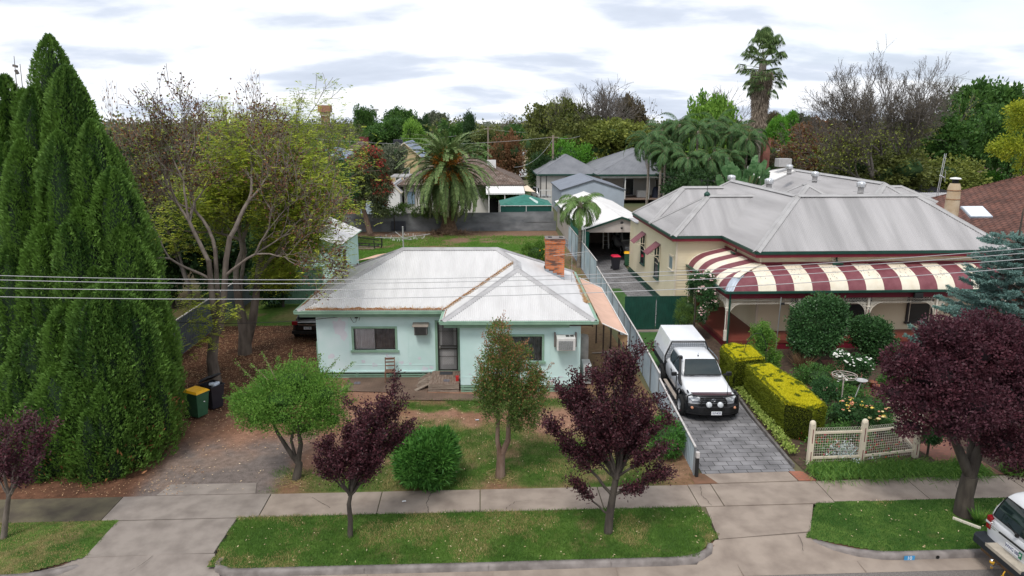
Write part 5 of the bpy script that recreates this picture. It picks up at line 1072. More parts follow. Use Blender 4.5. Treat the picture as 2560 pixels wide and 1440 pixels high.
for sg in (-1, 1):
    for k, P4 in enumerate(([(1.20, 1.18), (1.98, 1.18), (1.98, 1.60), (1.58, 1.60)], [(2.04, 1.18), (2.72, 1.18), (2.86, 1.33), (2.80, 1.59), (2.04, 1.60)])):
        mb = MB(); mb.add([(sg*(.825-.165*(z-1.12)/.55*1.0+.012), y, z) for y, z in P4], [tuple(range(len(P4)))]); mb.build('side_window', m_cglass, U)
    mb = MB(); mb.tube([(sg*.735, 1.52, 1.60), (sg*.72, 1.66, 1.655), (sg*.715, 1.98, 1.66)], .022, 5); mb.tube([(sg*.72, 2.06, 1.66), (sg*.715, 2.8, 1.65)], .022, 5); mb.build('weather_shield', M('smoked_acrylic', (.10, .12, .14), .15, .1, 4), U)
    mb = MB(); mb.rbox((sg*1.04, 1.02, 1.20), (.20, .10, .15)); mb.bar((sg*.82, 1.08, 1.14), (sg*.98, 1.04, 1.18), .05, .05); mb.build('side_mirror', m_blackp, U, bevel=.035)
    mb = MB(); mb.bar((sg*.925, 1.92, 1.02), (sg*.925, 2.08, 1.02), .03, .04); mb.bar((sg*.925, 2.82, 1.04), (sg*.925, 2.98, 1.04), .03, .04); mb.build('door_handle', m_blackp, U)
    mb = MB(); mb.box(sg*.94 if sg < 0 else .90, -.90 if sg < 0 else .94, 1.10, 1.104, .5, 1.1); mb.box(min(sg*.925, sg*.918), max(sg*.925, sg*.918), 2.00, 2.012, .42, 1.12); mb.box(min(sg*.925, sg*.918), max(sg*.925, sg*.918), 1.13, 1.142, .42, 1.08); mb.build('door_gap', m_blackp, U)
    mb = MB(); mb.box(min(sg*.92, sg*1.05), max(sg*.92, sg*1.05), .62, 2.72, .33, .38); mb.build('side_step', M('step_tan', (.40, .34, .29), .6, .1, 5), U, bevel=.01)
    mb = MB(); mb.tube([(sg*.99, .56, .36), (sg*1.0, .48, .78), (sg*.97, .40, .86), (sg*.96, -.1, .93), (sg*.93, -.5, .95)], .026, 6); mb.tube([(sg*.99, .66, .36), (sg*.99, .56, .60), (sg*.99, .50, .80)], .022, 6); mb.build('side_rail', m_blackp, U)
    for y in (0, 3.45): wheel(U, sg*.93, y)
    mb = MB(); disc(mb, sg*.917, 0, .44, .47); disc(mb, sg*.90, 3.45, .46, .46); mb.build('wheel_arch', m_tyre, U)
    mb = MB(); arch(mb, sg*.93, 0, .47, sg, .44, 0, 180, .05); mb.build('flare', m_blackp, U)
    mb = MB(); vs = [(sg*.80, -.40, .97), (sg*.48, -.60, .90), (sg*.42, -.63, .78), (sg*.72, -.60, .76), (sg*.87, -.44, .86)]; mb.add(vs+[(q[0]*.97, q[1]+.10, q[2]+.0) for q in vs], [(0, 1, 2, 3, 4), (0, 5, 6, 1), (0, 4, 9, 5)]); mb.build('headlight', m_lens, U)
    mb = MB(); mb.rbox((sg*.83, -.02-.26, 1.0), (.05, .2, .06)); mb.build('bonnet_lamp', m_blackp, U, bevel=.02)
mb = MB(); mb.box(-.46, .46, -.66, -.55, .60, .86); mb.build('grille', m_blackp, U, bevel=.01)
mb = MB()
for z in (.67, .74, .81): mb.box(-.5, .5, -.68, -.661, z, z+.025)
mb.build('grille_slat', M('dull_chrome', (.30, .31, .32), .3, .1, 4, metal=.6), U)
emblem(U, (0, -.70, .81), .17)
# bull bar
mb = MB(); mb.prism([(-.97, -.35), (-.88, -.66), (-.55, -.86), (.55, -.86), (.88, -.66), (.97, -.35), (.90, -.30), (-.90, -.30)], .40, .62); mb.prism([(-.97, -.35), (-.9, -.62), (-.55, -.82), (.55, -.82), (.9, -.62), (.97, -.35), (.90, -.30), (-.90, -.30)], .30, .40)
bb = mb.build('bull_bar', m_blackp, U, bevel=.02); mb = MB()
mb.tube([(-.90, -.55, .62), (-.90, -.56, .93), (-.80, -.62, 1.0), (-.45, -.76, 1.0), (.45, -.76, 1.0), (.80, -.62, 1.0), (.90, -.56, .93), (.90, -.55, .62)], .030, 7); mb.tube([(-.45, -.78, .6), (-.45, -.79, .78), (-.38, -.79, .90), (-.28, -.79, .95), (.28, -.79, .95), (.38, -.79, .90), (.45, -.79, .78), (.45, -.78, .6)], .026, 7)
mb.tube([(-.9, -.57, .70), (-.95, -.3, .78), (-.95, -.1, .92)], .022, 6); mb.tube([(.9, -.57, .70), (.95, -.3, .78), (.95, -.1, .92)], .022, 6); mb.build('hoop', m_blackp, bb)
mb = MB(); mb.box(-.38, .38, -.875, -.861, .47, .58); mb.build('air_slot', m_void, bb)
for x in (-.20, .20): mb = MB(); mb.lathe([(.0, -.93), (.085, -.93), (.10, -.91), (.10, -.84)], (x, 0, .715), 18, 'y'); mb.build('spotlight', m_lens, bb)
for x in (-.76, .76): mb = MB(); mb.lathe([(0, -.78), (.045, -.775), (.05, -.7)], (x, 0, .56), 12, 'y'); mb.build('indicator', m_amber, bb)
plate(bb, (.08, -.885, .40), '1LP\u00b74OE')
mb = MB(); mb.tube([(.46, -.74, .95), (.47, -.72, 1.75)], .008, 5); mb.tube([(.46, -.74, .92), (.46, -.74, 1.15)], .016, 5); mb.build('antenna', m_black, bb)
mb = MB(); mb.tube([(0, 1.62, 1.70), (-.03, 1.55, 1.86)], .006, 4); mb.rbox((0, 1.64, 1.72), (.04, .08, .03)); mb.build('roof_antenna', m_black, U)
mb = MB(); mb.box(-.72, .72, -.60, -.50, .93, .985); mb.prism([(-.74, -.36), (-.66, -.58), (.66, -.58), (.74, -.36)], .975, 1.0); mb.build('bonnet_protector', M('maroon_acrylic', (.05, .015, .02), .2, .1, 4), U, bevel=.01)
mb = MB(); mb.tube([(-.90, .38, .98), (-.93, .46, 1.05), (-.91, .70, 1.14), (-.86, .92, 1.25), (-.80, 1.14, 1.50), (-.765, 1.32, 1.68)], [.03, .06, .065, .05, .05, .05], 8); mb.rbox((-.74, 1.36, 1.74), (.13, .16, .11)); mb.build('snorkel', m_blackp, U)
text('4x4', .1, m_ink, U, 'door_lettering', (-.935, .75, .88), (R(90), 0, R(-90)))
# tray and canopy
mb = MB(); mb.box(-.95, .95, 3.05, 5.35, .76, .84); mb.box(-.94, -.90, 3.1, 5.3, .62, .76); mb.box(.90, .94, 3.1, 5.3, .62, .76); mb.box(-.5, .5, 3.0, 5.2, .5, .75); tr = mb.build('tray', m_blackp, U)
mb = MB(); mb.box(-.97, .97, 5.36, 5.42, .66, .80); mb.build('rear_bar', m_blackp, tr)
mb = MB(); mb.box(-.99, -.80, 5.34, 5.44, .70, .78); mb.box(.80, .99, 5.34, 5.44, .70, .78); mb.build('tail_light', m_red, tr)
def cring(y, z0, z1, z2, wb, wt): return [(-wb, y, z0), (-wb, y, z1), (-wt, y, z2), (wt, y, z2), (wb, y, z1), (wb, y, z0)]
mb = MB(); mb.smooth = False; A = cring(3.30, .845, 1.22, 1.84, .94, .70); B = cring(5.30, .845, 1.22, 1.90, .94, .70); mb.add(A+B, [(0, 1, 2, 3, 4, 5), (11, 10, 9, 8, 7, 6)]+[(i, i+6, (i+1) % 6+6, (i+1) % 6) for i in range(6)]); cn = mb.build('canopy', m_carw, U, bevel=.02)
mb = MB(); mb.box(-.944, -.941, 3.5, 5.1, 1.18, 1.186); mb.box(-.944, -.941, 3.5, 3.506, .87, 1.18); mb.box(-.944, -.941, 5.1, 5.106, .87, 1.18); mb.box(-.95, -.941, 4.9, 4.95, .95, 1.03); mb.box(.941, .944, 3.5, 5.1, 1.18, 1.186); mb.tube([(.66, 5.28, 1.86), (.62, 5.42, 1.93), (.5, 5.30, 1.92)], .01, 4); mb.build('canopy_latch', m_blackp, cn)
mb = MB(); mb.tube([(-.93, 3.12, .8), (-.93, 3.12, 1.20), (-.68, 3.14, 1.80), (.68, 3.14, 1.80), (.93, 3.12, 1.20), (.93, 3.12, .8)], .035, 7); mb.bar((-.90, 3.13, .84), (.9, 3.13, .84), .04, .04); hb = mb.build('headboard', m_blackp, U)
mb = MB()
for i in range(-10, 11):
    x = i*.085; zt = 1.79 if abs(x) < .68 else 1.79-(abs(x)-.68)*2.3; mb.bar((x, 3.15, .86), (x, 3.15, zt), .014, .014)
for i in range(11): z = .92+i*.085; wx_ = .9 if z < 1.2 else .9-(z-1.2)*.42; mb.bar((-wx_, 3.16, z), (wx_, 3.16, z), .014, .014)
mb.build('mesh', M('mesh_grey', (.24, .26, .29), .5, .1, 5), hb)
mb = MB(); mb.rbox((0, 3.22, 1.35), (1.3, .04, .75)); mb.build('canopy_front', m_carw, cn)
mb = MB(); mb.rbox((0, 1.5, .5), (1.5, 3.6, .2)); mb.build('chassis', m_void, U)
# interior hints
mb = MB(); mb.tube([Vector((-.38+.17*math.cos(a), .98+.05*math.sin(a), 1.19+.10*math.sin(a))) for a in [k*math.pi/8 for k in range(17)]], .014, 5); mb.build('steering_wheel', M('interior_grey', (.10, .11, .11), .6, .1, 5), ws)
# ---------------- white wagon parked at the kerb, seen from behind (its own forward is +y, turned to +x)
W = thing('station_wagon', 'white four wheel drive wagon parked at the kerb in the lower right corner', 'car', (12.22, 14.34, -.155), R(-90)); W.scale = (1.12, 1.12, 1.12)
body(W, 'body', [(.10, .50, 1.02, 1.12, .93), (.22, .44, 1.08, 1.18, .96), (1.2, .42, 1.10, 1.20, .965), (3.2, .42, 1.08, 1.19, .965), (3.7, .42, 1.04, 1.15, .96), (4.5, .44, .98, 1.07, .94), (4.75, .48, .90, .98, .88)], m_carw)
mb = MB(); rr = []
for (y, z, wt, zt) in [(.13, 1.10, .90, 1.14), (.25, 1.10, .80, 1.52), (.42, 1.10, .74, 1.80), (.75, 1.10, .71, 1.865), (2.7, 1.10, .72, 1.87), (3.05, 1.10, .72, 1.78), (3.75, 1.10, .80, 1.17)]: rr.append(ring(y, [(.90, z-.05), (.90+(wt-.90)*.5, (z+zt)/2), (wt, zt-.06), (wt*.88, zt), (wt*.4, zt+.015)]))
loft(mb, rr); o = mb.build('cabin', m_carw, W); s = o.modifiers.new('Subdivision', 'SUBSURF'); s.levels = s.render_levels = 2
mb = MB(); vs = []
for y, z, hw_ in [(.185, 1.20, .76), (.225, 1.36, .74), (.275, 1.52, .70), (.345, 1.68, .66)]:
    for i in range(11): u = -1+i/5; vs.append((hw_*u, y-.055+.02*u*u, z))
mb.add(vs, [(j*11+i, j*11+i+1, (j+1)*11+i+1, (j+1)*11+i) for j in range(3) for i in range(10)], True); rw = mb.build('rear_window', m_cglass, W)
mb = MB(); mb.tube([Vector(q)+Vector((0, -.003, 0)) for q in vs[0:11]+[vs[21], vs[32], vs[43]]+vs[33:43][::-1]+[vs[22], vs[11], vs[0]]], .011, 5); mb.build('seal', m_blackp, rw)
mb = MB(); mb.tube([(-.05, .11, 1.18), (-.35, .13, 1.26)], .010, 5); mb.rbox((0, .10, 1.17), (.06, .05, .05)); mb.build('wiper', m_blackp, rw)
for sg in (-1, 1):
    mb = MB(); mb.box(min(sg*.76, sg*.90), max(sg*.76, sg*.90), .115, .26, .84, 1.14); mb.build('tail_light', m_red, W, bevel=.02)
    mb = MB(); mb.box(min(sg*.765, sg*.903), max(sg*.765, sg*.903), .11, .2, .97, 1.02); mb.build('reverse_lamp', m_lens, W)
    for k, P4 in enumerate(([(.55, 1.20), (1.35, 1.20), (1.35, 1.70), (.68, 1.70)], [(1.45, 1.20), (2.3, 1.20), (2.3, 1.72), (1.45, 1.72)], [(2.4, 1.20), (3.35, 1.20), (2.95, 1.68), (2.4, 1.72)])):
        mb = MB(); mb.add([(sg*(.93-.27*(z-1.10)/.75+.012), y, z) for y, z in P4], [tuple(range(4))]); mb.build('side_window', m_cglass, W)
    for y in (1.05, 3.85): wheel(W, sg*.86, y, .39, .26)
    mb = MB(); disc(mb, sg*.967, 1.05, .46, .47); disc(mb, sg*.967, 3.85, .46, .47); mb.build('wheel_arch', m_tyre, W)
    mb = MB(); mb.rbox((sg*1.05, 3.2, 1.2), (.2, .1, .18)); mb.build('side_mirror', m_carw, W, bevel=.03)
    mb = MB(); mb.box(min(sg*.6, sg*.9), max(sg*.6, sg*.9), 4.72, 4.8, .75, .92); mb.build('headlight', m_lens, W, bevel=.02)
mb = MB(); mb.box(-.62, .62, 4.74, 4.80, .72, .92); mb.build('grille', m_blackp, W)
mb = MB(); mb.prism([(-1.0, .22), (-.98, -.02), (-.90, -.12), (.90, -.12), (.98, -.02), (1.0, .22)], .50, .68); bp_ = mb.build('rear_bumper', M('bumper_charcoal', (.018, .022, .028), .6, .1, 6), W, bevel=.02)
mb = MB(); mb.box(-.50, .50, -.115, .12, .681, .70); mb.box(-.52, .52, -.125, -.116, .63, .70); mb.build('step_plate', M('worn_step', (.42, .37, .30), .5, .1, 8), bp_)
mb = MB(); mb.box(-.7, .7, -.06, .1, .40, .50); mb.build('tow_bar', M('rust_brown_steel', (.12, .07, .035), .8, .3, 8), bp_)
mb = MB(); mb.tube([(-.10, -.02, .42), (-.10, -.24, .41), (-.10, -.26, .47)], .025, 7); mb.lathe([(0, .50), (.03, .51), (.035, .54), (.02, .57), (0, .575)], (-.10, -.26, 0), 12); mb.build('tow_ball', m_chrome, bp_)
mb = MB(); mb.lathe([(0, .49), (.04, .49), (.04, .535), (0, .54)], (-.10, -.26, 0), 12)
for x in (-.22, .10): mb.tube([(x, -.10, .42), (x, -.13, .36), (x+.03, -.15, .31), (x, -.14, .27), (x-.035, -.13, .30)], .014, 6)
mb.build('tow_hook', M('yellow_steel', (.62, .33, .02), .5, .1, 5), bp_)
mb = MB(); mb.box(-.42, .42, .045, .075, .985, 1.015); mb.build('tailgate_handle', m_blackp, W)
mb = MB(); mb.box(-.90, .90, .06, .064, 1.005, 1.012); mb.box(-.75, -.72, .055, .06, .70, .9) if 0 else None; mb.build('tailgate_gap', M('panel_gap', (.10, .10, .11), .6, .1, 5), W)
p = plate(W, (.02, .035, .87), 'WWG 080', (0, 0, 0), ink=m_ink, w=.36)
mb = MB(); mb.box(.19, .27, -.006, .004, -.0675, .0675); g_ = mb.build('plate_end', M('plate_green', (.0, .16, .07), .5, .05, 5), p); text('P', .10, m_whitep, g_, 'plate_letter', (.23, -.008, 0))
emblem(W, (-.62, .055, 1.10), .11); mb = MB(); mb.box(-.72, -.52, .05, .055, .97, .985); mb.build('model_badge', m_chrome, W)
# ---------------- generic far cars
def simple_car(name, label, loc, rz, paint, style='suv', s=1.0, platetxt=None, cat='car'):
    t = thing(name, label, cat, loc, rz); hh = {'suv': (1.66, 1.02), 'sedan': (1.45, .92), 'old4wd': (1.80, 1.08)}[style]
    body(t, 'body', [(-2.2, .35, .70, .78, .72), (-2.05, .28, .80, hh[1]-.08, .84), (-1.0, .26, .88, hh[1]-.02, .88), (1.0, .26, hh[1]-.08, hh[1]+.02, .88), (2.05, .28, hh[1]-.1, hh[1], .84), (2.2, .35, .8, .9, .74)], paint, 1)
    mb = MB(); rr = []; zt = hh[0]; e = 1.9 if style != 'sedan' else 1.45
    for (y, w_, z) in [(-1.15, .80, hh[1]-.02), (-.45, .66, zt-.04), (0, .64, zt), (e-.45, .64, zt-.02), (e, .74, hh[1]+(.35 if style != 'sedan' else 0))]: rr.append(ring(y, [(.82, hh[1]-.06), (.82+(w_-.82)*.5, (hh[1]+z)/2), (w_, z-.03), (w_*.8, z)]))
    loft(mb, rr); mb.build('cabin', paint, t)
    mb = MB(); mb.add([(-.70, -1.08, hh[1]+.05), (.70, -1.08, hh[1]+.05), (.58, -.52, zt-.07), (-.58, -.52, zt-.07)], [(0, 1, 2, 3)]); mb.build('windscreen', m_cglass, t)
    mb = MB(); z2 = hh[1]+.06; mb.add([(-.68, e+.06-(.0), z2+(.12 if style != 'sedan' else 0)), (.68, e+.06, z2+(.12 if style != 'sedan' else 0)), (.60, e-.36, zt-.06), (-.60, e-.36, zt-.06)], [(0, 1, 2, 3)]); mb.build('rear_window', m_cglass, t)
    for sg in (-1, 1):
        mb = MB(); mb.add([(sg*.815, -.75, z2), (sg*.815, e-.3, z2), (sg*.69, e-.45, zt-.08), (sg*.69, -.35, zt-.08)], [(0, 1, 2, 3)]); mb.build('side_window', m_cglass, t)
        for y in (-1.35, 1.4): wheel(t, sg*.80, y, .34, .22)
        mb = MB(); mb.rbox((sg*.62, -2.1, .72), (.34, .16, .16)); mb.build('headlight', m_lens, t, bevel=.03)
        mb = MB(); mb.rbox((sg*.66, 2.12, .88), (.28, .14, .2)); mb.build('tail_light', m_red, t, bevel=.03)
        mb = MB(); disc(mb, sg*.882, -1.35, .36, .38); disc(mb, sg*.882, 1.4, .36, .38); mb.build('wheel_arch', m_tyre, t)
    mb = MB(); mb.box(-.45, .45, -2.24, -2.12, .5, .72); mb.box(-.7, .7, -2.26, -2.1, .30, .36); mb.build('grille', m_blackp, t)
    mb = MB(); mb.box(-.8, .8, 2.15, 2.24, .35, .50); mb.build('rear_bumper', m_blackp, t)
    mb = MB(); mb.box(-.5, .5, 2.185, 2.21, .80, .825); mb.build('garnish', m_chrome, t)
    if platetxt is not None: plate(t, (0, 2.25, .66), platetxt, (0, 0, R(180)))
    t.scale = (s, s, s); return t
simple_car('parked_car', 'black hatchback under the trees at the left end of the cottage', (-8.42, 36.4, 0), R(180-3), m_carb, 'sedan', 1.0, 'SLX·1JB')
simple_car('parked_car', 'white and silver four wheel drive facing out of the dark garage', (12.15, 58.0, .02), R(3), m_cars, 'old4wd', 1.08)
simple_car('parked_car', 'silver car behind the railing beside the grey roofed house', (8.3, 99, 0), R(10), m_cars, 'suv', 1.05)
simple_car('parked_car', 'distant white wagon in front of the green garage door', (7.9, 137, 0), R(180+8), m_carw, 'suv', 1.1)
# ---------------- wheelie bins
def bin_(name, label, loc, rz, bodym, lidm, open_=False, group='wheelie bins'):
    t = thing(name, label, 'wheelie bin', loc, rz, group); mb = MB()
    A = [(-.22, -.26, .06), (.22, -.26, .06), (.22, .22, .06), (-.22, .22, .06)]; B = [(-.285, -.36, .96), (.285, -.36, .96), (.285, .34, .96), (-.285, .34, .96)]
    mb.add(A+B, [(3, 2, 1, 0), (0, 1, 5, 4), (1, 2, 6, 5), (2, 3, 7, 6), (3, 0, 4, 7)]); mb.box(-.305, .305, -.38, -.34, .93, .975); mb.box(-.305, -.27, -.34, .34, .93, .975); mb.box(.27, .305, -.34, .34, .93, .975); mb.bar((-.25, .40, .93), (.25, .40, .93), .03); mb.box(-.25, -.22, .33, .41, .90, .96); mb.box(.22, .25, .33, .41, .90, .96); mb.build('bin_body', bodym, t, bevel=.02)
    mb = MB(); q = [(-.31, -.40, 0), (.31, -.40, 0), (.31, .36, 0), (-.31, .36, 0)]; p = [(-.24, -.30, .075), (.24, -.30, .075), (.24, .26, .09), (-.24, .26, .09)]
    if open_: mb.T = Matrix.Translation((0, .40, .98)) @ Matrix.Rotation(R(-28), 4, 'X') @ Matrix.Translation((0, -.36, 0))
    else: mb.T = Matrix.Translation((0, 0, .977))
    mb.add(q+p, [(3, 2, 1, 0), (4, 5, 6, 7), (0, 1, 5, 4), (1, 2, 6, 5), (2, 3, 7, 6), (3, 0, 4, 7)]); mb.build('lid', lidm, t, bevel=.015)
    for sg in (-1, 1): mb = MB(); mb.lathe([(0, -.03), (.07, -.03), (.1, -.025), (.1, .025), (.07, .03), (0, .03)], (sg*.25, .27, .1), 16, 'x'); mb.build('wheel', m_tyre, t)
    mb = MB(); mb.tube([(-.25, .27, .1), (.25, .27, .1)], .015, 6); mb.build('axle', m_tyre, t); return t
m_bing = M('bin_green', (.035, .115, .06), .5, .1, 4); m_bink = M('bin_black', (.022, .022, .030), .5, .1, 4); m_liy = M('lid_yellow', (.85, .43, .01), .45, .08, 4); m_lir = M('lid_red', (.60, .01, .05), .45, .08, 4)
b = bin_('wheelie_bin', 'green wheelie bin with an orange-yellow lid on the red dirt beside the conifer', (-10.42, 24.98, 0), R(62), m_bing, m_liy)
mb = MB(); mb.lathe([(0, 0), (.035, 0), (.035, .002)], (0, 0, 0), 10); o = mb.build('bin_emblem', m_whitep, b); o.location = (.06, -.325, .62); o.rotation_euler = (R(84), 0, 0)
b = bin_('wheelie_bin', 'black wheelie bin with its lid ajar and rubbish showing behind the orange-lidded bin', (-10.12, 25.75, 0), R(55), m_bink, m_bink, True)
mb = MB(); mb.rbox((.02, -.2, 1.05), (.34, .18, .12), Matrix.Rotation(.3, 3, 'Z').to_4x4()); mb.rbox((-.1, -.15, 1.08), (.14, .22, .1), Matrix.Rotation(.9, 3, 'Z').to_4x4()); o = mb.build('rubbish_bag', M('plastic_bag', (.55, .6, .68), .3, .2, 6), bevel=.04); o.location = (-10.12, 25.75, -.06); o.rotation_euler = (0, 0, R(55)); tag(o, 'pale crumpled packaging sticking out of the black bin', 'rubbish')
bin_('wheelie_bin', 'black wheelie bin with a bright red lid on the pavers by the villa wall', (9.78, 50.9, .01), R(4), m_bink, m_lir)
bin_('wheelie_bin', 'green wheelie bin with a yellow lid half hidden by the back corner of the villa', (10.95, 52.2, .01), R(-8), m_bing, m_liy)
# ================================================================ yard things, wires, kerb number
t = thing('rotary_clothesline', 'old rotary clothes hoist with four arms on the back lawn', 'clothesline', (-5.9, 54.0, 0)); m_gal = M('weathered_galvanised', (.40, .40, .39), .5, .15, 4)
mb = MB(); mb.tube([(0, 0, 0), (0, 0, 2.75)], .05, 8); mb.lathe([(0, 2.75), (.06, 2.75), (.07, 2.8), (0, 2.84)], n=10); mb.build('post', m_gal, t)
for k, a in enumerate((R(22), R(112), R(202), R(292))):
    mb = MB(); mb.tube([(.05*math.cos(a), .05*math.sin(a), 1.95), (2.15*math.cos(a), 2.15*math.sin(a), 2.12)], .022, 6); mb.build('arm', m_gal, t)
mb = MB(); rg = random.Random(1)
for r_ in (.7, 1.1, 1.5, 1.9, 2.12):
    q = [Vector((r_*math.cos(a), r_*math.sin(a), 1.95+.08*r_)) for a in (R(22), R(112), R(202), R(292))]
    for i in range(4): mb.tube([q[i], q[i].lerp(q[(i+1) % 4], .5)-Vector((0, 0, .04)), q[(i+1) % 4]], .004, 3, cap=False)
mb.build('line', m_gal, t); mb = MB()
for i in range(26):
    a = rg.random()*6.28; r_ = rg.choice((1.3, 1.8, 2.0)); mb.rbox((r_*math.cos(a)*.8, r_*math.sin(a)*.8, 2.02), (.03, .03, .12))
mb.build('peg', m_whitep, t)
t = thing('trailer_frame', 'rusty dark metal trailer frame lying upturned on the back lawn', 'trailer frame', (-10.0, 60.7, 0), R(-6)); mb = MB()
for y in (-.55, .55): mb.bar((-1.5, y, .35), (1.5, y, .3), .08)
for x in (-1.4, -.4, .5, 1.3): mb.bar((x, -.55, .33), (x, .55, .33), .06)
mb.bar((-1.5, .55, .35), (-1.45, .6, 1.1), .07); mb.bar((-1.45, .6, 1.0), (1.2, .5, .65), .07); mb.bar((-1.5, -.55, .35), (-1.6, -.6, .6), .06); mb.build('frame', m_black, t)
mb = MB(); mb.tube([Vector((1.45+.12*math.sin(a), .1, .55+.5*math.cos(a))) for a in [k*math.pi/8-.4 for k in range(10)]], .06, 6); mb.tube([Vector((.95+.05*math.sin(a), -.3, .35+.35*math.cos(a))) for a in [k*math.pi/8-.4 for k in range(10)]], .04, 6); mb.build('mudguard', m_black, t)
mb = MB(); mb.bar((-1.7, -.7, .15), (1.1, -.75, .12), .12, .05); mb.bar((-.9, 0, .15), (1.2, -.2, .15), .10, .05); mb.build('loose_board', m_timber, t)
o = MB(); p = Yp(905, 605, 49); o.poly([(-7.95, 45.2, 1.9), (-6.2, 45.0, 2.2), (-5.5, 46.8, 2.2), (-6.9, 47.0, 1.95)])
o = o.build('shade_cloth', m_cloth); tag(o, 'corner of a beige shade cloth behind the left slope of the cottage roof', 'shade cloth')
mb = MB(); mb.lathe([(0, 0), (.28, 0), (.3, .7), (.25, .78), (0, .8)], (3.0, 38.3, 2.4), 14); tag(mb.build('roof_flue', m_black), 'dark round cowl just behind the cottage roof ridge', 'flue')
# overhead wires along the street
m_wire = M('aluminium_wire', (.40, .40, .40), .4, .05, 4)
def para(pts, n=48, ext=10):
    (x0, z0), (x1, z1), (x2, z2) = pts
    def f(x): return z0*(x-x1)*(x-x2)/((x0-x1)*(x0-x2))+z1*(x-x0)*(x-x2)/((x1-x0)*(x1-x2))+z2*(x-x0)*(x-x1)/((x2-x0)*(x2-x1))
    return [(x, f(x)) for x in [x0-ext+(x2-x0+2*ext)*i/n for i in range(n+1)]]
for k, (yy, a, b, c, lab) in enumerate([(15.9, 689, 699, 621, 'highest of the four parallel street wires'), (15.35, 700, 708.5, 633, 'second from the top of the four parallel street wires'), (14.6, 720, 724, 647.5, 'third from the top of the four parallel street wires'), (13.8, 742, 746.5, 669, 'lowest of the four parallel street wires')]):
    p0, p1, p2 = Yp(0, a, yy), Yp(860, b, yy), Yp(2560, c, yy); mb = MB(); mb.tube([(x, yy, z) for x, z in para([(p0.x, p0.z), (p1.x, p1.z), (p2.x, p2.z)])], .0075, 5); tag(mb.build('power_line', m_wire), lab+', crossing in front of the cottage', 'wire', 'parallel power lines along the street')
a = Hm @ Vector((2.12, .25, 2.74)); b = Yp(440, 806, 27); mb = MB(); mb.tube([a.lerp(b, i/20)+Vector((0, 0, -.5*4*(i/20)*(1-i/20)*.3)) for i in range(21)]+[b+Vector((-8, -1, 1.2))], .012, 4); tag(mb.build('service_cable', m_black), 'thin dark service cable running from the cottage eave towards the conifer', 'wire')
# kerb house number, sign
mb = MB(); P = G(2266, 1390); x = 10.44; mb.box(x, x+.27, KY-.027, KY-.020, -.135, -.012); t = mb.build('kerb_number', M('kerb_blue', (.05, .28, .55), .6, .12, 6)); text('10', .13, m_whitep, t, 'digits', (x+.135, KY-.029, -.075), depth=.001); tag(t, 'blue painted house number ten on the face of the kerb', 'kerb number')
mb = MB(); mb.lathe([(0, 0), (.045, 0), (.045, .01)], (0, 0, 0), 12); o = mb.build('kerb_drain', m_void); o.location = (11.3, KY-.018, -.07); o.rotation_euler = (R(90), 0, 0); tag(o, 'small round drain hole in the kerb right of the blue number', 'drain')
mb = MB(); mb.bar((12.72, 16.98, .02), (13.12, 16.45, .02), .05, .1); tag(mb.build('edging_block', m_lace), 'short pale edging piece on the grass at the foot of the big purple plum', 'edging')
# litter on lawns
def litter(name, label, px, py, s, col, rz=0):
    p = G(px, py); mb = MB(); mb.prism([(-s, -s*.3), (s*.9, -s*.4), (s, s*.3), (-s*.8, s*.35)], .03, .05); o = mb.build(name, M('litter_'+label[:6], col, .5, .1, 9), bevel=.004); o.location = p; o.rotation_euler = (0, 0, rz); tag(o, label, 'litter')
litter('crushed_can', 'crushed silver can on the worn lawn left of the bronze tree', 1193, 1052, .07, (.5, .52, .6), .1)
litter('paper_scrap', 'white paper scrap on the footpath slab', 1010, 1256, .06, (.75, .75, .75), .3)
# timber edging by the drive
mb = MB()
E_ = [(9.66, 20.1), (9.72, 21.7), (9.78, 23.6), (9.95, 25.6), (10.1, 27.4), (10.25, 30)]
for a, b in zip(E_[:-1], E_[1:]): mb.bar((a[0], a[1], .05), (b[0], b[1], .05), .09, .12)
tag(mb.build('timber_edging', M('grey_sleeper', (.10, .09, .085), .9, .25, 5, c2=(.17, .155, .145))), 'low grey sleeper edging between pavers and hedges', 'edging')
# garden furniture of the rose garden
t = thing('rose_standard_frame', 'rusty white umbrella rose frame with a wide wire ring on a post', 'plant support', (13.05, 23.9, 0)); mr_ = M('rusty_white', (.42, .36, .32), .7, .25, 12)
mb = MB(); mb.tube([(0, 0, 0), (-.02, 0, 1.55)], .025, 6); mb.build('post', mr_, t); mb = MB(); c = lambda r_, z, dx=0: [Vector((dx+r_*math.cos(a), r_*math.sin(a), z)) for a in [k*math.pi/14 for k in range(29)]]
mb.tube(c(.42, 1.62), .014, 5, cap=False); mb.tube(c(.40, 1.55), .010, 5, cap=False); mb.bar((-.42, 0, 1.6), (.42, 0, 1.6), .018); mb.bar((0, -.42, 1.6), (0, .42, 1.6), .018); mb.build('ring', mr_, t)
t = thing('bird_bath', 'small grey dish on a curved stake beside the rose ring', 'bird bath', (13.55, 23.65, 0)); mb = MB(); mb.tube([(-.2, 0, 0), (-.15, 0, .9), (0, 0, 1.45)], .02, 6); mb.build('stake', m_gal, t); mb = MB(); mb.lathe([(0, 1.44), (.16, 1.46), (.22, 1.51), (.20, 1.51), (.1, 1.48), (0, 1.48)], n=18); mb.build('dish', m_gal, t)
mb = MB(); p = G(1938, 888); mb.tube([p, p+Vector((.05, 0, 2.75))], .025, 7); t = thing('pipe_pole', 'thin pale metal pole rising from the hedges in front of the verandah', 'pole'); mb.build('shaft', m_alu, t); mb = MB(); mb.rbox(p+Vector((.14, 0, 2.45)), (.16, .06, .09)); mb.build('bracket', m_black, t)
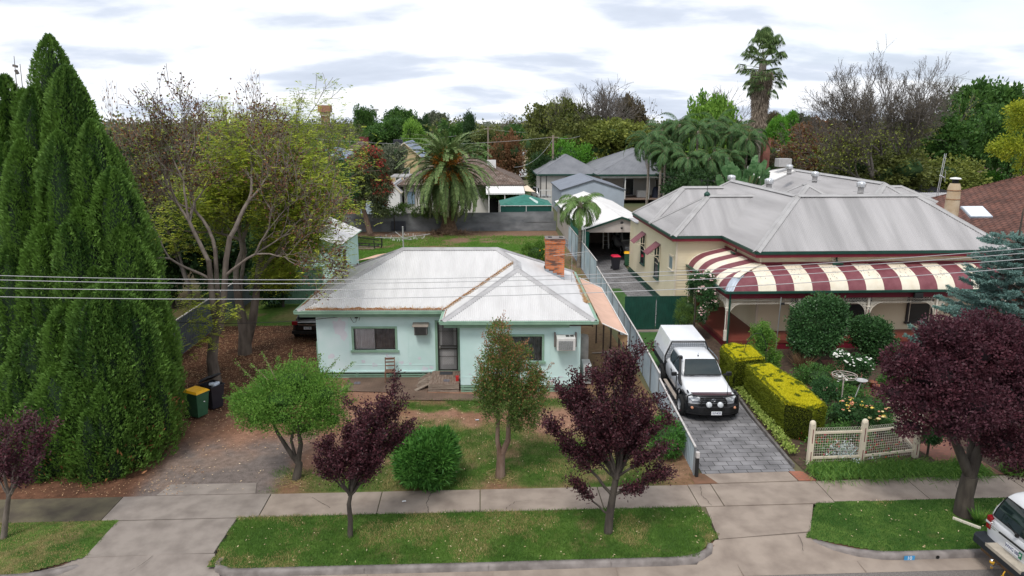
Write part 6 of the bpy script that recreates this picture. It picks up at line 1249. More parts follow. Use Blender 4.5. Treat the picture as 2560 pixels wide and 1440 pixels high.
mb = MB(); mb.tube([G(1512+600, 1055), G(1512+600, 1055)+Vector((0, 0, .9))], .02, 6); tag(mb.build('star_dropper', m_gal), 'thin grey stake behind the woven wire fence', 'stake') if 0 else None
t = thing('arch_hoop', 'dark wire arch over the shorter clipped hedge', 'garden arch', (11.3, 27.6, 0)); mb = MB(); mb.tube([Vector((.55*math.cos(a)-.1, .2*math.cos(a), 1.2+.9*math.sin(a))) for a in [k*math.pi/12 for k in range(13)]]+[Vector((-.65, -.2, 0))], .014, 5); mb.tube([Vector((.45, .2, 0)), Vector((.45, .2, 1.2))], .014, 5); mb.build('hoop', m_black, t)
for px, py, s, lab in [(2150+30, 968, .17, 'terracotta pot on the brick path behind the roses'), (2192, 975, .14, 'smaller terracotta pot next to the purple plum foliage')]:
    p = G(px, py); mb = MB(); mb.lathe([(0, 0), (s*.7, 0), (s, s*1.3), (s*1.1, s*1.3), (s*1.1, s*1.5), (s*.9, s*1.5), (s*.85, s*1.3), (0, s*1.2)], (0, 0, 0), 14); o = mb.build('flower_pot', M('terracotta', (.30, .12, .07), .8, .15, 5)); o.location = p; tag(o, lab, 'flower pot')
# ================================================================ vegetation near the street
m_bark = M('grey_bark', (.10, .08, .066), .9, .3, 5, .6, 30, c2=(.19, .155, .13), stretch=(1, 1, .3))
m_barkd = M('dark_bark', (.045, .036, .03), .9, .3, 6, .6, 30, c2=(.09, .075, .06), stretch=(1, 1, .3))
m_barkr = M('reddish_bark', (.14, .085, .06), .9, .3, 5, .6, 30, c2=(.24, .17, .13), stretch=(1, 1, .3))
m_twig = M('twig_bark', (.16, .13, .11), .9, .25, 5, c2=(.25, .21, .18))
m_twigd = M('twig_dark', (.10, .088, .078), .9, .25, 5, c2=(.17, .15, .135))
lf_con = LEAF('conifer_green', (.028, .072, .014), (.115, .205, .038), trans=.2, cc=(.080, .155, .024), scale=.6)
lf_lime = LEAF('lime_leaf', (.045, .125, .018), (.145, .26, .042), trans=.3)
lf_plum = LEAF('plum_leaf', (.016, .007, .009), (.078, .024, .031), rough=.5, trans=.15)
lf_plumr = LEAF('plum_leaf_red', (.015, .007, .010), (.10, .030, .040), rough=.5, trans=.15, cc=(.055, .020, .028), scale=.6)
lf_bronze = LEAF('bronze_leaf', (.028, .065, .014), (.12, .175, .040), trans=.2)
lf_olean = LEAF('oleander_leaf', (.018, .075, .014), (.095, .225, .04), rough=.45, trans=.2)
lf_dkleaf = LEAF('camellia_leaf', (.012, .038, .013), (.055, .125, .04), rough=.35, trans=.1)
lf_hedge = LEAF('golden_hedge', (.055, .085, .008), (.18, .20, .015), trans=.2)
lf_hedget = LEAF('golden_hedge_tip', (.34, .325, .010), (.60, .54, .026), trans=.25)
lf_jac = LEAF('jacaranda_leaf', (.11, .17, .018), (.42, .46, .06), trans=.4)
lf_spruce = LEAF('spruce_needle', (.055, .11, .095), (.19, .30, .27), trans=.15, cc=(.13, .22, .195), scale=1.2)
lf_grassn = LEAF('grass_blade', (.030, .075, .012), (.10, .19, .030), trans=.25)
lf_grassd = LEAF('dry_blade', (.16, .14, .05), (.34, .27, .12), trans=.2)
lf_rust = LEAF('rust_leaf', (.10, .05, .02), (.28, .12, .05), trans=.2)
lf_pod = LEAF('seed_pod', (.035, .018, .012), (.12, .055, .03), trans=0)
def core(name, blobs, mat, parent, s=.82, seed=0, n=14):
    mb = MB(); mb.smooth = True
    for (cx, cy, cz, rx, ry, rz) in blobs:
        vs = []; k = n
        for i in range(k+1):
            for j in range(2*k):
                a = math.pi*i/k; b = math.pi*j/k; d = Vector((math.sin(a)*math.cos(b), math.sin(a)*math.sin(b), math.cos(a))); q = s*(1+.16*noise.noise(d*2.3+Vector((cx, cy, cz))))
                vs.append((cx+rx*d.x*q, cy+ry*d.y*q, cz+rz*d.z*q))
        mb.add(vs, [(i*2*k+j, i*2*k+(j+1) % (2*k), (i+1)*2*k+(j+1) % (2*k), (i+1)*2*k+j) for i in range(k) for j in range(2*k)], True)
    return mb.build(name, mat, parent)
m_core = M('core_shade', (.026, .058, .016), .95, .3, 3)  # solid crown filler, coloured dark for the shade among the leaves
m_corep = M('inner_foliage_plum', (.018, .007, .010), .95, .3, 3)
# ---- the huge conifer: many upright flame-like lobes
def flames(lobes, per_m2, Ln, Wd, seed=0):
    Ps, Ds, Ls, Ts = [], [], [], []
    for (cx, cy, z0, z1, r) in lobes:
        h = z1-z0; area = 2*math.pi*r*h*.75; n = int(area*per_m2); u = rng.random(n)**.9; a = rng.random(n)*2*math.pi
        rad = r*np.clip(np.minimum(1, (u*3.2)**.6+.78)*(1-u**3.4)**.66, .02, 1)
        lump = 1+.15*np.sin(a*5+cx*3+u*5)+.12*np.sin(a*9-u*11+cy)+.10*np.sin(a*3+u*17)+.16*(rng.random(n)-.5); rr = rad*lump
        kp = (fbm(a*2.2+cx*5, z0+h*u, .9, seed+3)+.25*rng.random(n)) > .44; n = int(kp.sum()); a, u, lump, rr = a[kp], u[kp], lump[kp], rr[kp]
        P = np.stack([cx+rr*np.cos(a), cy+rr*np.sin(a), z0+h*u], 1); D = np.stack([np.cos(a)*.75, np.sin(a)*.75, np.full(n, .85)], 1)+rng.normal(size=(n, 3))*.33
        Ps.append(P-unit(D)*Ln*.4); Ds.append(D); Ls.append(Ln*(.55+.9*rng.random(n))); Ts.append(np.clip(.2+.5*(lump-1)*3+.4*rng.random(n)+.5*(fbm(a*1.5+cx, z0+h*u, .7, 4)-.5)+.15*np.sin(cx*13+cy*7), 0, 1))
    P = np.concatenate(Ps); D = np.concatenate(Ds); Lh = np.concatenate(Ls); return leafq(P, D, Lh, Wd*Lh/Ln), np.concatenate(Ts)
m_corec = M('conifer_core_shade', (.011, .028, .009), .95, .3, 3)  # conifer filler, painted darker so gaps between sprays look shaded
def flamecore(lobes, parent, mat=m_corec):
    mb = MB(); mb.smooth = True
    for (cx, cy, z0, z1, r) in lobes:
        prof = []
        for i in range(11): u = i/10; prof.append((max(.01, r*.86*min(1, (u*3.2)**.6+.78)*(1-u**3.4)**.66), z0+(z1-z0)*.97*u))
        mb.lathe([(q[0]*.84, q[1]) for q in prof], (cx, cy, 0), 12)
    return mb.build('filler_core', mat, parent)
def LB(px, ptop, pbot, hwid, y):   # a lobe surveyed: its middle, top, foot and half width as seen at distance y
    a = Yp(px, ptop, y); b = Yp(px, pbot, y); return (b.x*.5+a.x*.5, y, max(.0, b.z), a.z, hwid*y/CAM_F)
lob = [LB(172, 88, 800, 72, 25.5), LB(215, 165, 900, 82, 24.6), LB(135, 215, 900, 75, 24.8), LB(275, 300, 1000, 85, 24.0), LB(190, 330, 950, 80, 23.6), LB(105, 350, 1000, 80, 23.9),
       LB(320, 420, 1050, 85, 23.4), LB(240, 520, 1100, 90, 22.9), LB(150, 560, 1100, 85, 22.9), LB(342, 560, 1100, 78, 23.0), LB(75, 600, 1150, 80, 23.2), LB(380, 690, 960, 50, 23.2),
       LB(300, 700, 1190, 110, 22.0), LB(200, 760, 1200, 90, 21.9), LB(110, 820, 1200, 85, 21.9), LB(255, 720, 1110, 85, 21.5), LB(338, 760, 1080, 76, 21.9), LB(185, 900, 1195, 100, 21.2), LB(268, 930, 1205, 104, 21.1), LB(318, 1000, 1204, 54, 21.2), LB(345, 1020, 1200, 42, 21.5), LB(150, 960, 1195, 90, 21.1), LB(60, 900, 1190, 75, 21.8)]
def sublobes(lb, k, seed):
    rd = random.Random(seed); out = list(lb)
    for (cx, cy, z0, z1, r) in lb:
        for j in range(k): a = rd.random()*6.28; t = rd.uniform(.45, .93); rr = r*(1-t**2.8)**.62; q = r*rd.uniform(.26, .42); zt = z0+(z1-z0)*t; out.append((cx+rr*.85*math.cos(a), cy+rr*.85*math.sin(a), max(z0, zt-rd.uniform(2.0, 3.6)), zt+rd.uniform(.2, .8), q))
    return out
lob = sublobes(lob, 6, 1)
T = thing('conifer_tree', 'enormous dark green many-spired conifer filling the left side of the view', 'tree', (0, 0, 0))
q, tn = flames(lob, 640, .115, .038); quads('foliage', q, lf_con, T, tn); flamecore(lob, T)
mb = MB(); c = G(230, 1150); mb.tube([(c.x, c.y+.4, 0), (c.x, c.y+.8, 3)], [.45, .35], 9); mb.build('trunk', m_barkd, T)
q, tn = flames([(a, b, c_, d*.5+c_*.5, r*1.03) for a, b, c_, d, r in lob[14:21]], 26, .15, .05); quads('brown_dieback', q, lf_rust, T)
lob2 = [LB(60, 190, 800, 60, 30), LB(20, 245, 800, 55, 29.5), LB(100, 225, 800, 45, 29.8), LB(5, 330, 900, 60, 28.5), LB(55, 360, 900, 60, 28.2), LB(-40, 300, 900, 60, 29), LB(-20, 420, 1000, 70, 27), LB(30, 480, 1000, 60, 26.6)]
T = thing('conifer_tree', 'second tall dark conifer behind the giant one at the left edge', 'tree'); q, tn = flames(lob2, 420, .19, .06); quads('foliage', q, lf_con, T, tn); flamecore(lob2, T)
mb = MB()
for px, y0_, y1_ in ((35, 140, 230), (50, 160, 235), (103, 165, 225), (112, 150, 225)): mb.tube([Yp(px, y0_, 30), Yp(px+8, y1_, 30)], [.012, .02], 4)
for px, py in ((38, 165), (42, 180), (104, 190), (110, 195), (97, 198)): mb.rbox(Yp(px, py, 30), (.16, .1, .09), Matrix.Rotation(px, 3, 'Y').to_4x4())
mb.build('dead_leader', m_twigd, T)
T = thing('shrub', 'shadowy grey-green shrub mass at the far left edge behind the conifer', 'shrub'); B_ = [tuple(Yp(-10, 700, 24))+(1.6, 1.5, 2.4), tuple(Yp(-30, 900, 23))+(1.6, 1.5, 2.4)]
q, tn = clumps(B_, 500, 22, .35, .14, .05); quads('foliage', q, lf_con, T, tn); core('filler_core', B_, m_core, T)
def tufts(P0, n, Ln, Wd, spread, mat, name, parent, up=1.0):
    a = rng.random(n)*6.283; D = np.stack([np.cos(a)*spread, np.sin(a)*spread, np.full(n, up)], 1)+rng.normal(size=(n, 3))*.2; P = np.array(P0)[None, :]+np.stack([np.cos(a), np.sin(a), np.zeros(n)], 1)*.06*rng.random(n)[:, None]
    return quads(name, leafq(P, D, Ln*(.6+.6*rng.random(n)), Wd), mat, parent)
def shoots(name, label, base, trunkpts, r0, forks, leafmat, barkmat, LL, WW, dens, seed, corem=None, group=None, jit=.075):
    # trunk forking into upright leafy wands: forks = list of (start index on trunk, end point, radius, side wands)
    rd = random.Random(seed); T = thing(name, label, 'tree', base, 0, group); mt = MB(); mt.tube(trunkpts, [r0*(1-.35*i/(len(trunkpts)-1)) for i in range(len(trunkpts))], 9); P = []; D = []; mb = MB()
    for (i0, end, r, ns, leaf0) in forks:
        a = Vector(trunkpts[i0]); b = Vector(end); n = 9; pts = []
        side = Vector((rd.uniform(-1, 1), rd.uniform(-1, 1), 0))*.12
        for i in range(n+1): t = i/n; pts.append(a.lerp(b, t)+side*math.sin(t*3.14)+Vector((rd.gauss(0, .02), rd.gauss(0, .02), .10*math.sin(t*3.14))))
        mt.tube(pts, [max(.006, r*(1-.85*i/n)) for i in range(n+1)], 6, cap=False)
        wands = [(pts, leaf0)]
        for k in range(ns):
            j = rd.randint(3, n-1); p = pts[j]; ln = (b-a).length*rd.uniform(.22, .5)*(1.15-.75*j/n); d = ((b-a).normalized()*.9+Vector((rd.gauss(0, .75), rd.gauss(0, .75), rd.uniform(-.35, .45)))).normalized(); w_ = []
            for i in range(6): w_.append(p+d*ln*i/5+Vector((0, 0, .06*math.sin(i*.6)))); d = (d+Vector((rd.gauss(0, .08), rd.gauss(0, .08), .06))).normalized()
            mb.tube(w_, [.012*(1-.7*i/5) for i in range(6)], 4, cap=False); wands.append((w_, 0))
        for w_, l0 in wands:
            m = len(w_)-1
            for i in range(m):
                if (i+.5)/m < l0: continue
                d = w_[i+1]-w_[i]; c = int(d.length*dens*(1.1-.4*i/m)+rd.random())
                for q_ in range(c): P.append(tuple(w_[i]+d*rd.random())); D.append(tuple(d.normalized()))
    P = np.array(P); D = np.array(D); n = len(P); j = rng.normal(size=(n, 3))*jit; D = D*.55+rng.normal(size=(n, 3))*.6; quads('foliage', leafq(P+j, D, LL*(.6+.8*rng.random(n)), WW), leafmat, T)
    mt.build('trunk', barkmat, T); mb.build('twigs', barkmat, T); return T
def rel(base, px, py, y): q = Yp(px, py, y); return (q.x-base.x, q.y-base.y, q.z-base.z)
# plum tree by the footpath, in front (875,1340)
b0 = G(875, 1342); yy = b0.y
def fk(b, L_): return [(i, rel(b, px, py, b.y+dy), r, ns, l0) for (i, px, py, dy, r, ns, l0) in L_]
tp = [(0, 0, -.05), rel(b0, 876, 1300, yy), rel(b0, 872, 1260, yy), rel(b0, 876, 1240, yy)]
shoots('plum_tree', 'purple-leaved plum on the verge, leaning right, beside the oleander bush', b0, tp, .075, fk(b0, [(3, 998, 965, .3, .05, 8, .35), (3, 1040, 1050, .2, .045, 8, .35), (3, 925, 1040, -.3, .04, 8, .35), (3, 865, 1060, .3, .04, 8, .35), (3, 820, 1105, -.2, .035, 7, .35), (3, 800, 1150, .2, .03, 6, .4), (3, 905, 1100, -.6, .035, 7, .4), (3, 965, 1090, .6, .035, 8, .35), (3, 950, 1150, -.4, .03, 7, .4), (3, 975, 1010, -.2, .035, 7, .4), (3, 895, 1120, .7, .03, 8, .4), (3, 850, 1130, -.5, .03, 8, .4), (3, 925, 1130, .2, .03, 8, .4)]), lf_plum, m_barkd, .07, .04, 400, 3)
# larger plum tree (1520,1330)
b1 = G(1520, 1332); yy = b1.y
tp = [(0, 0, -.05), rel(b1, 1524, 1290, yy), rel(b1, 1532, 1240, yy), rel(b1, 1540, 1195, yy)]
shoots('plum_tree', 'larger purple plum on the verge in front of the utility truck, ragged crown', b1, tp, .12, fk(b1, [(3, 1595, 860, .3, .07, 9, .35), (3, 1535, 895, .4, .06, 9, .35), (3, 1500, 930, .0, .06, 9, .35), (3, 1450, 940, .3, .055, 9, .3), (3, 1395, 970, .2, .05, 9, .35), (2, 1365, 1060, -.2, .045, 9, .35), (3, 1640, 985, .2, .05, 9, .35), (3, 1690, 1040, -.1, .045, 8, .35), (3, 1660, 1120, -.4, .04, 8, .35), (1, 1440, 1210, -.3, .035, 6, .5), (2, 1690, 1180, -.3, .035, 8, .4), (2, 1600, 1230, -.6, .035, 8, .35), (3, 1570, 1000, -.7, .05, 10, .4), (3, 1500, 1010, -.6, .05, 10, .4), (3, 1440, 1040, -.7, .045, 10, .4), (3, 1560, 970, 1.0, .05, 10, .4), (3, 1430, 1010, 1.0, .045, 10, .4), (3, 1620, 1040, 1.0, .045, 9, .4), (3, 1475, 1120, -.3, .04, 9, .45), (3, 1600, 1100, .5, .04, 9, .4), (3, 1400, 1120, .2, .03, 8, .45)]), lf_plum, m_barkd, .07, .042, 330, 5)
# plum at the left edge
b2 = G(8, 1345); yy = b2.y
tp = [(0, 0, -.05), rel(b2, 15, 1290, yy), rel(b2, 22, 1240, yy)]
shoots('plum_tree', 'thin purple plum at the lower left corner in front of the conifer', b2, tp, .08, fk(b2, [(2, 60, 1020, .2, .05, 9, .3), (2, 30, 1060, -.3, .045, 9, .3), (2, 110, 1085, .1, .04, 9, .3), (2, 150, 1050, .1, .04, 6, .4), (2, 100, 1140, -.3, .035, 8, .3), (2, 75, 1200, -.2, .03, 7, .3), (2, -40, 1060, .2, .04, 8, .3), (2, -60, 1150, .2, .03, 8, .3), (2, 20, 1130, .6, .04, 9, .3)]), lf_plumr, m_bark, .075, .042, 150, 6)
# big dark plum at the right
b3 = G(2410, 1287); yy = b3.y
T = thing('plum_tree', 'huge spreading dark purple plum tree at the right, covering the garden fence end', 'tree', b3)
mb = MB(); R3 = lambda px, py, dy=0: rel(b3, px, py, yy+dy)
mb.tube([(0, 0, -.1), R3(2412, 1240), R3(2425, 1190)], [.27, .21, .2], 12); mb.tube([R3(2425, 1190), R3(2400, 1130), R3(2370, 1060), R3(2340, 980)], [.15, .12, .09, .05], 9); mb.tube([R3(2425, 1190), R3(2445, 1130), R3(2480, 1060), R3(2520, 980)], [.16, .13, .1, .05], 9); mb.tube([R3(2425, 1180), R3(2430, 1080, .3), R3(2440, 980, .5)], [.12, .1, .05], 8)
mb.tube([R3(2385, 1100), R3(2330, 1060, -.3), R3(2270, 1020, -.4)], [.06, .05, .02], 7)
mb.build('trunk', m_barkd, T)
def RB(px, py, dy, rx, ry, rz): return R3(px, py, dy)+(rx, ry, rz)
B_ = [RB(2420, 880, .4, 1.15, 1.2, .75), RB(2330, 940, 0, 1.05, 1.1, .65), RB(2265, 900, .2, .55, .7, .38), RB(2500, 900, .5, 1.1, 1.2, .85), RB(2300, 1010, -.3, .75, .8, .38), RB(2420, 1010, -.4, 1.0, 1.0, .6), RB(2540, 1020, -.2, 1.0, 1.0, .9), RB(2560, 900, .5, 1.1, 1.1, .9), RB(2510, 1110, -.4, .6, .7, .5), RB(2470, 830, .6, .9, .9, .5), RB(2370, 840, .4, .75, .8, .45), RB(2235, 985, -.2, .45, .5, .25), RB(2280, 1065, -.4, .4, .45, .22), RB(2380, 1070, -.5, .5, .5, .3), RB(2570, 1160, -.2, .5, .5, .4)]
q, tn = clumps(B_, 2300, 34, .17, .075, .046, up=.25, shell=.4); quads('foliage', q, lf_plumr, T, tn); core('filler_core', B_, m_corep, T, .45)
# ---- small lime-green tree on the lawn corner (740,1195)
b4 = G(740, 1197); yy = b4.y
T = thing('shade_tree', 'small round bright green tree with a forked dark trunk by the gravel driveway', 'tree', b4); R4 = lambda px, py, dy=0: rel(b4, px, py, yy+dy)
mb = MB(); mb.tube([(0, 0, -.05), R4(748, 1160), R4(735, 1140)], [.14, .11, .10], 9); mb.tube([R4(735, 1145), R4(712, 1110), R4(690, 1075), R4(670, 1020)], [.08, .065, .05, .03], 7); mb.tube([R4(745, 1155), R4(752, 1110), R4(745, 1070), R4(760, 1000)], [.085, .07, .05, .03], 7); mb.tube([R4(738, 1140), R4(728, 1100), R4(735, 1070), R4(700, 1000)], [.05, .045, .035, .02], 6)
mb.build('trunk', m_barkd, T)
B_ = [R4(720, 990, 0)+(1.35, 1.3, .62), R4(650, 1010, 0)+(.85, .9, .42), R4(800, 985, 0)+(.85, .9, .55), R4(730, 950, .2)+(1.0, 1.0, .45), R4(700, 1045, -.1)+(.75, .8, .28), R4(800, 1035, -.2)+(.6, .7, .33), R4(610, 1000, 0)+(.4, .5, .25), R4(640, 1045, .1)+(.55, .6, .25), R4(830, 1050, .2)+(.5, .6, .28), R4(760, 1070, .3)+(.6, .6, .22)]
q, tn = clumps(B_, 1700, 24, .17, .06, .028, up=.5, shell=.35); quads('foliage', q, lf_lime, T, tn); core('filler_core', B_, M('inner_lime', (.03, .08, .012), .95, .2, 4), T, .42)
P = []; D = []; mb = MB(); rd = random.Random(8)
for (x0, y0, x1, y1) in [(690, 950, 655, 880), (720, 940, 728, 878), (760, 940, 780, 895), (800, 950, 845, 895), (820, 960, 885, 905), (650, 970, 590, 905), (620, 985, 575, 960), (670, 950, 625, 910), (850, 980, 880, 960), (740, 930, 750, 900), (600, 1005, 560, 990), (640, 1020, 565, 1040), (790, 940, 800, 885), (860, 1010, 890, 1000), (700, 930, 695, 890)]:
    a, b = Vector(R4(x0, y0, rd.uniform(-.5, .5))), Vector(R4(x1, y1, rd.uniform(-.6, .6))); mb.tube([a, a.lerp(b, .5)+Vector((0, 0, .03)), b], [.012, .008, .003], 4)
    for k in range(110): t = rd.random(); P.append(tuple(a.lerp(b, t))); D.append(tuple((b-a).normalized()))
P = np.array(P); D = np.array(D)*.6+rng.normal(size=P.shape)*.5; quads('young_shoot_leaves', leafq(P+rng.normal(size=P.shape)*.03, D, .06, .026), lf_lime, T); mb.build('shoots', m_barkr, T)
# ---- bronze-tipped tree in front of the cottage (1250,1190)
b5 = G(1250, 1192); yy = b5.y; R5 = lambda px, py, dy=0: rel(b5, px, py, yy+dy)
T = thing('bronze_tree', 'narrow olive green tree with bronze-red tips in front of the cottage', 'tree', b5)
mb = MB(); mb.tube([(0, 0, -.05), R5(1252, 1150), R5(1252, 1130)], [.16, .13, .13], 9); mb.tube([R5(1250, 1135), R5(1243, 1100), R5(1245, 1050), R5(1240, 950), R5(1255, 850)], [.085, .07, .06, .05, .02], 7); mb.tube([R5(1255, 1135), R5(1270, 1100), R5(1272, 1050), R5(1290, 960)], [.10, .085, .06, .03], 7); mb.build('trunk', m_barkr, T)
B_ = [R5(1255, 1000, 0)+(.72, .7, .62), R5(1245, 940, 0)+(.62, .6, .6), R5(1250, 890, 0)+(.5, .5, .5), R5(1245, 840, 0)+(.3, .3, .38), R5(1320, 1000, 0)+(.55, .6, .48), R5(1305, 940, 0)+(.5, .5, .4), R5(1345, 960, 0)+(.3, .35, .28), R5(1225, 980, 0)+(.4, .45, .5), R5(1310, 1050, 0)+(.42, .45, .3), R5(1300, 885, 0)+(.3, .3, .25)]
B_ = [b[:3]+tuple(r*1.14 for r in b[3:]) for b in B_]; q, tn = clumps(B_, 1700, 24, .14, .06, .025, up=.55, shell=.3)
z = q[:, 0, 2]; top = sst(2.2, 3.9, z+rng.normal(size=len(z))*.45+(q[:, 0, 0] > .5)*.5); red = rng.random(len(z)) < top*.30; quads('foliage', q[~red], lf_bronze, T, tn[~red]); quads('bronze_tips', q[red], LEAF('bronze_tip', (.13, .06, .03), (.36, .17, .08), trans=.25), T, tn[red])
P = []; D = []; rd = random.Random(3); mb = MB()
for (x0, y0, x1, y1) in [(1250, 850, 1260, 780), (1245, 860, 1235, 805), (1265, 870, 1275, 810), (1225, 880, 1205, 830), (1285, 890, 1320, 850), (1340, 950, 1385, 905), (1210, 930, 1190, 890), (1355, 980, 1385, 950), (1255, 850, 1248, 795)]:
    a, b = Vector(R5(x0, y0)), Vector(R5(x1, y1, rd.uniform(-.3, .3))); mb.tube([a, b], [.01, .003], 4)
    for k in range(80): P.append(tuple(a.lerp(b, rd.random()))); D.append(tuple((b-a).normalized()))
P = np.array(P); D = np.array(D)*.7+rng.normal(size=P.shape)*.4; quads('bronze_tips', leafq(P+rng.normal(size=P.shape)*.03, D, .055, .02), MATS['bronze_tip'], T); mb.build('shoots', m_barkr, T)
# ---- bushes
def bush(name, label, blobs, mat, ncl, per, cr, LL, WW, up=.4, corem=m_core, cs=.78, cat='shrub', extra=None, shell=.6, group=None):
    c = blobs[0]; T = thing(name, label, cat, (c[0], c[1], 0), 0, group); bl = [(b[0]-c[0], b[1]-c[1], b[2], b[3], b[4], b[5]) for b in blobs]; rd = random.Random(int(c[0]*97)); b0 = list(bl)
    for b in b0:
        for k in range(4): a = rd.random()*6.28; e = rd.uniform(-.3, .9); q = rd.uniform(.28, .42); bl.append((b[0]+b[3]*.85*math.cos(a)*math.cos(e), b[1]+b[4]*.85*math.sin(a)*math.cos(e), max(.1, b[2]+b[5]*.85*math.sin(e)), b[3]*q, b[4]*q, b[5]*q))
    q, tn = clumps(bl, ncl, per, cr, LL, WW, up=up, shell=shell); q[:, :, 2] = np.maximum(q[:, :, 2], .01); quads('foliage', q, mat, T, tn)
    if corem: core('filler_core', b0, corem, T, cs)
    mb = MB(); mb.tube([(0, 0, -.05), (0, 0, max(.1, c[2]))], .04, 6); mb.build('stem', m_barkd, T); return T, bl
p = G(1065, 1212); bush('oleander_bush', 'dense round bright green oleander bush beside the leaning purple plum', [(p.x, p.y+.15, .72, .86, .85, .80)], lf_olean, 620, 36, .15, .17, .034, up=.45, cs=.68)
p = G(1672, 1150); bush('oleander_bush', 'loose green bush against the steel fence near its street end', [(p.x-.05, p.y+.3, .55, .55, .6, .62), (p.x, p.y+.8, .6, .5, .5, .6)], lf_olean, 260, 34, .13, .11, .022, up=.6)
# ---- golden hedges (clipped boxes)
def hedge(label, poly, z1, seed, dens=3800, holes=()):
    cx = sum(p[0] for p in poly)/len(poly); cy = sum(p[1] for p in poly)/len(poly); T = thing('hedge', label, 'hedge', (cx, cy, 0), 0, 'clipped golden hedges'); P0 = [(p[0]-cx, p[1]-cy) for p in poly]; n = len(P0); Ps = []; Ds = []
    for i in range(n):
        a, b = np.array(P0[i]), np.array(P0[(i+1) % n]); ln = np.linalg.norm(b-a); k = int(ln*z1*dens*.55); t = rng.random(k); z = z1*rng.random(k); o = np.array([(b-a)[1], -(b-a)[0]])/ln
        bul = .05*(fbm(a[0]+t*3, z*2, .5, seed+i)-.5)*2-.10*sst(.85, 1.0, z/z1)-.05*(1-sst(0, .3, z/z1)); xy = a+(b-a)*t[:, None]+o*bul[:, None]; Ps.append(np.concatenate([xy, z[:, None]], 1)); Ds.append(np.tile(np.array([o[0], o[1], .55]), (k, 1)))
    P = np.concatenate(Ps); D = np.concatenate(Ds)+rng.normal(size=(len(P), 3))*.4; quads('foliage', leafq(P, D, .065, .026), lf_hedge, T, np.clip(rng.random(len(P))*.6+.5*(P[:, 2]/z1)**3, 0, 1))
    xs = [p[0] for p in P0]; ys = [p[1] for p in P0]; k = int((max(xs)-min(xs))*(max(ys)-min(ys))*dens*1.3); X = rng.uniform(min(xs), max(xs), k); Y = rng.uniform(min(ys), max(ys), k); ok = np.ones(k, bool)
    for i in range(n):
        a, b = P0[i], P0[(i+1) % n]; ok &= ((b[0]-a[0])*(Y-a[1])-(b[1]-a[1])*(X-a[0])) > .02
    X, Y = X[ok], Y[ok]; edge = np.full(len(X), 9.)
    for i in range(n):
        a, b = P0[i], P0[(i+1) % n]; edge = np.minimum(edge, ((b[0]-a[0])*(Y-a[1])-(b[1]-a[1])*(X-a[0]))/math.hypot(b[0]-a[0], b[1]-a[1]))
    Z = z1+.03*(fbm(X, Y, .3, seed)-.5)*3-.08*(1-sst(0, .15, edge)); D = np.stack([X*0, X*0, X*0+1], 1)+rng.normal(size=(len(X), 3))*.55; dark = fbm(X, Y, .35, seed+3) > .66
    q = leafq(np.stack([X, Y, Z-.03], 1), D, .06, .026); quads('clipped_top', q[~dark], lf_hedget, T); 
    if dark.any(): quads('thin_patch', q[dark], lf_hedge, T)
    mb = MB(); I = [(x*.88, y*.95) for x, y in P0]; mb.prism(I, .02, z1-.10); mb.build('filler_core', M('inner_hedge', (.02, .028, .004), .95, .3, 5), T)
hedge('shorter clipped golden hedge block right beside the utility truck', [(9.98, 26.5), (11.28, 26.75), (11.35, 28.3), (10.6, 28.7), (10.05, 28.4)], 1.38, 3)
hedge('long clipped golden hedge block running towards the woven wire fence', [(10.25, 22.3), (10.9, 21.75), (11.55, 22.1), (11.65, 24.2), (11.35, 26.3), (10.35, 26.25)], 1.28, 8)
T = thing('ground_cover', 'low yellow-green ivy growing along the foot of the golden hedges', 'ivy'); tag(T, kind=None); n = 2600; yv = rng.uniform(20.8, 28, n); xv = 9.95+(yv-20.8)*.05+rng.normal(size=n)*.10+.1*(fbm(yv, yv, .5, 3)-.5); zv = .12+.25*rng.random(n)*fbm(yv, yv*0, .5, 5); D = rng.normal(size=(n, 3)); D[:, 2] = abs(D[:, 2]); quads('foliage', leafq(np.stack([xv, yv, zv], 1), D, .08, .06), LEAF('ivy', (.10, .16, .02), (.32, .38, .10)), T)
# shrubs by the villa
def at(px, py, y): v = Yp(px, py, y); return (v.x, v.y, v.z)
bush('lime_shrub', 'upright fresh lime green shrub behind the gap between the golden hedges', [at(1905, 860, 28.8)+(.5, .5, .75), at(1900, 810+20, 28.8)+(.33, .35, .45), at(1890, 900, 28.5)+(.4, .4, .5), at(1930, 900, 28.6)+(.35, .35, .5)], lf_lime, 420, 20, .13, .06, .035, up=.3, cs=.5, corem=M('inner_lime', (.018, .045, .008)))
bush('camellia', 'large glossy dark green camellia in front of the villa verandah', [at(2042, 810, 29.6)+(1.18, 1.1, .98), at(2030, 850, 29.3)+(.95, .9, .6), at(2060, 770, 29.8)+(.8, .8, .5)], lf_dkleaf, 1100, 26, .24, .10, .06, up=.1, cs=.66)
bush('camellia', 'smaller dark camellia to the right of the large one', [at(2175, 835, 30.2)+(.85, .8, .7), at(2200, 870, 29.8)+(.7, .7, .5)], lf_dkleaf, 560, 26, .24, .10, .06, up=.1, cs=.62)
bush('boxwood_shrub', 'fine-leaved green shrub by the green gate and verandah', [at(1722, 775, 34.3)+(.62, .6, .65), at(1712, 800, 34)+(.5, .5, .5)], LEAF('olive_leaf', (.035, .08, .015), (.11, .17, .035)), 330, 26, .15, .06, .02, up=.4, cs=.6)
